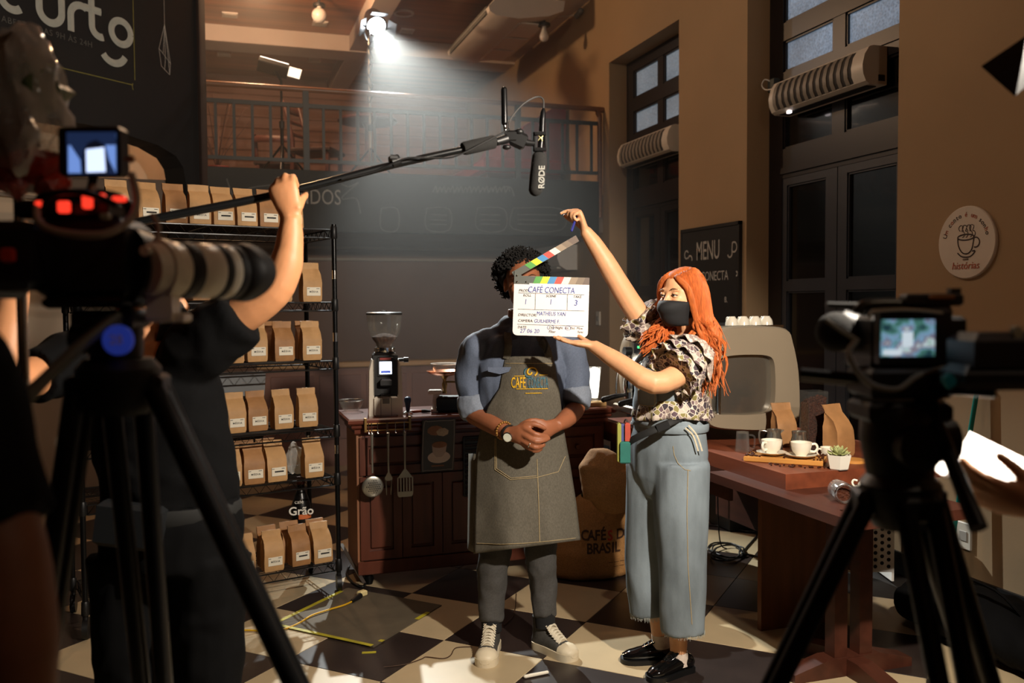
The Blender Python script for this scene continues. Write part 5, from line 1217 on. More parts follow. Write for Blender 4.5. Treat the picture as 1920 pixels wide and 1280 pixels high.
def shoe(parent, heel, toe, kind):
    heel, toe = V(heel), V(toe); d = (toe-heel); L = d.length; d.normalize(); s = Z3.cross(d); O = heel
    def q(x, y, z): return O+d*(x*L)+s*y+Z3*z
    st0 = [(-.03, .008), (.0, .028), (.08, .037), (.3, .037), (.55, .043), (.78, .047), (.92, .04), (.99, .025), (1.02, .008)]; st = []
    for i in range(len(st0)-1):
        for kk in range(4):
            t = kk/4; p0, p1, p2, p3 = st0[max(i-1, 0)], st0[i], st0[i+1], st0[min(i+2, len(st0)-1)]
            st.append(tuple(.5*((2*p1[c])+(p2[c]-p0[c])*t+(2*p0[c]-5*p1[c]+4*p2[c]-p3[c])*t*t+(3*p1[c]-p0[c]-3*p2[c]+p3[c])*t**3) for c in (0, 1)))
    st.append(st0[-1])
    def sole(z0, z1, k=1): 
        mb = MB(); out = [q(x, w*k, z0) for x, w in st]+[q(x, -w*k, z0) for x, w in st[::-1]]; up = [p+Z3*(z1-z0) for p in out]; n = len(out)
        mb.add(out+up, [tuple(range(n-1, -1, -1)), tuple(range(n, 2*n))]+[(i, (i+1) % n, n+(i+1) % n, n+i) for i in range(n)]); return mb
    if kind == 'sneaker':
        mu = M('grey_canvas', (70, 68, 64), .8, nz=(90, .3), bump=(200, .4, .002)); mr = M('cream_rubber', (214, 200, 172), .5, nz=(9, .08)); ml = M('white_lace', (226, 216, 194), .7, nz=(40, .1))
        obj('sole', sole(0.0, .032, 1.04), mr, parent, 30)
        mb = MB(); mb.loft([q(.02, 0, .02), q(.12, 0, .04), q(.4, 0, .045), q(.65, 0, .038), q(.85, 0, .03), q(.97, 0, .024)], [(.026, .03), (.05, .036), (.046, .036), (.036, .041), (.026, .042), (.012, .026)], 18, up=(0, 0, 1), sub=2)
        mb.loft([q(.16, 0, .04), q(.17, 0, .09), q(.16, 0, .125), q(.15, 0, .15)], [(.05, .036), (.05, .036), (.046, .038), (.047, .04)], 18, up=d, sub=2)
        up_ = obj('upper', remesh(mb, 'upper', .006, 3), mu, parent, 0)
        tc = MB(); tc.loft([q(.73, 0, .028), q(.84, 0, .03), q(.94, 0, .026), q(1.0, 0, .02), q(1.02, 0, .02)], [(.038, .047), (.035, .0475), (.025, .038), (.013, .022), (.004, .008)], 18, up=(0, 0, 1), sub=3); obj('toe_cap', tc, mr, parent, 60)
        tg = MB(); tg.loft([q(.72, 0, .064), q(.5, 0, .09), q(.36, 0, .118), q(.32, 0, .165), q(.33, 0, .175)], [(.006, .018), (.007, .022), (.008, .026), (.006, .028), (.004, .02)], 12, up=d, sub=3); obj('tongue', tg, M('cream_tongue', (190, 176, 150), .8, nz=(40, .15)), parent, 60)
        for k in range(8):
            u = k/7; x = .7-.36*u-.02*(u > .8); z = .072+.052*u+.05*max(0, u-.6); 
            for sg in (-1, 1):
                obj('lace', MB().loft([q(x, sg*.027, z-.014), q(x-.008, sg*.012, z+.002), q(x-.02, -sg*.012, z+.006), q(x-.035, -sg*.027, z-.006)], [(.0025, .0045)]*4, 6, sub=2, up=(0, 0, 1)), ml, parent, 60)
    else:
        mu = M('black_patent', (10, 10, 11), .08, nz=(9, .2), coat=.6)
        obj('sole', sole(0.0, .02, .98), m_blackp, parent, 30); obj('heel_block', MB().add([], []).prism([(-.012, -.02), (.05, -.03), (.05, .03), (-.012, .02)], heel+d*.012, d, s, Z3, .028), m_blackp, parent, 0)
        mb = MB(); mb.loft([q(.0, 0, .035), q(.1, 0, .04), q(.35, 0, .042), q(.6, 0, .036), q(.82, 0, .03), q(.98, 0, .026)], [(.02, .024), (.034, .034), (.034, .034), (.03, .038), (.022, .037), (.01, .02)], 18, up=(0, 0, 1), sub=3); obj('upper', mb, mu, parent, 60)
        mb = MB(); mb.loft([q(.62, 0, .062), q(.5, 0, .074), q(.38, 0, .09)], [(.004, .014), (.006, .022), (.005, .024)], 12, up=(0, 0, 1), sub=3); obj('tongue_flap', mb, mu, parent, 60)
        for k in range(3): obj('lace', MB().loft([q(.58-.07*k, -.018, .067+.009*k), q(.57-.07*k, 0, .073+.009*k), q(.58-.07*k, .018, .067+.009*k)], .0022, 6, sub=3), m_blackp, parent, 60)

# ================================================================ man in the apron
m_skin1 = M('brown_skin', (150, 92, 62), .5, nz=(30, .12), bump=(120, .12, .002), sss=.08); m_denim = M('blue_chambray', (92, 102, 122), .8, nz=(160, .22), bump=(220, .25, .002)); m_trou = M('charcoal_jogger', (70, 68, 66), .85, nz=(140, .25), bump=(220, .2, .002))
man = thing('person', 'person in blue shirt and grey denim apron standing with hands clasped behind the clapperboard', 'person', at_z(985, 1205, 0))
mb = MB()
hq, hR = head(mb, P(981, 533, 3.84), -Ff+Rr*.05)
mb.loft([P(976, 580, 3.87), P(975, 612, 3.88), P(976, 640, 3.89)], [.055, .056, .075], 16)
mb.loft([P(977, 625, 3.89), P(978, 655, 3.88), P(978, 720, 3.86), P(980, 800, 3.87), P(983, 860, 3.87), P(983, 905, 3.87)], [(.07, .06), (.165, .085), (.16, .105), (.145, .105), (.155, .11), (.14, .1)], 24, up=Rr, sub=3)
mb.loft([P(925, 655, 3.89), P(897, 668, 3.89), P(886, 712, 3.91), P(884, 768, 3.9), P(918, 793, 3.775), P(958, 814, 3.645)], [.042, .046, .045, .045, .04, .029], 16, sub=3)
mb.loft([P(1032, 655, 3.89), P(1060, 668, 3.89), P(1076, 705, 3.91), P(1080, 758, 3.9), P(1065, 782, 3.78), P(1042, 798, 3.68)], [.042, .046, .045, .045, .04, .027], 16, sub=3)
for hx, kx, ax, ay in ((948, 926, 921, 1180), (1018, 1014, 1021, 1172)): mb.loft([P(hx, 890, 3.88), P((hx+kx)/2, 970, 3.87), P(kx, 1040, 3.85), P(ax, 1110, 3.86), P(ax, ay, 3.84)], [.08, .07, .05, .04, .028], 16, sub=3)
wL, wR = P(950, 812, 3.635), P(1042, 799, 3.675)
mb.loft([P(956, 813, 3.648), P(966, 814, 3.63), P(976, 815, 3.612), P(987, 818, 3.6)], [(.03, .022), (.036, .021), (.042, .019), (.043, .014)], 16, up=Z3, sub=3)
for pts, r in (((P(980, 804, 3.602), P(986, 803, 3.592), P(1003, 813, 3.572), P(1016, 816, 3.582), P(1026, 817, 3.602)), .0105), ((P(980, 816, 3.6), P(986, 817, 3.588), P(1004, 827, 3.568), P(1018, 826, 3.58), P(1029, 822, 3.604)), .0108), ((P(980, 827, 3.602), P(985, 829, 3.592), P(1002, 838, 3.575), P(1012, 837, 3.588), P(1020, 834, 3.604)), .0102), ((P(982, 835, 3.608), P(988, 838, 3.6), P(1001, 845, 3.588), P(1009, 845, 3.598), P(1015, 842, 3.612)), .009), ((P(975, 803, 3.615), P(986, 796, 3.604), P(1000, 795, 3.592), P(1012, 798, 3.594), P(1021, 803, 3.602)), .0118)):
    mb.cap(pts, [r*1.05, r*1.12, r, r*.95, r*.8], 10)
mb.loft([P(1046, 796, 3.7), P(1036, 800, 3.672), P(1022, 806, 3.645), P(1004, 809, 3.632)], [(.029, .022), (.033, .021), (.04, .02), (.042, .017)], 16, up=Z3, sub=3)
for pts, r in (((P(1018, 790, 3.64), P(1004, 788, 3.63), P(990, 789, 3.622), P(976, 796, 3.625)), .0105), ((P(1010, 800, 3.645), P(996, 804, 3.648), P(980, 808, 3.65)), .0105), ((P(1012, 826, 3.645), P(1002, 836, 3.64), P(990, 836, 3.64)), .0095)):
    mb.cap(pts, [r]*(len(pts)-1)+[r*.8], 10)
obj('body', remesh(mb, 'body', .0055, 2), m_skin1, man, 0)
eyes(hq, hR, man, 1, (40, 26, 18), m_skin1)
# hair: dense short curls
rnd = random.Random(21); mb = MB(); hc = P(977, 516, 3.88)
r_, f_, u_ = frame(-Ff)
mb.ball(hc+u_*.0-f_*.02, (.112, .108, .098), 24, Matrix((r_, f_, u_)).transposed())
mb = MB()
for k in range(2600):
    z = rnd.uniform(-.8, 1); a = rnd.uniform(0, 2*pi); q = math.sqrt(1-z*z); dx, dy = q*cos(a), q*sin(a)
    if dy > .1 and z < .24-.1*abs(dx): continue
    if z < -.2 and dy > -.2: continue
    c = hc-f_*.015+r_*(dx*.104)+f_*(dy*.1)+u_*(z*.1); n_ = (c-hc+f_*.015).normalized()
    t1 = n_.cross(V((rnd.uniform(-1, 1), rnd.uniform(-1, 1), rnd.uniform(-1, 1)))).normalized(); t2 = n_.cross(t1); rr = rnd.uniform(.003, .006); L = rnd.uniform(.012, .032)
    mb.loft([c+n_*(L*i/5)+t1*(rr*cos(i*2.1))+t2*(rr*sin(i*2.1)) for i in range(6)], [.0042, .0045, .0042, .004, .0035, .002], 4)
mb2 = MB(); mb2.ball(hc-f_*.03+u_*.012, (.104, .094, .097), 20, Matrix((r_, f_, u_)).transposed()); k0 = len(mb.v); mb.add(mb2.v, mb2.f)
obj('hair', mb, M('black_curly_hair', (17, 14, 12), .95, nz=(60, .4)), man, 60)
# shirt
mb = MB()
mb.loft([P(976, 596, 3.89), P(976, 608, 3.89), P(976, 620, 3.89), P(977, 634, 3.89), P(978, 656, 3.88), P(978, 720, 3.865), P(980, 800, 3.87), P(983, 860, 3.87), P(983, 900, 3.87)], [(.062, .062), (.088, .07), (.13, .082), (.17, .092), (.19, .105), (.182, .12), (.165, .108), (.168, .108), (.165, .105)], 28, up=Rr, sub=3)
mb.loft([P(945, 645, 3.89), P(910, 645, 3.89), P(894, 658, 3.89), P(887, 690, 3.91), P(888, 740, 3.91), P(890, 762, 3.9)], [(.045, .05), (.062, .07), (.07, .074), (.07, .07), (.062, .062), (.06, .06)], 18, sub=3)
mb.loft([P(1012, 645, 3.89), P(1046, 645, 3.89), P(1062, 656, 3.89), P(1072, 690, 3.91), P(1076, 735, 3.91), P(1078, 750, 3.9)], [(.045, .05), (.06, .07), (.068, .074), (.068, .07), (.06, .062), (.058, .06)], 18, sub=3)
shirt = obj('shirt', remesh(mb, 'shirt', .008, 3, cloth_fold(.018, 8, (1, 1, .55), 3)), m_denim, man, 0)
for pts in ((P(888, 742, 3.905), P(890, 760, 3.9), P(895, 779, 3.885)), (P(1075, 728, 3.905), P(1077, 745, 3.9), P(1075, 760, 3.885))):
    mb = MB(); mb.loft(pts, [.073, .075, .072], 20); obj('rolled_cuff', remesh(mb, 'rolled_cuff', .007, 2, cloth_fold(.006, 12, (1, 1, 1), 5)), M('cuff_chambray', (122, 130, 144), .8, nz=(160, .2)), man, 0)
for sg in (-1, 1):
    mb = MB(); c = P(977, 618, 3.8); pts = [P(977+sg*6, 634, 3.775), P(977+sg*24, 640, 3.79), P(977+sg*30, 618, 3.84), P(977+sg*22, 604, 3.9), P(977+sg*14, 612, 3.82)]
    mb.add(pts+[p+Ff*.008 for p in pts], [(0, 1, 2, 3, 4), (9, 8, 7, 6, 5)]+[(i, (i+1) % 5, 5+(i+1) % 5, 5+i) for i in range(5)]); obj('collar_flap', mb, m_denim, man, 30)
obj('pocket_flap', MB().prism([(0, 0), (.1, 0), (.1, -.016), (.05, -.03), (0, -.018)], P(915, 688, 3.755), Rr, Z3, -Ff, .006), m_denim, man, 0)
# trousers
mb = MB()
for pts, rr in (([P(950, 890, 3.88), P(936, 970, 3.87), P(926, 1045, 3.85), P(922, 1110, 3.86), P(921, 1163, 3.84)], [.088, .082, .068, .06, .05]), ([P(1016, 890, 3.88), P(1014, 970, 3.87), P(1014, 1045, 3.85), P(1019, 1105, 3.86), P(1021, 1155, 3.84)], [.088, .082, .064, .058, .048])): mb.loft(pts, rr, 18, sub=3)
mb.loft([P(983, 850, 3.87), P(983, 885, 3.87), P(983, 915, 3.87)], [(.155, .1), (.158, .102), (.13, .09)], 20, up=Rr)
obj('trousers', remesh(mb, 'trousers', .008, 3, cloth_fold(.009, 11, (.9, .9, .9), 9)), m_trou, man, 0)
for ax, ay in ((921, 1168), (1021, 1160)): obj('sock', MB().loft([P(ax, ay-14, 3.84), P(ax+1, ay+14, 3.84)], [.046, .043], 16), M('black_sock', (22, 22, 24), .9, nz=(60, .2)), man)
for px_, py_, toe_ in ((921, 1165, V((1.0, 3.455, 0))), (1021, 1160, V((1.375, 3.4, 0)))):
    an = P(px_, py_, 3.84); an.z = 0; shoe(man, an+(an-toe_).normalized()*.05, toe_, 'sneaker')
# apron: draped sheet
m_apr = M('grey_denim_apron', (98, 92, 80), .85, nz=(220, .35), bump=(260, .35, .002), stretch=(1, 1, .5)); m_stitch = M('tan_stitch', (170, 150, 112), .8, nz=(90, .2))
ROWS = [(668, 947, 1036, 3.735), (676, 945, 1038, 3.73), (728, 936, 1048, 3.715), (764, 914, 1052, 3.72), (800, 902, 1056, 3.725), (835, 895, 1062, 3.725), (872, 892, 1069, 3.72), (944, 890, 1080, 3.695), (1012, 889, 1087, 3.67), (1024, 888, 1088, 3.668)]
def arow(py):
    for a, b in zip(ROWS, ROWS[1:]):
        if a[0] <= py <= b[0]: t = (py-a[0])/(b[0]-a[0]); return [a[i]+(b[i]-a[i])*t for i in range(4)]
    return list(ROWS[0] if py < ROWS[0][0] else ROWS[-1])
def adepth(px, py):
    _, l, r, d = arow(py); u = (px-(l+r)/2)/((r-l)/2); k = .05 if py < 740 else .05+.055*min(1, (py-740)/120)
    fold = .012*sin(u*7+1)*max(0, (py-850)/170)
    return d+k*u*u+fold+.004*noise.noise(V((px*.05, py*.03, 0)))
NU, NV = 36, 60; vs = []
for j in range(NV+1):
    for i in range(NU+1):
        u = i/NU; py = 668+(1024-668)*j/NV
        _, l, r, d = arow(py); px = l+(r-l)*u
        yy = py+(j/NV)**6*(14-26*u)
        vs.append(P(px, yy, adepth(px, py)))
fs = [(j*(NU+1)+i, j*(NU+1)+i+1, (j+1)*(NU+1)+i+1, (j+1)*(NU+1)+i) for j in range(NV) for i in range(NU)]
ap = obj('apron', MB().add(vs, fs), m_apr, man, 180); so = ap.modifiers.new('s', 'SOLIDIFY'); so.thickness = .004; so.offset = 0
def on_apron(px, py, off=.006): return P(px, py, adepth(px, py)-off)
def stitch(pts, nm='stitching', mat=None, r=.0014):
    q = []
    for a, b in zip(pts, pts[1:]):
        n = max(2, int(math.hypot(a[0]-b[0], a[1]-b[1])/5))
        q += [on_apron(a[0]+(b[0]-a[0])*k/n, a[1]+(b[1]-a[1])*k/n, .0045) for k in range(n)]
    q.append(on_apron(*pts[-1], .0045)); obj(nm, MB().loft(q, r, 5), mat or m_stitch, ap, 60)
stitch([(928, 822), (928, 880), (957, 899), (1006, 895), (1047, 884), (1060, 855)]); stitch([(930, 822), (931, 878), (958, 896), (1006, 892)]); stitch([(1007, 860), (1010, 940), (1012, 1016)], r=.0018)
stitch([(895, 1018), (940, 1020), (985, 1018), (1030, 1014), (1080, 1008)])
stitch([(948, 681), (1036, 681)])
def conform(o, off=.007):
    Wm = WM(o); Wi = Wm.inverted()
    for v in o.data.vertices:
        c = Wm @ v.co-CAMP; z = c.dot(FW); px, py = 960+CF*c.dot(RT)/z, 640-CF*c.dot(UP)/z
        v.co = Wi @ on_apron(px, py, off)
m_lg = M('yellow_print', (226, 176, 40), .6, nz=(60, .1)); m_lt = M('teal_print', (44, 92, 106), .6, nz=(60, .1))
for s_, px, mt in (('CAFÉ', 972, m_lg), ('CONECTA', 1008.5, m_lt)):
    conform(text('logo_lettering', s_, mt, P(px, 718, 3.7), Rr, Z3, .062, ap, sx=.42 if s_ == 'CAFÉ' else .29, bold=.001), .0055)
for a, b, y in ((964, 982, 705), (1011, 1027, 703), (968, 1027, 729), (985, 1016, 737)): stitch([(a, y), (b, y-.5)], 'logo_line', m_lg, .0016)
stitch([(998+9*cos(radians(a)), 697-8*sin(radians(a))) for a in range(-60, 200, 20)]+[(993+4*cos(radians(a)), 698-4*sin(radians(a))) for a in range(190, 400, 30)], 'logo_swirl', m_lg, .003)
stitch([(992+9*cos(radians(a)), 698-9*sin(radians(a))) for a in range(120, 320, 20)], 'logo_swirl', m_lt, .003)
for pts in ([on_apron(1030, 672), P(1024, 650, 3.755), P(1012, 632, 3.78), P(1004, 618, 3.83)], [on_apron(950, 672), P(953, 650, 3.75), P(952, 632, 3.78), P(953, 615, 3.84)]): obj('neck_strap', MB().loft(pts, [(.003, .016)]*4, 8, sub=4, up=-Ff), m_apr, ap, 60)
obj('strap_loop', MB().loft([P(1020, 655, 3.74), P(1012, 645, 3.73), P(1018, 632, 3.74), P(1026, 645, 3.73), P(1022, 662, 3.73)], [(.002, .005)]*5, 6, sub=4, up=-Ff), M('dark_strap', (44, 40, 36), .7, nz=(40, .2)), ap, 60)
side = MB(); vv = []
for j in range(13):
    t = j/12; vv += [P(894-6*t, 850+185*t, 3.83+.01*sin(j)), P(886-5*t, 850+182*t, 3.88), P(880-2*t, 850+178*t, 3.94)]
sd = obj('side_flap', side.add(vv, [(j*3+i, j*3+i+1, (j+1)*3+i+1, (j+1)*3+i) for j in range(12) for i in range(2)]), m_apr, ap, 180); so = sd.modifiers.new('s', 'SOLIDIFY'); so.thickness = .004
# watch, bracelet, ring
def ringlet(nm, c, axis, r, t, mat, par, n=24, beads=False):
    z = V(axis).normalized(); x = z.orthogonal().normalized(); y = z.cross(x)
    mb = MB()
    if beads:
        for k in range(n): mb.ball(V(c)+(x*cos(2*pi*k/n)+y*sin(2*pi*k/n))*r, t, 8)
    else: mb.loft([V(c)+(x*cos(2*pi*k/n)+y*sin(2*pi*k/n))*r for k in range(n+1)], [t]*(n+1), 8, up=z)
    return obj(nm, mb, mat, par, 60)
ax_ = (P(958, 814, 3.645)-P(918, 793, 3.775)).normalized()
wc = P(954, 812, 3.66)
wt = ringlet('watch_strap', wc, ax_, .0335, (.009, .003), M('dark_leather', (34, 26, 24), .5, nz=(30, .2)), man)
wf = wc-Ff*.037-Z3*.01-Rr*.004; wz = (-Ff*.9-Z3*.15-Rr*.35).normalized(); wx = Z3.cross(wz).normalized(); RW = Matrix((wx, wz.cross(wx), wz)).transposed()
obj('watch_case', MB().lathe([(0, -.004), (.02, -.004), (.0215, 0), (.02, .005), (.0175, .006), (0, .0055)], 24, wf, RW), m_chrome, man, 40)
obj('watch_face', MB().lathe([(0, .0058), (.0172, .0058), (.0172, .0068), (0, .0068)], 24, wf, RW), M('watch_white', (220, 222, 206), .3, nz=(30, .1)), man, 40)
bz = ringlet('bead_bracelet', P(945, 807, 3.69), ax_, .0362, .0055, M('gold_beads', (170, 122, 60), .35, .5, nz=(90, .4)), man, 22, True)
ringlet('finger_ring', P(994, 834, 3.583), Rr*.8-Z3*.45-Ff*.4, .0118, .0022, m_chrome, man)

# ================================================================ clapperboard
cbd = 3.56
c0, cx1, cy1 = P(964, 530, cbd), P(1105, 534, cbd-.01), P(965, 628, cbd-.005)
EX = (cx1-c0).normalized(); EY = -(cy1-c0); EY = (EY-EX*EY.dot(EX)).normalized(); EN = EX.cross(EY); CWd, CHt = (cx1-c0).length, (cy1-c0).length
cl = thing('clapperboard', 'white film clapperboard with coloured sticks and blue handwriting held before the man', 'clapperboard', c0-EY*CHt/2+EX*CWd/2)
m_slate = M('white_slate', (238, 230, 226), .35, nz=(4, .03)); m_bink = M('blue_marker', (70, 88, 168), .6, nz=(80, .25)); m_kink = M('slate_print', (42, 38, 40), .6, nz=(60, .1)); m_gstk = M('grey_stick', (92, 94, 88), .5, nz=(9, .1))
def rr_poly(w, h, r, top=True):
    pts = [(0, 0)] if top else []
    out = [(0, 0), (0, -h+r)]+[(r-r*cos(radians(a)), -h+r-r*sin(radians(a))) for a in range(15, 90, 15)]+[(r, -h), (w-r, -h)]+[(w-r+r*sin(radians(a)), -h+r-r*cos(radians(a))) for a in range(15, 90, 15)]+[(w, -h+r), (w, 0)]
    return out
obj('slate', MB().prism(rr_poly(CWd, CHt, .018), c0, EX, EY, EN, -.006), m_slate, cl, 0)
def sp2(u, v, off=.0012): return c0+EX*(u*CWd)-EY*(v*CHt)+EN*off
def ctext(nm, s, u, v, size, mat, shear=0, bold=0, sx=1, align='LEFT'): text(nm, s, mat, sp2(u, v), EX, EY, size, cl, shear=shear, align=align, bold=bold, sx=sx)
for s, u, v, sz in (('PROD.', .065, .145, .011), ('ROLL', .125, .235, .0105), ('SCENE', .43, .235, .0105), ('TAKE', .79, .235, .0105), ('DIRECTOR:', .065, .61, .0115), ('CAMERA:', .065, .72, .0115), ('DATE:', .065, .845, .0105), ('Day·Night  Int  Ext  Mos', .48, .835, .0105), ('Filter', .48, .915, .01), ('Sync', .86, .905, .01)): ctext('slate_print', s, u, v, sz*1.28, m_kink, .15, 0)
for s, u, v, sz, sx in (('CAFÉ CONECTA', .185, .125, .034, .74), ('1', .14, .36, .03, .8), ('1', .475, .35, .03, .8), ('3', .80, .355, .032, 1), ('MATHEUS YAN', .31, .575, .022, .78), ('GUILHERME F.', .28, .72, .02, .82), ('27 06 20', .095, .915, .023, .95)): ctext('handwriting', s, u, v, sz, m_bink, .12, 0, sx)
def cline(a, b, r=.0008, nm='ruled_line', mat=None): obj(nm, MB().bar(sp2(*a), sp2(*b), .001, r*2, EN), mat or m_kink, cl, 0)
for a, b in (((.06, .19), (.94, .19)), ((.06, .5), (.945, .5)), ((.06, .79), (.945, .79)), ((.29, .19), (.29, .5)), ((.715, .19), (.715, .5))): cline(a, b)
for u, v, ru, rv in ((.505, .835, .045, .045), (.735, .835, .035, .04)): strokes('ink_circle', [[(ru*CWd*cos(a*pi/8), rv*CHt*sin(a*pi/8)) for a in range(17)]], m_bink, sp2(u, v), EX, EY, .0007, cl)
STC = [(92, 94, 88), (92, 160, 80), (232, 214, 60), (76, 140, 190), (214, 84, 74), (232, 222, 206), (150, 132, 112), (124, 108, 92), (104, 88, 78)]
def stick(O, X, Y, L, h, start, sk):
    obj('stick_core', MB().prism([(0, 0), (L, 0), (L, h), (0, h)], O, X, Y, EN, -.008), m_gstk, cl, 0)
    w = (L-start)/8
    for k in range(8):
        x0 = start+w*k; x1 = x0+w
        pl_ = [(x0, 0.0004), (x1-.0004 if k == 7 else x1, 0.0004), (min(L, x1+sk), h-.0004), (min(L, x0+sk), h-.0004)]
        if k == 7: pl_ = [(x0, .0004), (L, .0004), (L, h-.0004), (min(L, x0+sk), h-.0004)]
        obj('stripe', MB().prism(pl_, O+EN*.0001, X, Y, EN, .0008), M('stripe_%d' % k, STC[k+1], .45, nz=(20, .05)), cl, 0)
hst = 13.5*cbd/CF
stick(c0+EX*.0, EX, EY, CWd, hst, CWd*.25, .012)
piv = P(966, 521, cbd); tip = P(1086, 452, cbd-.01); SXd = (tip-piv).normalized(); SYd = EN.cross(SXd).normalized()
stick(piv-EN*.001, SXd, SYd, (tip-piv).length, hst*.95, (tip-piv).length*.24, -.012)
obj('hinge_plate', MB().prism([(0, .0), (.062, 0), (.012, .05), (0, .05)], P(964, 531, cbd)+EN*.0008-EY*.001, EX, EY, EN, .003), m_gstk, cl, 0)
for px, py in ((970, 516), (970, 528), (987, 528)): obj('rivet', MB().ball(P(px, py, cbd-.008), .0034, 10), m_chrome, cl)

# ================================================================ woman with long red hair
m_skin2 = M('pale_skin', (216, 160, 118), .5, nz=(30, .08), bump=(140, .08, .002), sss=.1); m_jean = M('washed_denim', (132, 144, 152), .85, nz=(9, .5), bump=(240, .3, .002), stretch=(1, 1, .4)); m_hair2 = M('copper_hair', (206, 106, 46), .7, nz=(26, .5), stretch=(5, 5, .6))
wo = thing('person', 'person with long red hair, black mask and denim dungarees holding the clapperboard', 'person', at_z(1235, 1245, 0))
fh = (-Rr*.78-Ff*.62-Z3*.06).normalized(); wf_ = (-Rr*.72-Ff*.69).normalized(); wr_ = wf_.cross(Z3)
mb = MB(); hc2 = P(1278, 556, 3.53)
hq, hR = head(mb, hc2, fh, Z3+fh*.05, .93)
mb.loft([P(1287, 590, 3.56), P(1291, 620, 3.58), P(1288, 648, 3.6)], [.047, .046, .065], 16)
mb.loft([P(1283, 640, 3.6), P(1278, 662, 3.6), P(1262, 720, 3.6), P(1258, 775, 3.6), P(1256, 840, 3.61), P(1252, 880, 3.61)], [(.06, .05), (.15, .075), (.135, .1), (.115, .09), (.15, .12), (.14, .11)], 22, up=wr_, sub=3)
# raised far arm
mb.loft([P(1245, 655, 3.66), P(1222, 625, 3.68), P(1180, 565, 3.66), P(1143, 503, 3.63), P(1118, 462, 3.62), P(1097, 432, 3.61)], [.05, .052, .046, .041, .034, .024], 16, sub=3)
hand(mb, P(1096, 431, 3.61), -Rr*.32+Z3*.95-Ff*.1, -Rr*.8-Z3*.2-Ff*.1, Ff*.4-Rr*.3+Z3*.1, [(62, 20, 12), (80, 75, 40), (84, 80, 45), (86, 80, 45)], (.9, .4, .5), .92)
# near arm with open palm
mb.loft([P(1290, 665, 3.56), P(1308, 668, 3.48), P(1275, 700, 3.42), P(1225, 718, 3.36), P(1165, 682, 3.42), P(1112, 648, 3.48)], [.05, .052, .046, .043, .037, .025], 16, sub=3)
hand(mb, P(1112, 647, 3.48), -Rr*.93+Z3*.12+Ff*.14, Z3*.95-Rr*.05, Ff*.8, [(8, 6, 4), (4, 8, 6), (4, 10, 6), (2, 10, 6)], (.7, .35, .25), .92)
for pts, rr in (([P(1222, 860, 3.68), P(1215, 1000, 3.68), P(1230, 1100, 3.7), P(1238, 1195, 3.71)], [.085, .055, .048, .034]), ([P(1275, 860, 3.56), P(1272, 1000, 3.56), P(1272, 1110, 3.58), P(1272, 1222, 3.6)], [.085, .055, .048, .034])): mb.loft(pts, rr, 16, sub=3)
obj('body', remesh(mb, 'body', .0055, 2), m_skin2, wo, 0)
eyes(hq, hR, wo, .93, (50, 34, 22), m_skin2)
# mask
r_, f_, u_ = frame(fh, Z3+fh*.05); mk = MB(); vv = []
for j in range(9):
    t = j/8; z = -.008-.112*t; sp = .079-.024*t; out = (.108, .122, .129, .129, .124, .12, .114, .104, .09)[j]
    for i in range(15):
        u = -1+2*i/14; vv.append(hq(sp*sin(u*1.35)*1.02, (out*cos(u*1.25))*1.0-.004+.01*(1-abs(u))*(t < .5), z-.016*u*u*(1-t)))
mk.add(vv, [(j*15+i, j*15+i+1, (j+1)*15+i+1, (j+1)*15+i) for j in range(8) for i in range(14)])
mo = obj('face_mask', mk, M('black_mask_cloth', (22, 22, 24), .8, nz=(120, .2)), wo, 180); so = mo.modifiers.new('s', 'SOLIDIFY'); so.thickness = .003
for k in (-1, 1): obj('ear_loop', MB().loft([hq(k*.068, .03, -.02), hq(k*.078, .0, .0), hq(k*.08, -.015, -.02), hq(k*.07, .02, -.075)], .0018, 6, sub=3), M('black_mask_cloth'), mo, 60)
# blouse with ruffles
def print_cloth(name, scale, cols, line):
    m = bpy.data.materials.new(name); m.use_nodes = True; nt = m.node_tree; L = nt.links.new; b = nt.nodes['Principled BSDF']; b.inputs['Roughness'].default_value = .85
    tc = nt.nodes.new('ShaderNodeTexCoord'); v = nt.nodes.new('ShaderNodeTexVoronoi'); v.inputs['Scale'].default_value = scale; w = nt.nodes.new('ShaderNodeTexVoronoi'); w.feature = 'DISTANCE_TO_EDGE'; w.inputs['Scale'].default_value = scale
    L(tc.outputs['Object'], v.inputs[0]); L(tc.outputs['Object'], w.inputs[0]); r = nt.nodes.new('ShaderNodeValToRGB'); r.color_ramp.interpolation = 'CONSTANT'
    for k, c in enumerate(cols):
        e = r.color_ramp.elements[0] if k == 0 else r.color_ramp.elements.new(k/len(cols)); e.color = (*lin(c), 1)
    L(v.outputs['Color'], r.inputs[0]); t = nt.nodes.new('ShaderNodeMath'); t.operation = 'LESS_THAN'; t.inputs[1].default_value = .055; L(w.outputs['Distance'], t.inputs[0])
    mx = nt.nodes.new('ShaderNodeMix'); mx.data_type = 'RGBA'; L(t.outputs[0], mx.inputs['Factor']); L(r.outputs[0], mx.inputs['A']); mx.inputs['B'].default_value = (*lin(line), 1); L(mx.outputs['Result'], b.inputs['Base Color']); MATS[name] = m; return m
m_bl = print_cloth('printed_blouse', 52, [(84, 66, 74), (120, 104, 100), (58, 48, 56), (190, 176, 162), (100, 80, 84), (128, 118, 70), (150, 132, 126), (70, 58, 64)], (206, 194, 180))
mb = MB()
mb.loft([P(1280, 650, 3.6), P(1277, 668, 3.6), P(1264, 720, 3.6), P(1260, 770, 3.6), P(1260, 782, 3.6)], [(.12, .075), (.168, .1), (.155, .12), (.15, .118), (.148, .115)], 24, up=wr_, sub=3)
mb.loft([P(1252, 655, 3.65), P(1222, 618, 3.68), P(1196, 590, 3.67)], [.06, .078, .085], 18, sub=3)
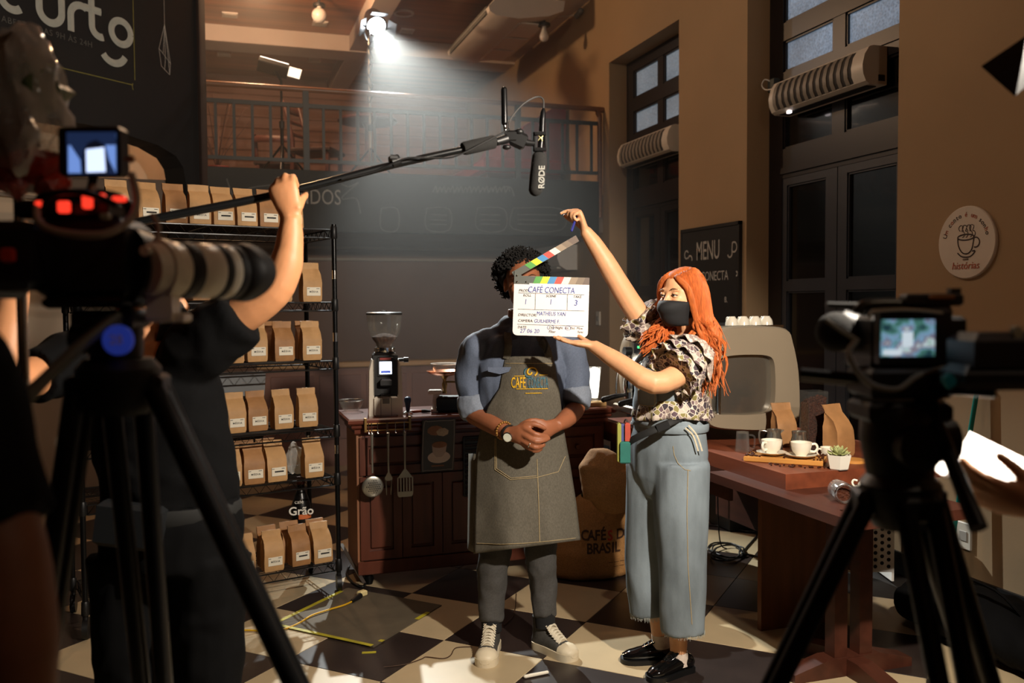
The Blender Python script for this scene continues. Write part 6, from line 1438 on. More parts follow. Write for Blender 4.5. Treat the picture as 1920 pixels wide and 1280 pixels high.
mb.loft([P(1292, 672, 3.55), P(1302, 672, 3.47), P(1268, 700, 3.41)], [.06, .08, .088], 18, sub=3)
obj('blouse', remesh(mb, 'blouse', .008, 2, cloth_fold(.012, 12, (1, 1, 1), 4)), m_bl, wo, 0)
def ruffle(c, axis, r0, r1, L, waves, seed, nm='ruffle', mat=None, amp=.012):
    z = V(axis).normalized(); x = z.orthogonal().normalized(); y = z.cross(x); n = 72; m = 7; vs = []
    for j in range(m):
        t = j/(m-1)
        for k in range(n):
            a = 2*pi*k/n; w = amp*t*(sin(a*waves+seed)+.5*sin(a*(waves*1.7)+seed*2)); r = r0+(r1-r0)*t**.7+w
            vs.append(V(c)+z*(L*t+.008*t*sin(a*3+seed))+(x*cos(a)+y*sin(a))*r)
    o = obj(nm, MB().add(vs, [(j*n+k, j*n+(k+1) % n, (j+1)*n+(k+1) % n, (j+1)*n+k) for j in range(m-1) for k in range(n)]), mat or m_bl, wo, 180)
    s_ = o.modifiers.new('s', 'SOLIDIFY'); s_.thickness = .003; return o
a1_ = (P(1225, 718, 3.36)-P(1302, 668, 3.47)); aN = a1_.normalized(); s0 = P(1302, 668, 3.47)
m_bl2 = print_cloth('striped_ruffle', 60, [(196, 182, 168), (176, 160, 148), (206, 196, 182), (140, 124, 118)], (150, 130, 122))
ruffle(s0-aN*.035, aN, .07, .108, .07, 9, 1, mat=m_bl2); ruffle(s0+aN*.02, aN, .078, .112, .075, 8, 2); ruffle(s0+aN*.07, aN, .07, .105, .06, 10, 3, mat=m_bl)
a2_ = (P(1180, 565, 3.66)-P(1226, 628, 3.68)).normalized(); s1 = P(1224, 624, 3.68)
ruffle(s1-a2_*.0, a2_, .07, .1, .06, 9, 4); ruffle(s1+a2_*.05, a2_, .07, .092, .05, 8, 5, mat=m_bl)
ruffle(P(1260, 745, 3.6), -Z3, .14, .158, .075, 12, 6, 'hem_ruffle', m_bl, .01)
# dungarees
mb = MB()
mb.loft([P(1258, 778, 3.6), P(1257, 800, 3.6), P(1253, 840, 3.61), P(1250, 890, 3.62), P(1248, 930, 3.62)], [(.13, .108), (.148, .112), (.165, .122), (.16, .118), (.12, .09)], 24, up=wr_, sub=2)
mb.loft([P(1222, 868, 3.68), P(1217, 960, 3.69), P(1213, 1060, 3.69), P(1216, 1150, 3.69)], [(.1, .105), (.1, .1), (.088, .085), (.078, .07)], 20, sub=3, up=Rr)
mb.loft([P(1276, 868, 3.55), P(1276, 960, 3.55), P(1279, 1070, 3.55), P(1281, 1182, 3.56)], [(.108, .11), (.105, .105), (.094, .09), (.086, .078)], 20, sub=3, up=Rr)
dl_ = obj('dungaree_legs', remesh(mb, 'dungaree_legs', .008, 3, cloth_fold(.012, 7, (1, 1, .3), 8)), m_jean, wo, 0)
lbvh = BVHTree.FromPolygons([v.co.copy() for v in dl_.data.vertices], [tuple(q.vertices) for q in dl_.data.polygons])
def seam(nm, pts, r=.0018):
    pp = []
    for (x0, y0), (x1, y1) in zip(pts, pts[1:]):
        n = max(2, int(abs(y1-y0)/6)); pp += [(x0+(x1-x0)*k/n, y0+(y1-y0)*k/n) for k in range(n)]
    q = []
    for x, y in pp:
        d = ray(x, y).normalized(); h = lbvh.ray_cast(CAMP, d)
        if h[0] is not None: q.append(h[0]-d*.0015)
    if len(q) > 3: obj(nm, MB().loft(q, r, 5), m_stitch, dl_, 60)
seam('side_seam', [(1290, 880), (1288, 960), (1290, 1060), (1298, 1176)]); seam('pocket_stitch', [(1262, 836), (1264, 852), (1271, 868), (1284, 880), (1306, 884)], .0014)
fr_ = MB(); rh = random.Random(4)
for cpx, cpy, cd, ra, rb in ((1216, 1150, 3.69, .076, .068), (1281, 1182, 3.56, .084, .076)):
    c_ = P(cpx, cpy, cd)
    for k in range(110):
        a_ = 2*pi*k/110; p_ = c_+Rr*(ra*cos(a_))+Ff*(rb*sin(a_))+Z3*.006; fr_.loft([p_, p_-Z3*rh.uniform(.012, .022)+V((rh.uniform(-.003, .003), rh.uniform(-.003, .003), 0))], [.0016, .0006], 4)
tag(obj('frayed_hem', fr_, M('pale_threads', (176, 180, 172), .9, nz=(60, .2)), dl_, 0), kind='stuff')
bibc = P(1212, 740, 3.5); bw = MB(); vv = []
for j in range(13):
    t = j/12; z = .0
    for i in range(11):
        u = -1+2*i/10; hw = .088+.03*t; px_, py_ = 1214+(4)*t, 690+112*t
        c = P(px_, py_, 3.512+.0*t); vv.append(c+wr_*(hw*u*-1)-wf_*(.045*u*u)+wf_*.004*sin(j*1.3+u*2))
bw.add(vv, [(j*11+i, j*11+i+1, (j+1)*11+i+1, (j+1)*11+i) for j in range(12) for i in range(10)])
bib = obj('dungaree_bib', bw, m_jean, wo, 180); s_ = bib.modifiers.new('s', 'SOLIDIFY'); s_.thickness = .006
ctr = P(1216, 738, 3.5)+wf_*.004
obj('bib_pocket', MB().prism([(-.045, .05), (.045, .05), (.045, -.03), (.03, -.05), (-.03, -.05), (-.045, -.03)], ctr, -wr_, Z3, wf_, .008), m_jean, bib, 0)
strokes('stitching', [[(-.04, .045), (-.04, -.03), (-.026, -.045), (.026, -.045), (.04, -.03), (.04, .045)]], m_stitch, ctr+wf_*.0085, -wr_, Z3, .0012, bib)
for pts in ([P(1243, 690, 3.49), P(1262, 665, 3.5), P(1285, 640, 3.535), P(1300, 630, 3.6)], [P(1188, 690, 3.58), P(1215, 655, 3.61), P(1245, 640, 3.64), P(1270, 632, 3.67)]): obj('strap', MB().loft(pts, [(.003, .018)]*4, 8, sub=4, up=wf_), m_jean, wo, 60)
obj('waistband', MB().loft([P(1258, 797, 3.6)+(wf_*cos(a*pi/16)*.132+wr_*sin(a*pi/16)*.155) for a in range(33)], [(.016, .003)]*33, 8, up=Z3), m_jean, wo, 60)
obj('belt_strap', MB().loft([P(1172, 835, 3.5), P(1190, 822, 3.46), P(1225, 806, 3.43), P(1262, 789, 3.44), P(1300, 773, 3.52), P(1312, 770, 3.6)], [(.014, .003)]*6, 8, sub=4, up=Z3), M('black_webbing', (18, 18, 18), .7, nz=(120, .2)), wo, 60)
obj('belt_buckle', MB().box(P(1243, 799, 3.425), (.05, .012, .034), Matrix((Rr, Ff, Z3)).transposed() @ Euler((0, radians(-22), 0)).to_matrix(), bev=.004), m_blackp, wo, 0)
strokes('side_zip', [[(0, 0), (.03, -.03), (.05, -.09)], [(.012, .01), (.045, -.03), (.065, -.09)]], M('cream_trim', (206, 194, 168), .7, nz=(60, .2)), P(1285, 802, 3.44), Rr, Z3, .003, wo)
for pts in (([P(1238, 1188, 3.71), P(1240, 1212, 3.71)]), ([P(1272, 1222, 3.6), P(1274, 1246, 3.6)])): obj('ankle_sock', MB().loft(pts, [.037, .038], 16), M('white_sock', (214, 198, 184), .9, nz=(60, .15)), wo, 60)
for px_, py_, dd_, toe_ in ((1242, 1212, 3.71, V((1.555, 3.33, 0))), (1276, 1246, 3.6, V((1.575, 3.12, 0)))):
    an = P(px_, py_, dd_); an.z = 0; shoe(wo, an+(an-toe_).normalized()*.055, toe_, 'patent')
# hair: cap plus long wavy locks
rnd = random.Random(5); mb = MB()
RH = Matrix((r_, f_, u_)).transposed(); hk = MB(); hk.ball(hq(0, -.03, .036), (.081, .09, .085), 20, RH); hk.ball(hq(0, .008, .064), (.062, .056, .05), 16, RH)
def lock(pts, r): hk.loft(pts, [(r*.3, r*.2)]+[(r, r*.6)]*(len(pts)-2)+[(r*.12, r*.12)], 5, sub=4)
for k in range(430):
    a = rnd.uniform(-2.75, 2.75)     # 0 = straight back, +-pi = face
    rx, ry = sin(a), -cos(a); fr = max(0, (abs(a)-1.7)/1.05)
    sg = 1 if rx > 0 else -1; j = lambda q=.006: rnd.uniform(-q, q)
    top = hq(.006*sg+j(.004), .08*fr-.03+j(.008), .114-.03*fr+j(.003))
    hi = hq(.055*rx*(1-fr)+.042*sg*fr, (.06*ry-.02)*(1-fr)+.068*fr, .1-.025*fr+j(.005))
    side_ = hq(.088*(rx*(1-fr)+sg*fr), (.092*ry-.025)*(1-fr)+.05*fr, .025+j(.01))
    low = hq(.098*(rx*(1-fr)+sg*fr), (.095*ry-.035)*(1-fr)+.02*fr, -.085+j(.012))
    endx, endy, dE = 1336-55*(1-(1+cos(a))/2)+rnd.uniform(-30, 24), 722+rnd.uniform(-90, 26), (3.6 if a > 0 else 3.46)
    if a > 1.75: endx, endy, dE = 1222+rnd.uniform(-26, 30), 662+rnd.uniform(-40, 10), 3.47
    elif a < -1.9: endx, endy, dE = 1326+rnd.uniform(-14, 24), 705+rnd.uniform(-60, 36), 3.42
    e = P(endx, endy, dE+rnd.uniform(-.02, .05)); w = V((j(.022), j(.022), 0)); m1 = low*.66+e*.34+w+Rr*.012; m2 = low*.33+e*.67-w+Rr*.01
    lock([top, hi, side_, low, m1, m2, e], rnd.uniform(.0045, .0095))
obj('hair', hk, m_hair2, wo, 60)
fly = MB()
for k in range(26):
    e = P(1300+rnd.uniform(0, 70), 650+rnd.uniform(0, 100), 3.5+rnd.uniform(0, .1)); s = hq(rnd.uniform(.02, .09), -.09, rnd.uniform(-.05, .05)); fly.loft([s, (s+e)/2+V((rnd.uniform(-.03, .03), rnd.uniform(-.03, .03), 0)), e], .0012, 4, sub=4)
tag(obj('loose_hair_strands', fly, m_hair2, wo, 60), kind='stuff')
pn = obj('marker_pen', MB().cap([P(1072, 432, 3.57), P(1082, 402, 3.6)], [.0055, .0055], 10), M('blue_pen', (46, 52, 130), .35, nz=(9, .1)), None, 60, True, 'blue marker pen held in the raised hand of the red-haired person', 'pen')
ringlet('finger_ring', P(1084, 402, 3.585), Rr*.3+Z3*.4-Ff*.3, .0098, .0018, m_chrome, wo)
strokes('tattoo_lines', [[(-.02, .01), (.0, .018), (.02, .008), (.035, .012)], [(-.015, 0), (.01, .006), (.03, -.004)], [(-.01, -.01), (.015, -.004), (.025, -.012)]], M('tattoo_ink', (120, 84, 70), .6, nz=(90, .3)), P(1158, 672, 3.383), Rr-Z3*.6, Z3+Rr*.3, .0008, wo) if False else None
# colour-coded pouch
pu = thing('tape_pouch', 'small pouch of yellow, blue, red and green tapes hanging at the dungaree waist', 'pouch', P(1168, 860, 3.5))
for nm, px0, px1, py0, py1, col, dd in (('yellow_edge', 1157, 1164, 792, 866, (150, 150, 66), 3.49), ('blue_roll', 1162, 1172, 794, 832, (70, 78, 130), 3.5), ('red_roll', 1171, 1181, 792, 828, (176, 70, 52), 3.49), ('green_flap', 1162, 1181, 827, 868, (36, 104, 94), 3.48)):
    c = P((px0+px1)/2, (py0+py1)/2, dd); obj(nm, MB().box(c, ((px1-px0)*dd/CF, .035, (py1-py0)*dd/CF), Matrix((Rr, Ff, Z3)).transposed(), bev=.005), M(nm, col, .55, nz=(30, .15)), pu, 0)
obj('pouch_clip', MB().loft([P(1170, 793, 3.5), P(1173, 786, 3.5), P(1178, 793, 3.5)], .003, 6, sub=3), m_blackp, pu, 60)
# ---------------------------------------------------------------- boom operator
m_tee = M('black_cotton', (12, 12, 13), .9, nz=(120, .2), bump=(200, .2, .002)); m_bpant = M('black_trouser_cloth', (10, 10, 11), .85, nz=(100, .2)); m_skin3 = M('tan_skin', (206, 144, 100), .5, nz=(30, .1), bump=(140, .08, .002), sss=.08)
for m_ in (m_tee, m_bpant): m_.node_tree.nodes['Principled BSDF'].inputs['Specular IOR Level'].default_value = .12
bo = thing('person', 'person in black T-shirt and mask seen from behind holding the boom pole overhead', 'person', V((P(320, 900, 2.5).x, P(320, 900, 2.5).y, 0)))
bD = 2.52; fb = (Rr*.8+Ff*.35).normalized(); br = fb.cross(Z3)
mb = MB(); hq, hR = head(mb, P(272, 556, bD-.02), fb-Z3*.05)
mb.loft([P(272, 605, bD), P(270, 650, bD), P(270, 690, bD)], [.06, .064, .078], 16)
mb.loft([P(270, 650, bD), P(280, 690, bD), P(300, 780, bD), P(312, 880, bD), P(318, 960, bD), P(320, 1010, bD)], [(.08, .07), (.14, .08), (.14, .09), (.135, .09), (.145, .1), (.13, .1)], 22, up=Rr, sub=3)
mb.loft([P(350, 660, 2.5), P(390, 628, 2.48), P(455, 590, 2.46), P(512, 548, 2.45), P(535, 500, 2.45), P(543, 455, 2.45), P(546, 408, 2.45)], [.06, .062, .053, .048, .046, .038, .028], 18, sub=3)
pole_pts = [P(-70, 486, 2.22), P(120, 447, 2.3), P(270, 414, 2.37), P(530, 362, 2.5), P(750, 306, 2.62), P(945, 264, 2.73)]
hand(mb, P(546, 405, 2.45), -Rr*.27+Z3*.95-Ff*.02, Ff*.9-Z3*.1, Rr, [(50, 62, 35), (50, 64, 38), (52, 64, 38), (55, 62, 38)], (1.1, .1, 1.3), 1.02)
mb.loft([P(200, 660, 2.5), P(150, 672, 2.44), P(80, 700, 2.3), P(8, 715, 2.16), P(12, 640, 2.16), P(25, 560, 2.2), P(34, 500, 2.24)], [.06, .06, .052, .048, .044, .036, .027], 18, sub=3)
hand(mb, P(34, 498, 2.24), Z3*.95+Rr*.1, Ff*.9+Z3*.1, -Rr, [(55, 62, 35)]*4, (.9, .5, .4), 1.0)
for pts in ([P(268, 990, bD-.0), P(245, 1180, bD), P(235, 1400, bD+.02), V((P(240, 980, bD).x, P(240, 980, bD).y, .08))], [P(372, 990, bD), P(383, 1180, bD), P(390, 1400, bD), V((P(385, 980, bD).x, P(385, 980, bD).y, .08))]): mb.loft(pts, [.075, .065, .055, .042], 16, sub=3)
obj('body', remesh(mb, 'body', .006, 2), m_skin3, bo, 0); eyes(hq, hR, bo, 1, (48, 32, 22))
mb = MB()
mb.loft([P(262, 700, bD), P(270, 708, bD), P(280, 724, bD), P(292, 765, bD), P(305, 830, bD), P(318, 920, bD), P(322, 950, bD)], [(.085, .075), (.12, .09), (.188, .118), (.19, .13), (.185, .13), (.185, .13), (.188, .134)], 26, up=Rr, sub=3)
mb.loft([P(335, 700, 2.5), P(378, 648, 2.48), P(425, 612, 2.465), P(452, 592, 2.46)], [.08, .092, .085, .082], 18, sub=3)
mb.loft([P(215, 680, 2.5), P(150, 676, 2.44), P(95, 695, 2.33), P(62, 705, 2.27)], [.08, .08, .075, .072], 18, sub=3)
obj('t_shirt', remesh(mb, 't_shirt', .009, 3, cloth_fold(.016, 7, (1, 1, .8), 12)), m_tee, bo, 0)
mb = MB()
mb.loft([P(318, 935, bD), P(320, 980, bD), P(322, 1060, bD)], [(.19, .138), (.2, .145), (.19, .14)], 22, up=Rr)
for px in (245, 392): mb.loft([P(px, 1040, bD), P(px-2, 1180, bD), P(px, 1330, bD), V((P(px, 1040, bD).x, P(px, 1040, bD).y, .1))], [.115, .1, .085, .07], 16, sub=3)
obj('trousers', remesh(mb, 'trousers', .01, 3, cloth_fold(.01, 8, (1, 1, .7), 6)), m_bpant, bo, 0)
obj('waistband', MB().loft([P(319, 952, bD)+(Rr*cos(a*pi/16)*.194-Ff*sin(a*pi/16)*.143) for a in range(33)], [(.022, .005)]*33, 8, up=Z3), M('charcoal_band', (24, 24, 23), .8, nz=(60, .2)), bo, 60)
obj('hip_pouch', MB().box(P(245, 985, bD-.16), (.17, .05, .12), Matrix((Rr, Ff, Z3)).transposed() @ Euler((0, radians(8), 0)).to_matrix(), bev=.012), M('grey_pouch', (26, 28, 30), .45, nz=(9, .2)), bo, 0)
for px in (245, 392):
    c = V((P(px, 1040, bD).x, P(px, 1040, bD).y, 0)); obj('shoe', MB().loft([c-fb*.08+Z3*.045, c+Z3*.05, c+fb*.12+Z3*.04, c+fb*.2+Z3*.03], [(.04, .038), (.048, .042), (.038, .045), (.02, .03)], 14, up=Z3, sub=3), m_blackp, bo, 60)
mk = MB(); vv = []
for j in range(8):
    t = j/7; z = -.01-.11*t; sp = .078-.02*t; out = .096+.024*sin(pi*t)
    for i in range(13):
        u = -1+2*i/12; vv.append(hq(sp*sin(u*1.35), out*cos(u*1.25), z))
mk.add(vv, [(j*13+i, j*13+i+1, (j+1)*13+i+1, (j+1)*13+i) for j in range(7) for i in range(12)])
mo = obj('face_mask', mk, M('black_mask_cloth'), bo, 180); s_ = mo.modifiers.new('s', 'SOLIDIFY'); s_.thickness = .003
hm = MB(); rnd = random.Random(2)
hm.ball(hq(0, -.03, .045), (.084, .094, .088), 18, hR); obj('hair', remesh(hm, 'hair', .01, 1, lambda c, n: .006*noise.noise(c*60)), M('dark_brown_hair', (28, 22, 20), .6, nz=(60, .4)), bo, 0)

# ---------------------------------------------------------------- boom pole and microphone
bm_ = thing('boom_pole', 'long black boom pole with foam grip reaching across the scene', 'boom pole', pole_pts[3])
obj('tube', MB().loft(pole_pts, [.0125, .0125, .012, .0115, .011, .0105], 14, sub=6), M('black_carbon', (24, 25, 26), .28, .4, nz=(20, .2)), bm_)
obj('foam_grip', MB().loft([P(868, 279, 2.68), P(872, 278, 2.683), P(925, 266, 2.713), P(929, 266, 2.715)], [.018, .0205, .0205, .018], 18), M('black_foam', (30, 29, 28), .95, nz=(200, .3), bump=(300, .5, .002)), bm_)
q0, q1 = P(733, 305, 2.61), P(748, 300, 2.62)
obj('locking_collar', MB().loft([q0, q1], [.018, .018], 16), m_blackp, bm_); obj('collar_lever', MB().box(P(738, 295, 2.6), (.022, .014, .014), bev=.003), m_blackp, bm_, 0)
obj('end_socket', MB().loft([P(930, 266, 2.715), P(950, 260, 2.73)], [.012, .015], 14), m_blackp, bm_)
obj('cable', MB().loft([P(640, 336, 2.54), P(700, 322, 2.57), P(760, 297, 2.59), P(800, 296, 2.62), P(850, 294, 2.64), P(905, 268, 2.67), P(955, 242, 2.71)], .0026, 8, sub=6), m_blackp, bm_)
mc = thing('shotgun_microphone', 'black shotgun microphone with foam windshield on a shock mount at the boom end', 'microphone', P(1013, 280, 2.75)); mD = 2.75
obj('windshield', MB().cap([P(1011, 296, mD), P(1008, 330, mD), P(1004, 355, mD)], [.0225, .0245, .021], 20), M('black_foam'), mc)
obj('mic_body', MB().loft([P(1017, 222, mD), P(1016, 250, mD), P(1012, 290, mD)], [.0092, .0095, .0095], 16), m_blackmetal, mc)
obj('connector', MB().loft([P(1019, 203, mD), P(1018, 212, mD), P(1017, 224, mD)], [.0045, .009, .0095], 14), m_blackmetal, mc)
obj('mic_cable', MB().loft([P(1019, 204, mD), P(1018, 186, mD), P(1005, 182, mD), P(980, 196, mD-.01), P(958, 222, mD-.02), P(953, 240, mD-.03)], .0027, 8, sub=6), M('grey_cable', (60, 58, 56), .4, nz=(30, .2)), mc)
mt = obj('shock_mount', MB().loft([P(1003+0, 250, mD-.02), P(1024, 250, mD-.02)], .006, 8).loft([P(1002, 280, mD-.02), P(1024, 280, mD-.02)], .006, 8).loft([P(1022, 248, mD-.01), P(1024, 282, mD-.01)], .005, 8).loft([P(1003, 248, mD-.01), P(1003, 284, mD-.01)], .006, 8), m_blackp, mc)
obj('elastic_band', MB().loft([P(1009, 253, mD-.014), P(1014, 258, mD-.02), P(1020, 252, mD-.014)], .0016, 6, sub=3).loft([P(1009, 263, mD-.014), P(1014, 258, mD-.02), P(1017, 264, mD-.014)], .0016, 6, sub=3), M('cream_elastic', (214, 204, 150), .5, nz=(30, .1)), mt)
obj('pivot_arm', MB().loft([P(975, 262, mD-.01), P(990, 268, mD-.01), P(1003, 269, mD-.01)], [.013, .01, .009], 12), m_blackp, mc)
obj('pivot_clamp', MB().box(P(972, 262, mD-.01), (.05, .03, .05), Matrix((Rr, Ff, Z3)).transposed() @ Euler((0, radians(25), 0)).to_matrix(), bev=.008).box(P(958, 256, mD-.015), (.035, .028, .035), Matrix((Rr, Ff, Z3)).transposed(), bev=.006), m_blackp, mc, 0)
obj('clamp_knob', MB().ball(P(974, 247, mD-.02), (.014, .012, .01), 12), m_blackp, mc); obj('clamp_knob', MB().ball(P(950, 276, mD-.02), (.014, .012, .008), 12), m_blackp, mc)
obj('stand_handle', MB().cap([P(945, 168, mD-.02), P(946, 230, mD-.02)], [.0095, .0095], 14), m_blackmetal, mc); obj('handle_pin', MB().cyl(P(946, 232, mD-.02), P(948, 250, mD-.015), .005), m_chrome, mc)
text('brand_lettering', 'RØDE', M('grey_print', (170, 168, 160), .7, nz=(60, .1)), P(1016, 332, mD-.026), Z3+Rr*.03, -Rr+Ff*.25, .026, mc, bold=.0006)

# ---------------------------------------------------------------- tripods
def tripod(name, label, apex, feet, top, mat=None, hs=1, side=1):
    mat = mat or m_blackmetal
    t = thing(name, label, 'tripod', V((apex.x, apex.y, 0)))
    obj('bowl', MB().lathe([(0, -.07), (.04, -.07), (.06, -.03), (.062, 0), (.05, .015), (0, .015)], 24, apex), m_blackp, t)
    for f in feet:
        f = V(f); d = f-apex; h = V((d.x, d.y, 0)).normalized(); s = V((-h.y, h.x, 0)); a0 = apex+h*.055-Z3*.03; mid = a0+(f-a0)*.52
        leg = MB(); leg.cyl(a0+s*.024, mid+s*.018, .0155, n=12).cyl(a0-s*.024, mid-s*.018, .0155, n=12); lg = obj('leg', leg, mat, t)
        obj('lower_leg', MB().cyl(mid-(mid-a0)*.12, f+Z3*.02, .0165, n=12), mat, lg); obj('leg_lock', MB().box(mid, (.06, .034, .05), Matrix((s, h, Z3)).transposed(), bev=.006).cyl(mid+h*.02, mid+h*.045, .012), m_blackp, lg, 0)
        obj('rubber_foot', MB().ball(f+Z3*.018, (.022, .022, .018), 12), m_blackp, lg); obj('hinge', MB().box(a0, (.06, .03, .04), Matrix((s, h, Z3)).transposed(), bev=.006), m_blackp, lg, 0)
    c = apex-Z3*.62
    for f in feet:
        f = V(f); p = apex+(f-apex)*.6; obj('spreader_arm', MB().cyl(V((apex.x, apex.y, p.z+.02)), p, .008, n=8), m_blackp, t)
    hd = obj('fluid_head', MB().loft([apex+Z3*.01]+[apex+(top-apex)*u for u in (.3, .55, .8)]+[top-Z3*.012], [r*hs for r in (.05, .055, .06, .058, .05)], 20).box(top-Z3*.017, (.13*hs, .09*hs, .03), Matrix((Rr, Ff, Z3)).transposed(), bev=.006), m_blackp, t, 30)
    hm_ = apex+(top-apex)*.5
    obj('drag_dial', MB().cyl(hm_+Rr*(.05*hs*side), hm_+Rr*(.085*hs*side), .034*hs), m_blackp, hd); obj('drag_dial', MB().cyl(hm_-Ff*.04*hs, hm_-Ff*.08*hs, .034*hs), m_blackp, hd)
    return t
def gz(px, py, d, z=0): p = P(px, py, d); return V((p.x, p.y, z))
# right-hand camera rig
rD = 1.42; ar = P(1688, 905, rD)
tr1 = tripod('camera_tripod', 'black video tripod carrying the small camcorder beside the cafe table', ar, [ar-Rr*.56+Ff*.1-Z3*ar.z, ar+Rr*.5+Ff*.22-Z3*ar.z, ar+Rr*.06-Ff*.5-Z3*ar.z], P(1685, 748, rD))
obj('pan_handle', MB().loft([P(1740, 772, rD-.02), P(1760, 800, rD-.05), P(1790, 880, rD-.1), P(1835, 990, rD-.16)], [.012, .01, .011, .013], 12, sub=3), m_blackmetal, tr1)
obj('handle_rosette', MB().cyl(P(1735, 768, rD-.04), P(1752, 768, rD), .022), m_blackp, tr1)
RC_ = Matrix((Rr, Ff, Z3)).transposed()
cm = thing('camcorder', 'small black video camera with lit flip-out screen on the tripod beside the tan wall', 'video camera', P(1690, 740, rD)); k = rD/CF
def bx(nm, px0, py0, px1, py1, d, dep, mat=m_blackp, par=cm, bev=.006, rot=None): return obj(nm, MB().box(P((px0+px1)/2, (py0+py1)/2, d), ((px1-px0)*d/CF, dep, (py1-py0)*d/CF), RC_ @ rot if rot else RC_, bev=bev), mat, par, 0)
bx('camera_body', 1608, 592, 1780, 690, rD+.06, .11); bx('monitor_housing', 1644, 578, 1778, 688, rD-.03, .022)
m_scr = bpy.data.materials.new('camcorder_picture'); m_scr.use_nodes = True; nt = m_scr.node_tree; b_ = nt.nodes['Principled BSDF']
tc = nt.nodes.new('ShaderNodeTexCoord'); n_ = nt.nodes.new('ShaderNodeTexNoise'); n_.inputs['Scale'].default_value = 42; n_.inputs['Detail'].default_value = 2.5; rp = nt.nodes.new('ShaderNodeValToRGB')
for pos, c in ((.3, (30, 60, 70)), (.42, (70, 120, 110)), (.5, (120, 160, 190)), (.58, (110, 90, 110)), (.66, (190, 210, 215)), (.74, (60, 130, 90))):
    e = rp.color_ramp.elements.new(pos); e.color = (*lin(c), 1)
nt.links.new(tc.outputs['Object'], n_.inputs[0]); nt.links.new(n_.outputs['Fac'], rp.inputs[0]); nt.links.new(rp.outputs[0], b_.inputs['Emission Color']); nt.links.new(rp.outputs[0], b_.inputs['Base Color']); b_.inputs['Emission Strength'].default_value = .75
scn = bx('screen', 1652, 599, 1752, 668, rD-.043, .003, m_scr, bev=0)
bx('screen_figure', 1692, 622, 1712, 650, rD-.0455, .001, M('screen_white', (220, 230, 235), .5, emit=((200, 215, 225), .8), nz=(30, .1)), scn, 0); bx('screen_figure', 1656, 655, 1690, 666, rD-.0455, .001, M('screen_white'), scn, 0)
obj('lens_hood', MB().loft([P(1575, 618, rD+.1), P(1600, 625, rD+.09), P(1625, 632, rD+.08)], [.036, .034, .026], 20), m_blackp, cm); obj('round_microphone', MB().ball(P(1568, 622, rD+.09), (.034, .034, .034), 18), M('black_foam'), cm)
obj('top_handle', MB().loft([P(1610, 588, rD), P(1622, 572, rD), P(1690, 570, rD), P(1765, 576, rD), P(1775, 590, rD)], .009, 10, sub=4), M('handle_satin', (60, 58, 50), .3, .5, nz=(9, .2)), cm)
obj('cold_shoe_bar', MB().cyl(P(1550, 571, rD+.02), P(1720, 575, rD+.02), .0045).box(P(1745, 562, rD), (.09, .03, .02), RC_, bev=.004), m_blackp, cm, 30)
bx('brass_plate', 1738, 553, 1785, 561, rD-.01, .02, M('worn_brass', (150, 104, 60), .4, .6, nz=(20, .2)), cm, .002); bx('thumb_screw', 1779, 540, 1798, 552, rD, .014)
obj('mounting_rod', MB().cyl(P(1502, 699, rD+.05), P(1640, 712, rD), .0085).cyl(P(1502, 705, rD+.09), P(1640, 718, rD+.04), .0085), m_blackmetal, cm); obj('mounting_rod', MB().cyl(P(1700, 722, rD-.02), P(1868, 734, rD-.1), .0095), m_blackmetal, cm)
bx('base_plate', 1610, 688, 1760, 742, rD, .1); obj('signal_cable', MB().loft([P(1605, 640, rD-.04), P(1592, 665, rD-.06), P(1625, 715, rD-.07), P(1680, 730, rD-.07), P(1720, 705, rD-.06), P(1770, 690, rD-.04)], .0045, 8, sub=5), M('grey_cable2', (120, 116, 104), .5, nz=(20, .1)), cm)
obj('strap', MB().loft([P(1632, 590, rD-.03), P(1640, 583, rD-.05), P(1700, 580, rD-.05), P(1765, 586, rD-.05)], [(.002, .007)]*4, 8, sub=4, up=-Ff), M('grey_strap', (150, 140, 116), .6, nz=(20, .15)), cm)
obj('cable', MB().loft([P(1550, 600, rD), P(1575, 618, rD-.02), P(1610, 640, rD-.03)], .004, 8, sub=4), M('grey_cable2'), cm)
vf = thing('camera_battery_pack', 'bulky black battery and viewfinder block on the camcorder rods', 'battery pack', P(1880, 720, 1.3)); bx('block', 1800, 622, 1960, 700, 1.3, .08, m_blackp, vf, .012); bx('lower_block', 1784, 682, 1960, 728, 1.3, .08, m_blackp, vf, .012); bx('cyan_tab', 1769, 700, 1789, 728, 1.28, .012, M('cyan_plastic', (20, 140, 160), .5, nz=(9, .1)), vf, .003, Euler((0, radians(-28), 0)).to_matrix())
bx('connector', 1898, 610, 1912, 638, 1.27, .014, M('pale_connector', (150, 146, 120), .5, nz=(9, .1)), vf, .003)
# left-hand cinema camera rig
lD = 1.36; al = P(222, 690, lD)
tr2 = tripod('camera_tripod', 'black video tripod under the cinema camera with white lens', al, [al-Rr*.28-Ff*.02-Z3*al.z, al+Rr*.62+Ff*.1-Z3*al.z, al-Rr*.12+Ff*.5-Z3*al.z], P(208, 577, lD), None, .72, -1)
obj('pan_handle', MB().loft([P(222, 592, lD-.03), P(160, 640, lD-.08), P(95, 700, lD-.14), P(32, 762, lD-.2)], [.009, .009, .009, .011], 12, sub=3), M('grey_tube', (88, 92, 84), .4, .3, nz=(9, .1)), tr2)
dl_ = MB(); dc = P(224, 637, lD-.058); obj('blue_dial', dl_.lathe([(0, 0), (.022, 0), (.022, .008), (0, .01)], 24, dc, Matrix((Rr, Z3, -Ff)).transposed()), M('blue_dial_mat', (50, 66, 170), .4, nz=(9, .2), emit=((50, 70, 180), .25)), tr2)
text('dial_number', '28', M('white_print'), dc-Ff*.0115, Rr, Z3, .02, tr2)
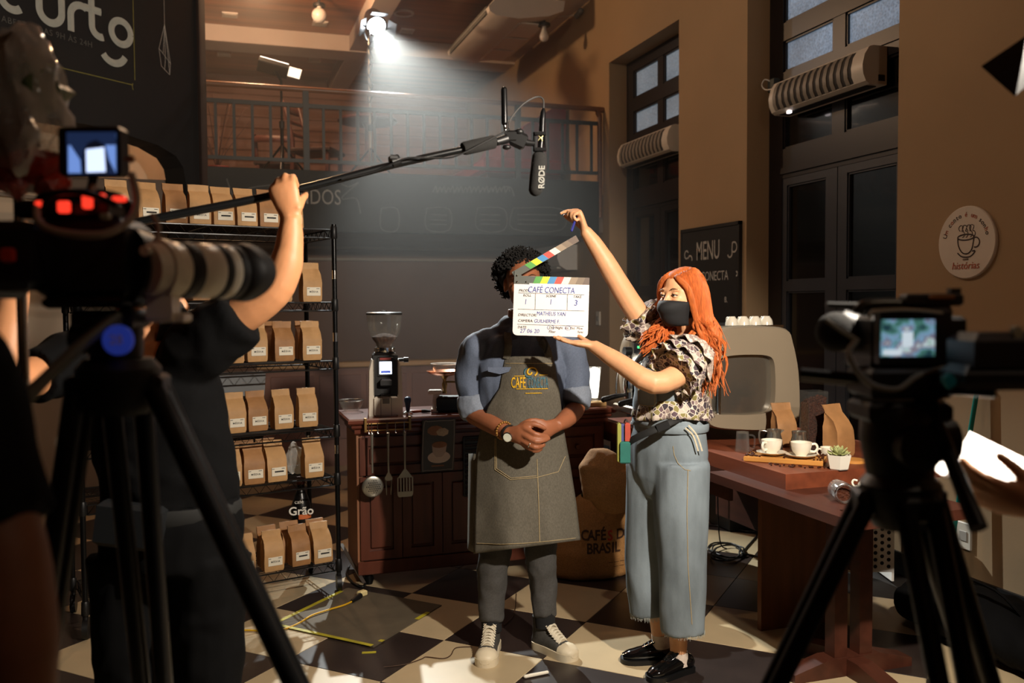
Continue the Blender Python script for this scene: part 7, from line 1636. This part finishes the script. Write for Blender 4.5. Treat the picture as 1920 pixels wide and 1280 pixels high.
cc = thing('cinema_camera', 'large black cinema camera rig with cables and red lights on the tripod', 'video camera', P(150, 560, lD))
bx('camera_body', 98, 415, 262, 560, lD, .1, m_blackp, cc, .012); bx('rear_block', 0, 420, 100, 545, lD-.04, .13, m_blackp, cc, .012); bx('battery', -60, 430, 20, 560, lD-.06, .1, m_blackp, cc, .01)
obj('lens_adapter', MB().loft([P(232, 500, lD), P(272, 505, lD+.03)], [.062, .055], 24), m_blackp, cc); bx('base_plate', 110, 556, 255, 578, lD, .1, m_blackmetal, cc); bx('top_plate', 60, 380, 230, 415, lD, .1, m_blackmetal, cc)
obj('top_handle', MB().loft([P(75, 392, lD), P(90, 372, lD), P(180, 368, lD), P(230, 380, lD+.02), P(240, 410, lD+.03)], .012, 12, sub=4), m_blackmetal, cc)
m_rl = M('red_tally', (230, 60, 40), .4, nz=(9, .1), emit=((255, 60, 40), 1.1))
for px, py, w, h in ((75, 383, 14, 12), (120, 388, 20, 22), (164, 378, 16, 26), (192, 370, 10, 14), (224, 373, 24, 10)): bx('red_light', px-w/2, py-h/2, px+w/2, py+h/2, lD-.075, .008, m_rl, cc, .002)
bx('red_knob', 5, 465, 26, 492, lD-.115, .012, M('red_paint', (190, 50, 34), .5, nz=(9, .1)), cc, .003)
for pts, r, mt_ in (([P(70, 380, lD-.07), P(72, 415, lD-.09), P(110, 435, lD-.1), P(190, 440, lD-.1), P(240, 415, lD-.08), P(257, 375, lD-.06), P(246, 325, lD-.05)], .0055, M('pale_cable', (150, 132, 116), .5, nz=(30, .1))), ([P(285, 400, lD), P(298, 428, lD), P(290, 456, lD-.005)], .004, M('pale_cable')), ([P(75, 400, lD-.07), P(100, 365, lD-.08), P(160, 362, lD-.08), P(220, 385, lD-.08)], .005, m_blackp)): obj('cable', MB().loft(pts, r, 10, sub=5), mt_, cc)
bx('silver_bracket', 170, 345, 178, 365, lD-.05, .01, m_chrome, cc, .001, Euler((0, radians(25), 0)).to_matrix()); bx('brass_fitting', 190, 400, 206, 412, lD-.085, .01, M('pale_connector'), cc, .002)
mo_ = thing('camera_monitor', 'small on-camera monitor showing a bluish picture above the cinema camera', 'monitor', P(175, 335, lD))
bx('housing', 119, 240, 234, 332, lD+.01, .03, m_blackp, mo_, .005); sc2 = bx('screen', 126, 248, 218, 326, lD-.008, .002, M('monitor_dark', (20, 26, 44), .3, nz=(9, .4), emit=((36, 52, 90), .5)), mo_, 0)
def scpoly(nm, pts, mat, z): 
    q = [P(x, y, lD-.0095-.0006*z) for x, y in pts]; n = len(q); obj(nm, MB().add(q+[p+Ff*.0004 for p in q], [tuple(range(n)), tuple(range(2*n-1, n-1, -1))]+[(i, (i+1) % n, n+(i+1) % n, n+i) for i in range(n)]), mat, sc2, 0)
mp1 = M('monitor_blue', (120, 150, 210), .4, nz=(20, .3), emit=((110, 145, 215), .9)); mp2 = M('monitor_white', (225, 235, 255), .4, nz=(20, .05), emit=((200, 218, 255), 1.3)); mp3 = M('monitor_shadow', (22, 24, 36), .4, nz=(20, .3), emit=((20, 24, 40), .4))
scpoly('picture_shape', [(128, 266), (150, 300), (152, 324), (128, 324)], mp1, 0); scpoly('picture_shape', [(178, 250), (190, 250), (172, 300), (158, 300)], mp1, 0); scpoly('picture_shape', [(192, 250), (217, 250), (217, 324), (205, 300)], mp1, 0)
scpoly('picture_shape', [(152, 324), (156, 285), (164, 268), (180, 262), (194, 270), (200, 290), (204, 324)], mp3, 1); scpoly('picture_slate', [(161, 280), (195, 276), (198, 322), (162, 323)], mp2, 2)
obj('arm', MB().loft([P(176, 330, lD), P(172, 350, lD), P(165, 372, lD)], .007, 10), m_blackmetal, mo_); obj('side_knob', MB().ball(P(246, 298, lD-.0), .006, 10).cyl(P(234, 298, lD), P(246, 298, lD), .003), M('worn_brass'), mo_)
# white telephoto lens
ls = thing('telephoto_lens', 'white telephoto lens with black rings and hood on the cinema camera', 'lens', P(300, 508, 1.36)); l0, l1 = P(270, 504, 1.34), P(462, 511, 1.53); la = (l1-l0)
def ring_(nm, a, b, r0, r1, mat): return obj(nm, MB().loft([l0+la*a, l0+la*(a+.01), l0+la*(b-.01), l0+la*b], [r0*.97, r0, r1, r1*.97], 32), mat, ls, 40)
m_lw = M('lens_white', (222, 214, 196), .35, nz=(9, .04)); m_lb = M('lens_rubber', (26, 26, 27), .6, nz=(60, .2))
ring_('barrel', .0, .27, .040, .0435, m_lw); ring_('rubber_ring', .27, .39, .045, .045, m_lb); ring_('barrel', .39, .6, .0445, .0445, m_lw); ring_('rubber_ring', .6, .67, .0455, .0455, m_lb); ring_('barrel', .67, .76, .045, .045, m_lw); ring_('focus_barrel', .76, .84, .0455, .0465, m_lb)
lax = la.normalized(); lx = Z3.cross(lax).normalized(); ly = lax.cross(lx); n = 48; vs = []
for j in range(2):
    for kk in range(n):
        a = 2*pi*kk/n; L = 1.03+.06*cos(2*a) if j else .83; r = .047+.003*j
        vs.append(l0+la*L+(lx*cos(a)+ly*sin(a))*r)
hdm = obj('petal_hood', MB().add(vs, [(kk, (kk+1) % n, n+(kk+1) % n, n+kk) for kk in range(n)]), m_lb, ls, 60); s_ = hdm.modifiers.new('s', 'SOLIDIFY'); s_.thickness = .003
obj('front_glass', MB().lathe([(0, 0), (.04, 0), (.04, .004), (0, .008)], 28, l0+la*.86, Matrix((lx, ly, lax)).transposed()), M('lens_glass', (14, 16, 26), .05, nz=(9, .1)), ls)
obj('tripod_collar', MB().loft([l0+la*.1, l0+la*.16], [.047, .047], 32).box(P(306, 568, 1.37), (.04, .035, .055), RC_, bev=.004).box(P(316, 596, 1.38), (.06, .035, .014), RC_, bev=.003), m_lw, ls, 30)
obj('collar_knob', MB().cyl(P(278, 470, 1.33), P(270, 470, 1.32), .008), m_lw, ls)
# clear plastic bag with red and green paper over the rig
pb = thing('clear_plastic_bag', 'large crumpled clear plastic bag of red and green wrappers above the cinema camera', 'plastic bag', P(40, 370, 1.5))
obj('film', crumple('film', P(45, 215, 1.5), (.07, .08, .13), 7, m_clear, None, None, None, .3, 4).data, None, pb, 50)
for o in [o for o in COL.objects if o.name == 'film' and o.parent is None]: bpy.data.objects.remove(o)
for i, (px, py, s, c) in enumerate(((80, 320, .04, (170, 40, 28)), (30, 325, .045, (150, 34, 26)), (60, 165, .05, (70, 96, 60)), (20, 120, .05, (90, 80, 60)), (95, 345, .03, (190, 52, 34)), (15, 240, .05, (60, 40, 34)))):
    me = crumple('wrapper', P(px, py, 1.5), (s, s, s*.9), 20+i, M('wrapper_%d' % i, c, .3, nz=(30, .6), bump=(50, .8, .01)), None, None, None, .5, 2); me.parent = pb; me.matrix_parent_inverse = WM(pb).inverted()
stnd = thing('accessory_stand', 'dark stand behind the cinema camera holding the plastic bag', 'stand', gz(42, 600, 1.55)); c = gz(42, 600, 1.55)
obj('pole', MB().cyl(c+Z3*.05, V((c.x, c.y, P(42, 362, 1.55).z)), .009), m_chrome, stnd)
for a in range(3): obj('leg', MB().cyl(c+Z3*.3, c+V((.3*cos(a*2.09+1), .3*sin(a*2.09+1), .01)), .008), m_blackmetal, stnd)

# ---------------------------------------------------------------- crew member at the frame edge: black sleeve and bare arm
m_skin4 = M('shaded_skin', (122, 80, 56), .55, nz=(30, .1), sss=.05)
e1 = thing('person', 'person in black T-shirt with bare arm hanging beside the cinema camera', 'person', gz(-340, 900, 1.0)); eD = 1.02; ec = gz(-340, 900, 1.0)
mb = MB(); hq, hR = head(mb, ec+Z3*1.62-Ff*.0, Ff)
mb.loft([ec+Z3*1.55, ec+Z3*1.42], [.06, .08], 14); mb.loft([ec+Z3*1.44, ec+Z3*1.38, ec+Z3*1.2, ec+Z3*1.0, ec+Z3*.9], [(.08, .06), (.18, .09), (.17, .11), (.16, .11), (.16, .11)], 20, up=Rr, sub=3)
mb.loft([P(-170, 630, eD), P(-95, 690, eD), P(-55, 860, eD), P(2, 1030, eD-.01), P(28, 1180, eD-.02), P(46, 1310, eD-.03)], [.05, .052, .05, .049, .046, .034], 18, sub=3); hand(mb, P(46, 1310, eD-.03), -Z3+Rr*.1, -Rr, -Ff, [(15, 20, 15)]*4)
mb.loft([ec-Rr*.16+Z3*1.38, ec-Rr*.24+Z3*1.1, ec-Rr*.22+Z3*.85], [.06, .05, .03], 14, sub=3); hand(mb, ec-Rr*.22+Z3*.85, -Z3, Rr, -Ff, [(15, 20, 15)]*4)
for s in (-1, 1): mb.loft([ec+Rr*s*.09+Z3*.9, ec+Rr*s*.09+Z3*.5, ec+Rr*s*.09+Z3*.07], [.09, .06, .04], 14, sub=3)
obj('body', remesh(mb, 'body', .008, 2), m_skin4, e1, 0); eyes(hq, hR, e1)
mb = MB(); mb.loft([ec+Z3*1.43, ec+Z3*1.38, ec+Z3*1.2, ec+Z3*1.0, ec+Z3*.82], [(.1, .08), (.2, .12), (.195, .135), (.19, .135), (.195, .14)], 22, up=Rr, sub=3); mb.loft([P(-180, 640, eD), P(-105, 700, eD), P(-62, 860, eD), P(-16, 992, eD-.01)], [.07, .074, .07, .066], 18, sub=3); mb.loft([ec-Rr*.15+Z3*1.38, ec-Rr*.23+Z3*1.12], [.08, .075], 14)
obj('t_shirt', remesh(mb, 't_shirt', .01, 3, cloth_fold(.01, 7, (1, 1, .6), 1)), m_tee, e1, 0)
mb = MB(); mb.loft([ec+Z3*.95, ec+Z3*.8], [(.18, .13), (.18, .13)], 18, up=Rr)
for s in (-1, 1): mb.loft([ec+Rr*s*.09+Z3*.88, ec+Rr*s*.09+Z3*.5, ec+Rr*s*.09+Z3*.09], [.105, .085, .07], 14, sub=3)
obj('trousers', remesh(mb, 'trousers', .012, 2), m_bpant, e1, 0)
hm = MB(); hm.ball(hq(0, -.03, .04), (.084, .094, .09), 16, hR); obj('hair', hm, M('dark_brown_hair'), e1, 60)
for s in (-1, 1): c = ec+Rr*s*.09; obj('shoe', MB().loft([c-Ff*.08+Z3*.045, c+Z3*.05, c+Ff*.12+Z3*.04, c+Ff*.2+Z3*.03], [(.04, .038), (.048, .042), (.038, .045), (.02, .03)], 14, up=Z3, sub=3), m_blackp, e1, 60)
# crew member with papers
e2 = thing('person', 'person in dark clothes whose hand holds out white papers by the tan wall', 'person', gz(2420, 900, 1.06)); ec = gz(2420, 900, 1.06)
mb = MB(); hq, hR = head(mb, ec+Z3*1.6, -Rr*.8+Ff*.6); mb.loft([ec+Z3*1.53, ec+Z3*1.4], [.055, .075], 14); mb.loft([ec+Z3*1.42, ec+Z3*1.36, ec+Z3*1.2, ec+Z3*1.0, ec+Z3*.88], [(.08, .06), (.17, .09), (.16, .11), (.15, .11), (.15, .11)], 20, up=Rr, sub=3)
mb.loft([ec-Rr*.1+Z3*1.36, ec-Rr*.18+Z3*1.3, P(2200, 1050, 1.22), P(2070, 1000, 1.35), P(1962, 952, 1.48)], [.05, .055, .045, .04, .027], 16, sub=3)
hand(mb, P(1962, 952, 1.48), -Rr*.9+Z3*.2+Ff*.2, Ff*.5+Z3*.4, Z3, [(14, 22, 14), (16, 26, 16), (18, 28, 16), (20, 30, 18)], (1.0, .4, .3), .95)
mb.loft([ec+Rr*.15+Z3*1.36, ec+Rr*.22+Z3*1.1, ec+Rr*.2+Z3*.84], [.055, .05, .03], 14, sub=3); hand(mb, ec+Rr*.2+Z3*.84, -Z3, -Rr, Ff, [(15, 20, 15)]*4)
for s in (-1, 1): mb.loft([ec+Rr*s*.09+Z3*.9, ec+Rr*s*.09+Z3*.5, ec+Rr*s*.09+Z3*.07], [.09, .06, .04], 14, sub=3)
obj('body', remesh(mb, 'body', .006, 2), m_skin3, e2, 0); eyes(hq, hR, e2)
mb = MB(); mb.loft([ec+Z3*1.42, ec+Z3*1.36, ec+Z3*1.2, ec+Z3*1.0, ec+Z3*.82], [(.1, .08), (.19, .12), (.185, .13), (.18, .13), (.185, .135)], 22, up=Rr, sub=3); mb.loft([ec-Rr*.1+Z3*1.35, ec-Rr*.18+Z3*1.3, P(2210, 1045, 1.21), P(2140, 1025, 1.28)], [.07, .075, .065, .06], 16, sub=3); mb.loft([ec+Rr*.15+Z3*1.36, ec+Rr*.22+Z3*1.12], [.075, .07], 14)
obj('sweater', remesh(mb, 'sweater', .01, 3, cloth_fold(.01, 7, (1, 1, .6), 2)), M('dark_sweater', (40, 38, 42), .9, nz=(90, .2)), e2, 0)
mb = MB(); mb.loft([ec+Z3*.92, ec+Z3*.8], [(.17, .13), (.17, .13)], 18, up=Rr)
for s in (-1, 1): mb.loft([ec+Rr*s*.09+Z3*.86, ec+Rr*s*.09+Z3*.5, ec+Rr*s*.09+Z3*.09], [.1, .085, .07], 14, sub=3)
obj('trousers', remesh(mb, 'trousers', .012, 2), m_bpant, e2, 0); hm = MB(); hm.ball(hq(0, -.03, .04), (.084, .094, .09), 16, hR); obj('hair', hm, M('dark_brown_hair'), e2, 60)
for s in (-1, 1): c = ec+Rr*s*.09; obj('shoe', MB().loft([c-Ff*.08+Z3*.045, c+Z3*.05, c+Ff*.12+Z3*.04, c+Ff*.2+Z3*.03], [(.04, .038), (.048, .042), (.038, .045), (.02, .03)], 14, up=Z3, sub=3), m_blackp, e2, 60)
m_pap = M('white_paper', (240, 236, 234), .7, nz=(6, .03))
def sheet(nm, c4, lab):
    vs = []; n = 10
    for j in range(n+1):
        for i in range(n+1):
            u, v = i/n, j/n; p = (c4[0]*(1-u)+c4[1]*u)*(1-v)+(c4[3]*(1-u)+c4[2]*u)*v; vs.append(p+Z3*(-.012*sin(u*pi)))
    o = obj(nm, MB().add(vs, [(j*(n+1)+i, j*(n+1)+i+1, (j+1)*(n+1)+i+1, (j+1)*(n+1)+i) for j in range(n) for i in range(n)]), m_pap, None, 180, True, lab, 'paper'); s_ = o.modifiers.new('s', 'SOLIDIFY'); s_.thickness = .0012; return o
sheet('paper_sheet', [P(1776, 850, 1.62), P(1818, 808, 1.72), P(1965, 880, 1.62), P(1908, 936, 1.47)], 'white printed sheets held out in a hand by the tan wall')
sheet('paper_sheet', [P(1730, 862, 1.66), P(1760, 858, 1.7), P(1800, 880, 1.66), P(1760, 886, 1.6)], 'small white paper corner poking out beyond the tripod leg')

# ---------------------------------------------------------------- key lamp with barn doors
kl = thing('film_light', 'black film light with barn doors shining at the actors on a tall stand', 'studio light', V((KEYP.x, KEYP.y, 0))); kd = (KEYT-KEYP).normalized(); kx = Z3.cross(kd).normalized(); ky = kd.cross(kx); KR = Matrix((kx, ky, kd)).transposed()
obj('housing', MB().lathe([(.03, -.24), (.08, -.23), (.095, -.18), (.095, -.03), (.09, -.03), (.09, -.035), (0, -.035)], 24, KEYP-kd*.02, KR), m_blackp, kl)
obj('lens', MB().lathe([(0, -.034), (.088, -.036), (.088, -.04), (0, -.04)], 24, KEYP-kd*.02, KR), M('warm_lens', (255, 240, 210), .4, emit=((255, 214, 150), 12), nz=(9, .02)), kl)
F0 = [P(1842, 122, 1.6), P(1925, 66, 1.57), P(2080, 30, 1.6), P(1905, 178, 1.54)]
m_flap = M('grey_flap', (40, 41, 38), .5, nz=(9, .1))
fl_ = obj('barn_door', MB().add(F0+[p+kd*.003 for p in F0], [(0, 1, 2, 3), (7, 6, 5, 4), (0, 1, 5, 4), (1, 2, 6, 5), (2, 3, 7, 6), (3, 0, 4, 7)]), m_blackp, kl, 0)
def flap(d0, d1, w):   # hinge direction offsets (side, forward) in the lamp frame
    h0, h1 = d0; s_ = V(h0); q = [KEYP+KR @ (V(h0)+V(w)*k) for k in (-1, 1)]+[KEYP+KR @ (V(h1)+V(w)*k*1.25) for k in (1, -1)]
    n_ = (q[1]-q[0]).cross(q[2]-q[0]).normalized()*.003
    obj('barn_door', MB().add(q+[p+n_ for p in q], [(0, 1, 2, 3), (7, 6, 5, 4), (0, 1, 5, 4), (1, 2, 6, 5), (2, 3, 7, 6), (3, 0, 4, 7)]), m_blackp, kl, 0)
# kx points to the lamp's own left or right: pick the side facing the tan wall
sx_ = 1 if kx.dot(RT0) > 0 else -1
flap(((sx_*.097, 0, -.05), (sx_*.17, 0, .15)), None, (0, .24, 0))
flap(((-sx_*.097, 0, -.05), (-sx_*.16, 0, .168)), None, (0, .24, 0))
flap(((0, .097, -.05), (0, .16, .1)), None, (.09, 0, 0))
obj('flag_arm', MB().cyl((F0[1]+F0[2])/2, KEYP-kd*.05, .007, n=10), m_blackmetal, kl)
ks = KEYP-kd*.16; obj('stand_pole', MB().cyl(V((ks.x+.12, ks.y-.1, .1)), V((ks.x+.12, ks.y-.1, ks.z)), .014), m_blackmetal, kl); obj('yoke', MB().loft([ks+kx*.1, V((ks.x+.12, ks.y-.1, ks.z-.12)), ks-kx*.1], .01, 8, sub=4), m_blackmetal, kl)
for a in range(3): obj('stand_leg', MB().cyl(V((ks.x+.12, ks.y-.1, .45)), V((ks.x+.12+.42*cos(a*2.09), ks.y-.1+.42*sin(a*2.09), .012)), .011), m_blackmetal, kl)
# ---------------------------------------------------------------- floor clutter
m_mat = M('grey_brown_mat', (92, 82, 66), .8, nz=(9, .25)); MT = [at_z(510, 1172, 0), at_z(700, 1214, 0), at_z(828, 1136, 0), at_z(655, 1092, 0)]
MT[3] = MT[0]+MT[2]-MT[1]
fm = thing('floor_mat', 'grey floor plate taped with yellow strips in front of the rack', 'floor mat', sum(MT, V())/4)
obj('sheet', MB().add(MT+[p+Z3*.006 for p in MT], [(3, 2, 1, 0), (4, 5, 6, 7), (0, 1, 5, 4), (1, 2, 6, 5), (2, 3, 7, 6), (3, 0, 4, 7)]), m_mat, fm, 0)
m_tape = M('yellow_tape', (190, 178, 50), .5, nz=(14, .35))
for a, b, u0, u1 in ((0, 1, .05, .98), (0, 3, .02, .9), (1, 2, .1, .14), (1, 2, .62, .8)):
    d = (MT[b]-MT[a]); n_ = Z3.cross(d).normalized(); o_ = n_*(-.006 if (a, b) == (0, 3) else .006); obj('tape_strip', MB().bar(MT[a]+d*u0+Z3*.007+o_, MT[a]+d*u1+Z3*.007+o_, .02, .0015, n_) if False else MB().prism([(u0*d.length, -.011), (u1*d.length, -.011), (u1*d.length, .011), (u0*d.length, .011)], MT[a]+Z3*.006+o_, d.normalized(), n_, Z3, .0012), m_tape, fm, 0)
q = at_z(692, 1223, 0); obj('tape_piece', MB().box(q+Z3*.001, (.06, .018, .002), Euler((0, 0, -.2)).to_matrix()), m_tape, None, 0, True, 'short loose piece of yellow tape on the dark tile beside the floor plate', 'tape')
obj('tape_piece', MB().box(at_z(495, 1180, 0)+Z3*.001, (.06, .03, .002), Euler((0, 0, .5)).to_matrix()), m_tape, None, 0, True, 'worn yellow tape scrap stuck to the cream tile beside the cord', 'tape')
ex_ = thing('extension_cord', 'yellow extension cord with white and yellow plug running over the floor plate', 'cord', fl(580, 1150))
obj('cord', MB().loft([fl(380, 1185), fl(465, 1181), fl(500, 1185), fl(535, 1178), fl(560, 1168), fl(585, 1153, .013), fl(615, 1143, .013), fl(645, 1134, .013), fl(662, 1126, .013)], .0045, 8, sub=5), M('yellow_rubber', (214, 166, 30), .5, nz=(14, .15)), ex_)
obj('plug', MB().loft([fl(660, 1127, .015), fl(668, 1121, .018), fl(676, 1116, .02)], [.009, .013, .014], 12), m_blackp, ex_); obj('socket_head', MB().box(fl(679, 1112, .02), (.045, .03, .03), Euler((0, 0, .6)).to_matrix(), bev=.006), M('cream_socket', (226, 208, 150), .5, nz=(9, .1)), ex_, 0)
cable('floor_wire', 'thin dark wire looping on the floor at the counter corner', [fl(655, 1060), fl(650, 1075), fl(662, 1092), fl(680, 1100), fl(690, 1085)], .006, m_blackp)
cable('floor_wire', 'thin brown wire trailing over the tiles from the shoe of the man', [fl(968, 1112, .004), fl(966, 1140, .004), fl(960, 1158, .004), fl(944, 1172, .004)], .002, M('brown_wire', (70, 46, 30), .6, nz=(9, .2)))
cable('floor_wire', 'thin brown wire wandering over the cream tile by the sneaker', [fl(720, 1250, .004), fl(760, 1245, .004), fl(790, 1235, .004), fl(800, 1231, .004), fl(830, 1234, .004), fl(845, 1228, .004), fl(855, 1214, .004), fl(885, 1212, .004)], .002, M('brown_wire'))
obj('chalk_stick', MB().cap([fl(985, 1268, .008), fl(1026, 1260, .008)], [.008, .007], 10), m_porc, None, 60, True, 'short white stick lying on the floor between the sneakers and patent shoes', 'stick')
# teal pole and black bag by the wall
p0, p1 = at_x(1768, 1118, 3.40), at_x(1834, 720, 3.47); p0.z = max(p0.z, .01); g0 = p0+(p0-p1).normalized()*0
t = thing('broom_pole', 'thin teal broom handle leaning against the tan wall', 'broom', V((p0.x, p0.y, 0))); d_ = (p1-p0).normalized(); base = p0-d_*((p0.z-.04)/d_.z) if p0.z > .04 else p0
obj('handle', MB().cyl(base, p1, .0115, n=14), M('teal_paint', (20, 130, 120), .35, nz=(9, .1)), t); obj('broom_head', MB().box(base-Z3*.01, (.05, .2, .06), bev=.008), m_blackp, t, 0); obj('hanger_cap', MB().ball(p1, .013, 10), m_blackp, t)
bg = thing('equipment_bag', 'black soft equipment bag with red patch on the floor by the wall', 'bag', (3.1, 2.95, 0))
mb = MB(); mb.loft([(3.1, 2.5, .1), (3.1, 2.6, .1), (3.1, 2.95, .12), (3.1, 3.3, .1), (3.1, 3.38, .1)], [(.08, .1), (.1, .17), (.12, .2), (.1, .17), (.08, .1)], 20, up=(0, 0, 1), sub=3)
obj('bag_body', remesh(mb, 'bag_body', .012, 2, cloth_fold(.012, 8, (1, 1, 1), 3)), m_tee, bg, 0); obj('red_patch', MB().box((2.925, 2.98, .13), (.01, .09, .05), Euler((0, radians(-8), 0)).to_matrix()), M('red_patch_mat', (190, 40, 40), .6, nz=(30, .2)), bg, 0); obj('red_patch', MB().box((2.92, 2.86, .1), (.01, .1, .03), Euler((radians(25), 0, 0)).to_matrix()), M('red_patch_mat'), bg, 0)
obj('handle', MB().loft([(3.05, 2.75, .22), (3.0, 2.82, .3), (3.0, 3.02, .3), (3.05, 3.1, .22)], [(.006, .018)]*4, 8, sub=4), m_tee, bg)
# ---------------------------------------------------------------- stage haze hanging in the back of the room
m_hz = bpy.data.materials.new('stage_haze'); m_hz.use_nodes = True; nt = m_hz.node_tree; nt.nodes.clear()
o_ = nt.nodes.new('ShaderNodeOutputMaterial'); vs_ = nt.nodes.new('ShaderNodeVolumeScatter'); vs_.inputs['Density'].default_value = .017; vs_.inputs['Anisotropy'].default_value = .45; vs_.inputs['Color'].default_value = (1, .99, .96, 1)
nt.links.new(vs_.outputs[0], o_.inputs['Volume'])
hz = obj('stage_haze', MB().b2((-.1, 5.1, .02), (3.45, 9.2, 4.2)), m_hz, None, 0, True, 'thin smoky haze hanging in the back half of the room', 'haze', None, 'stuff')
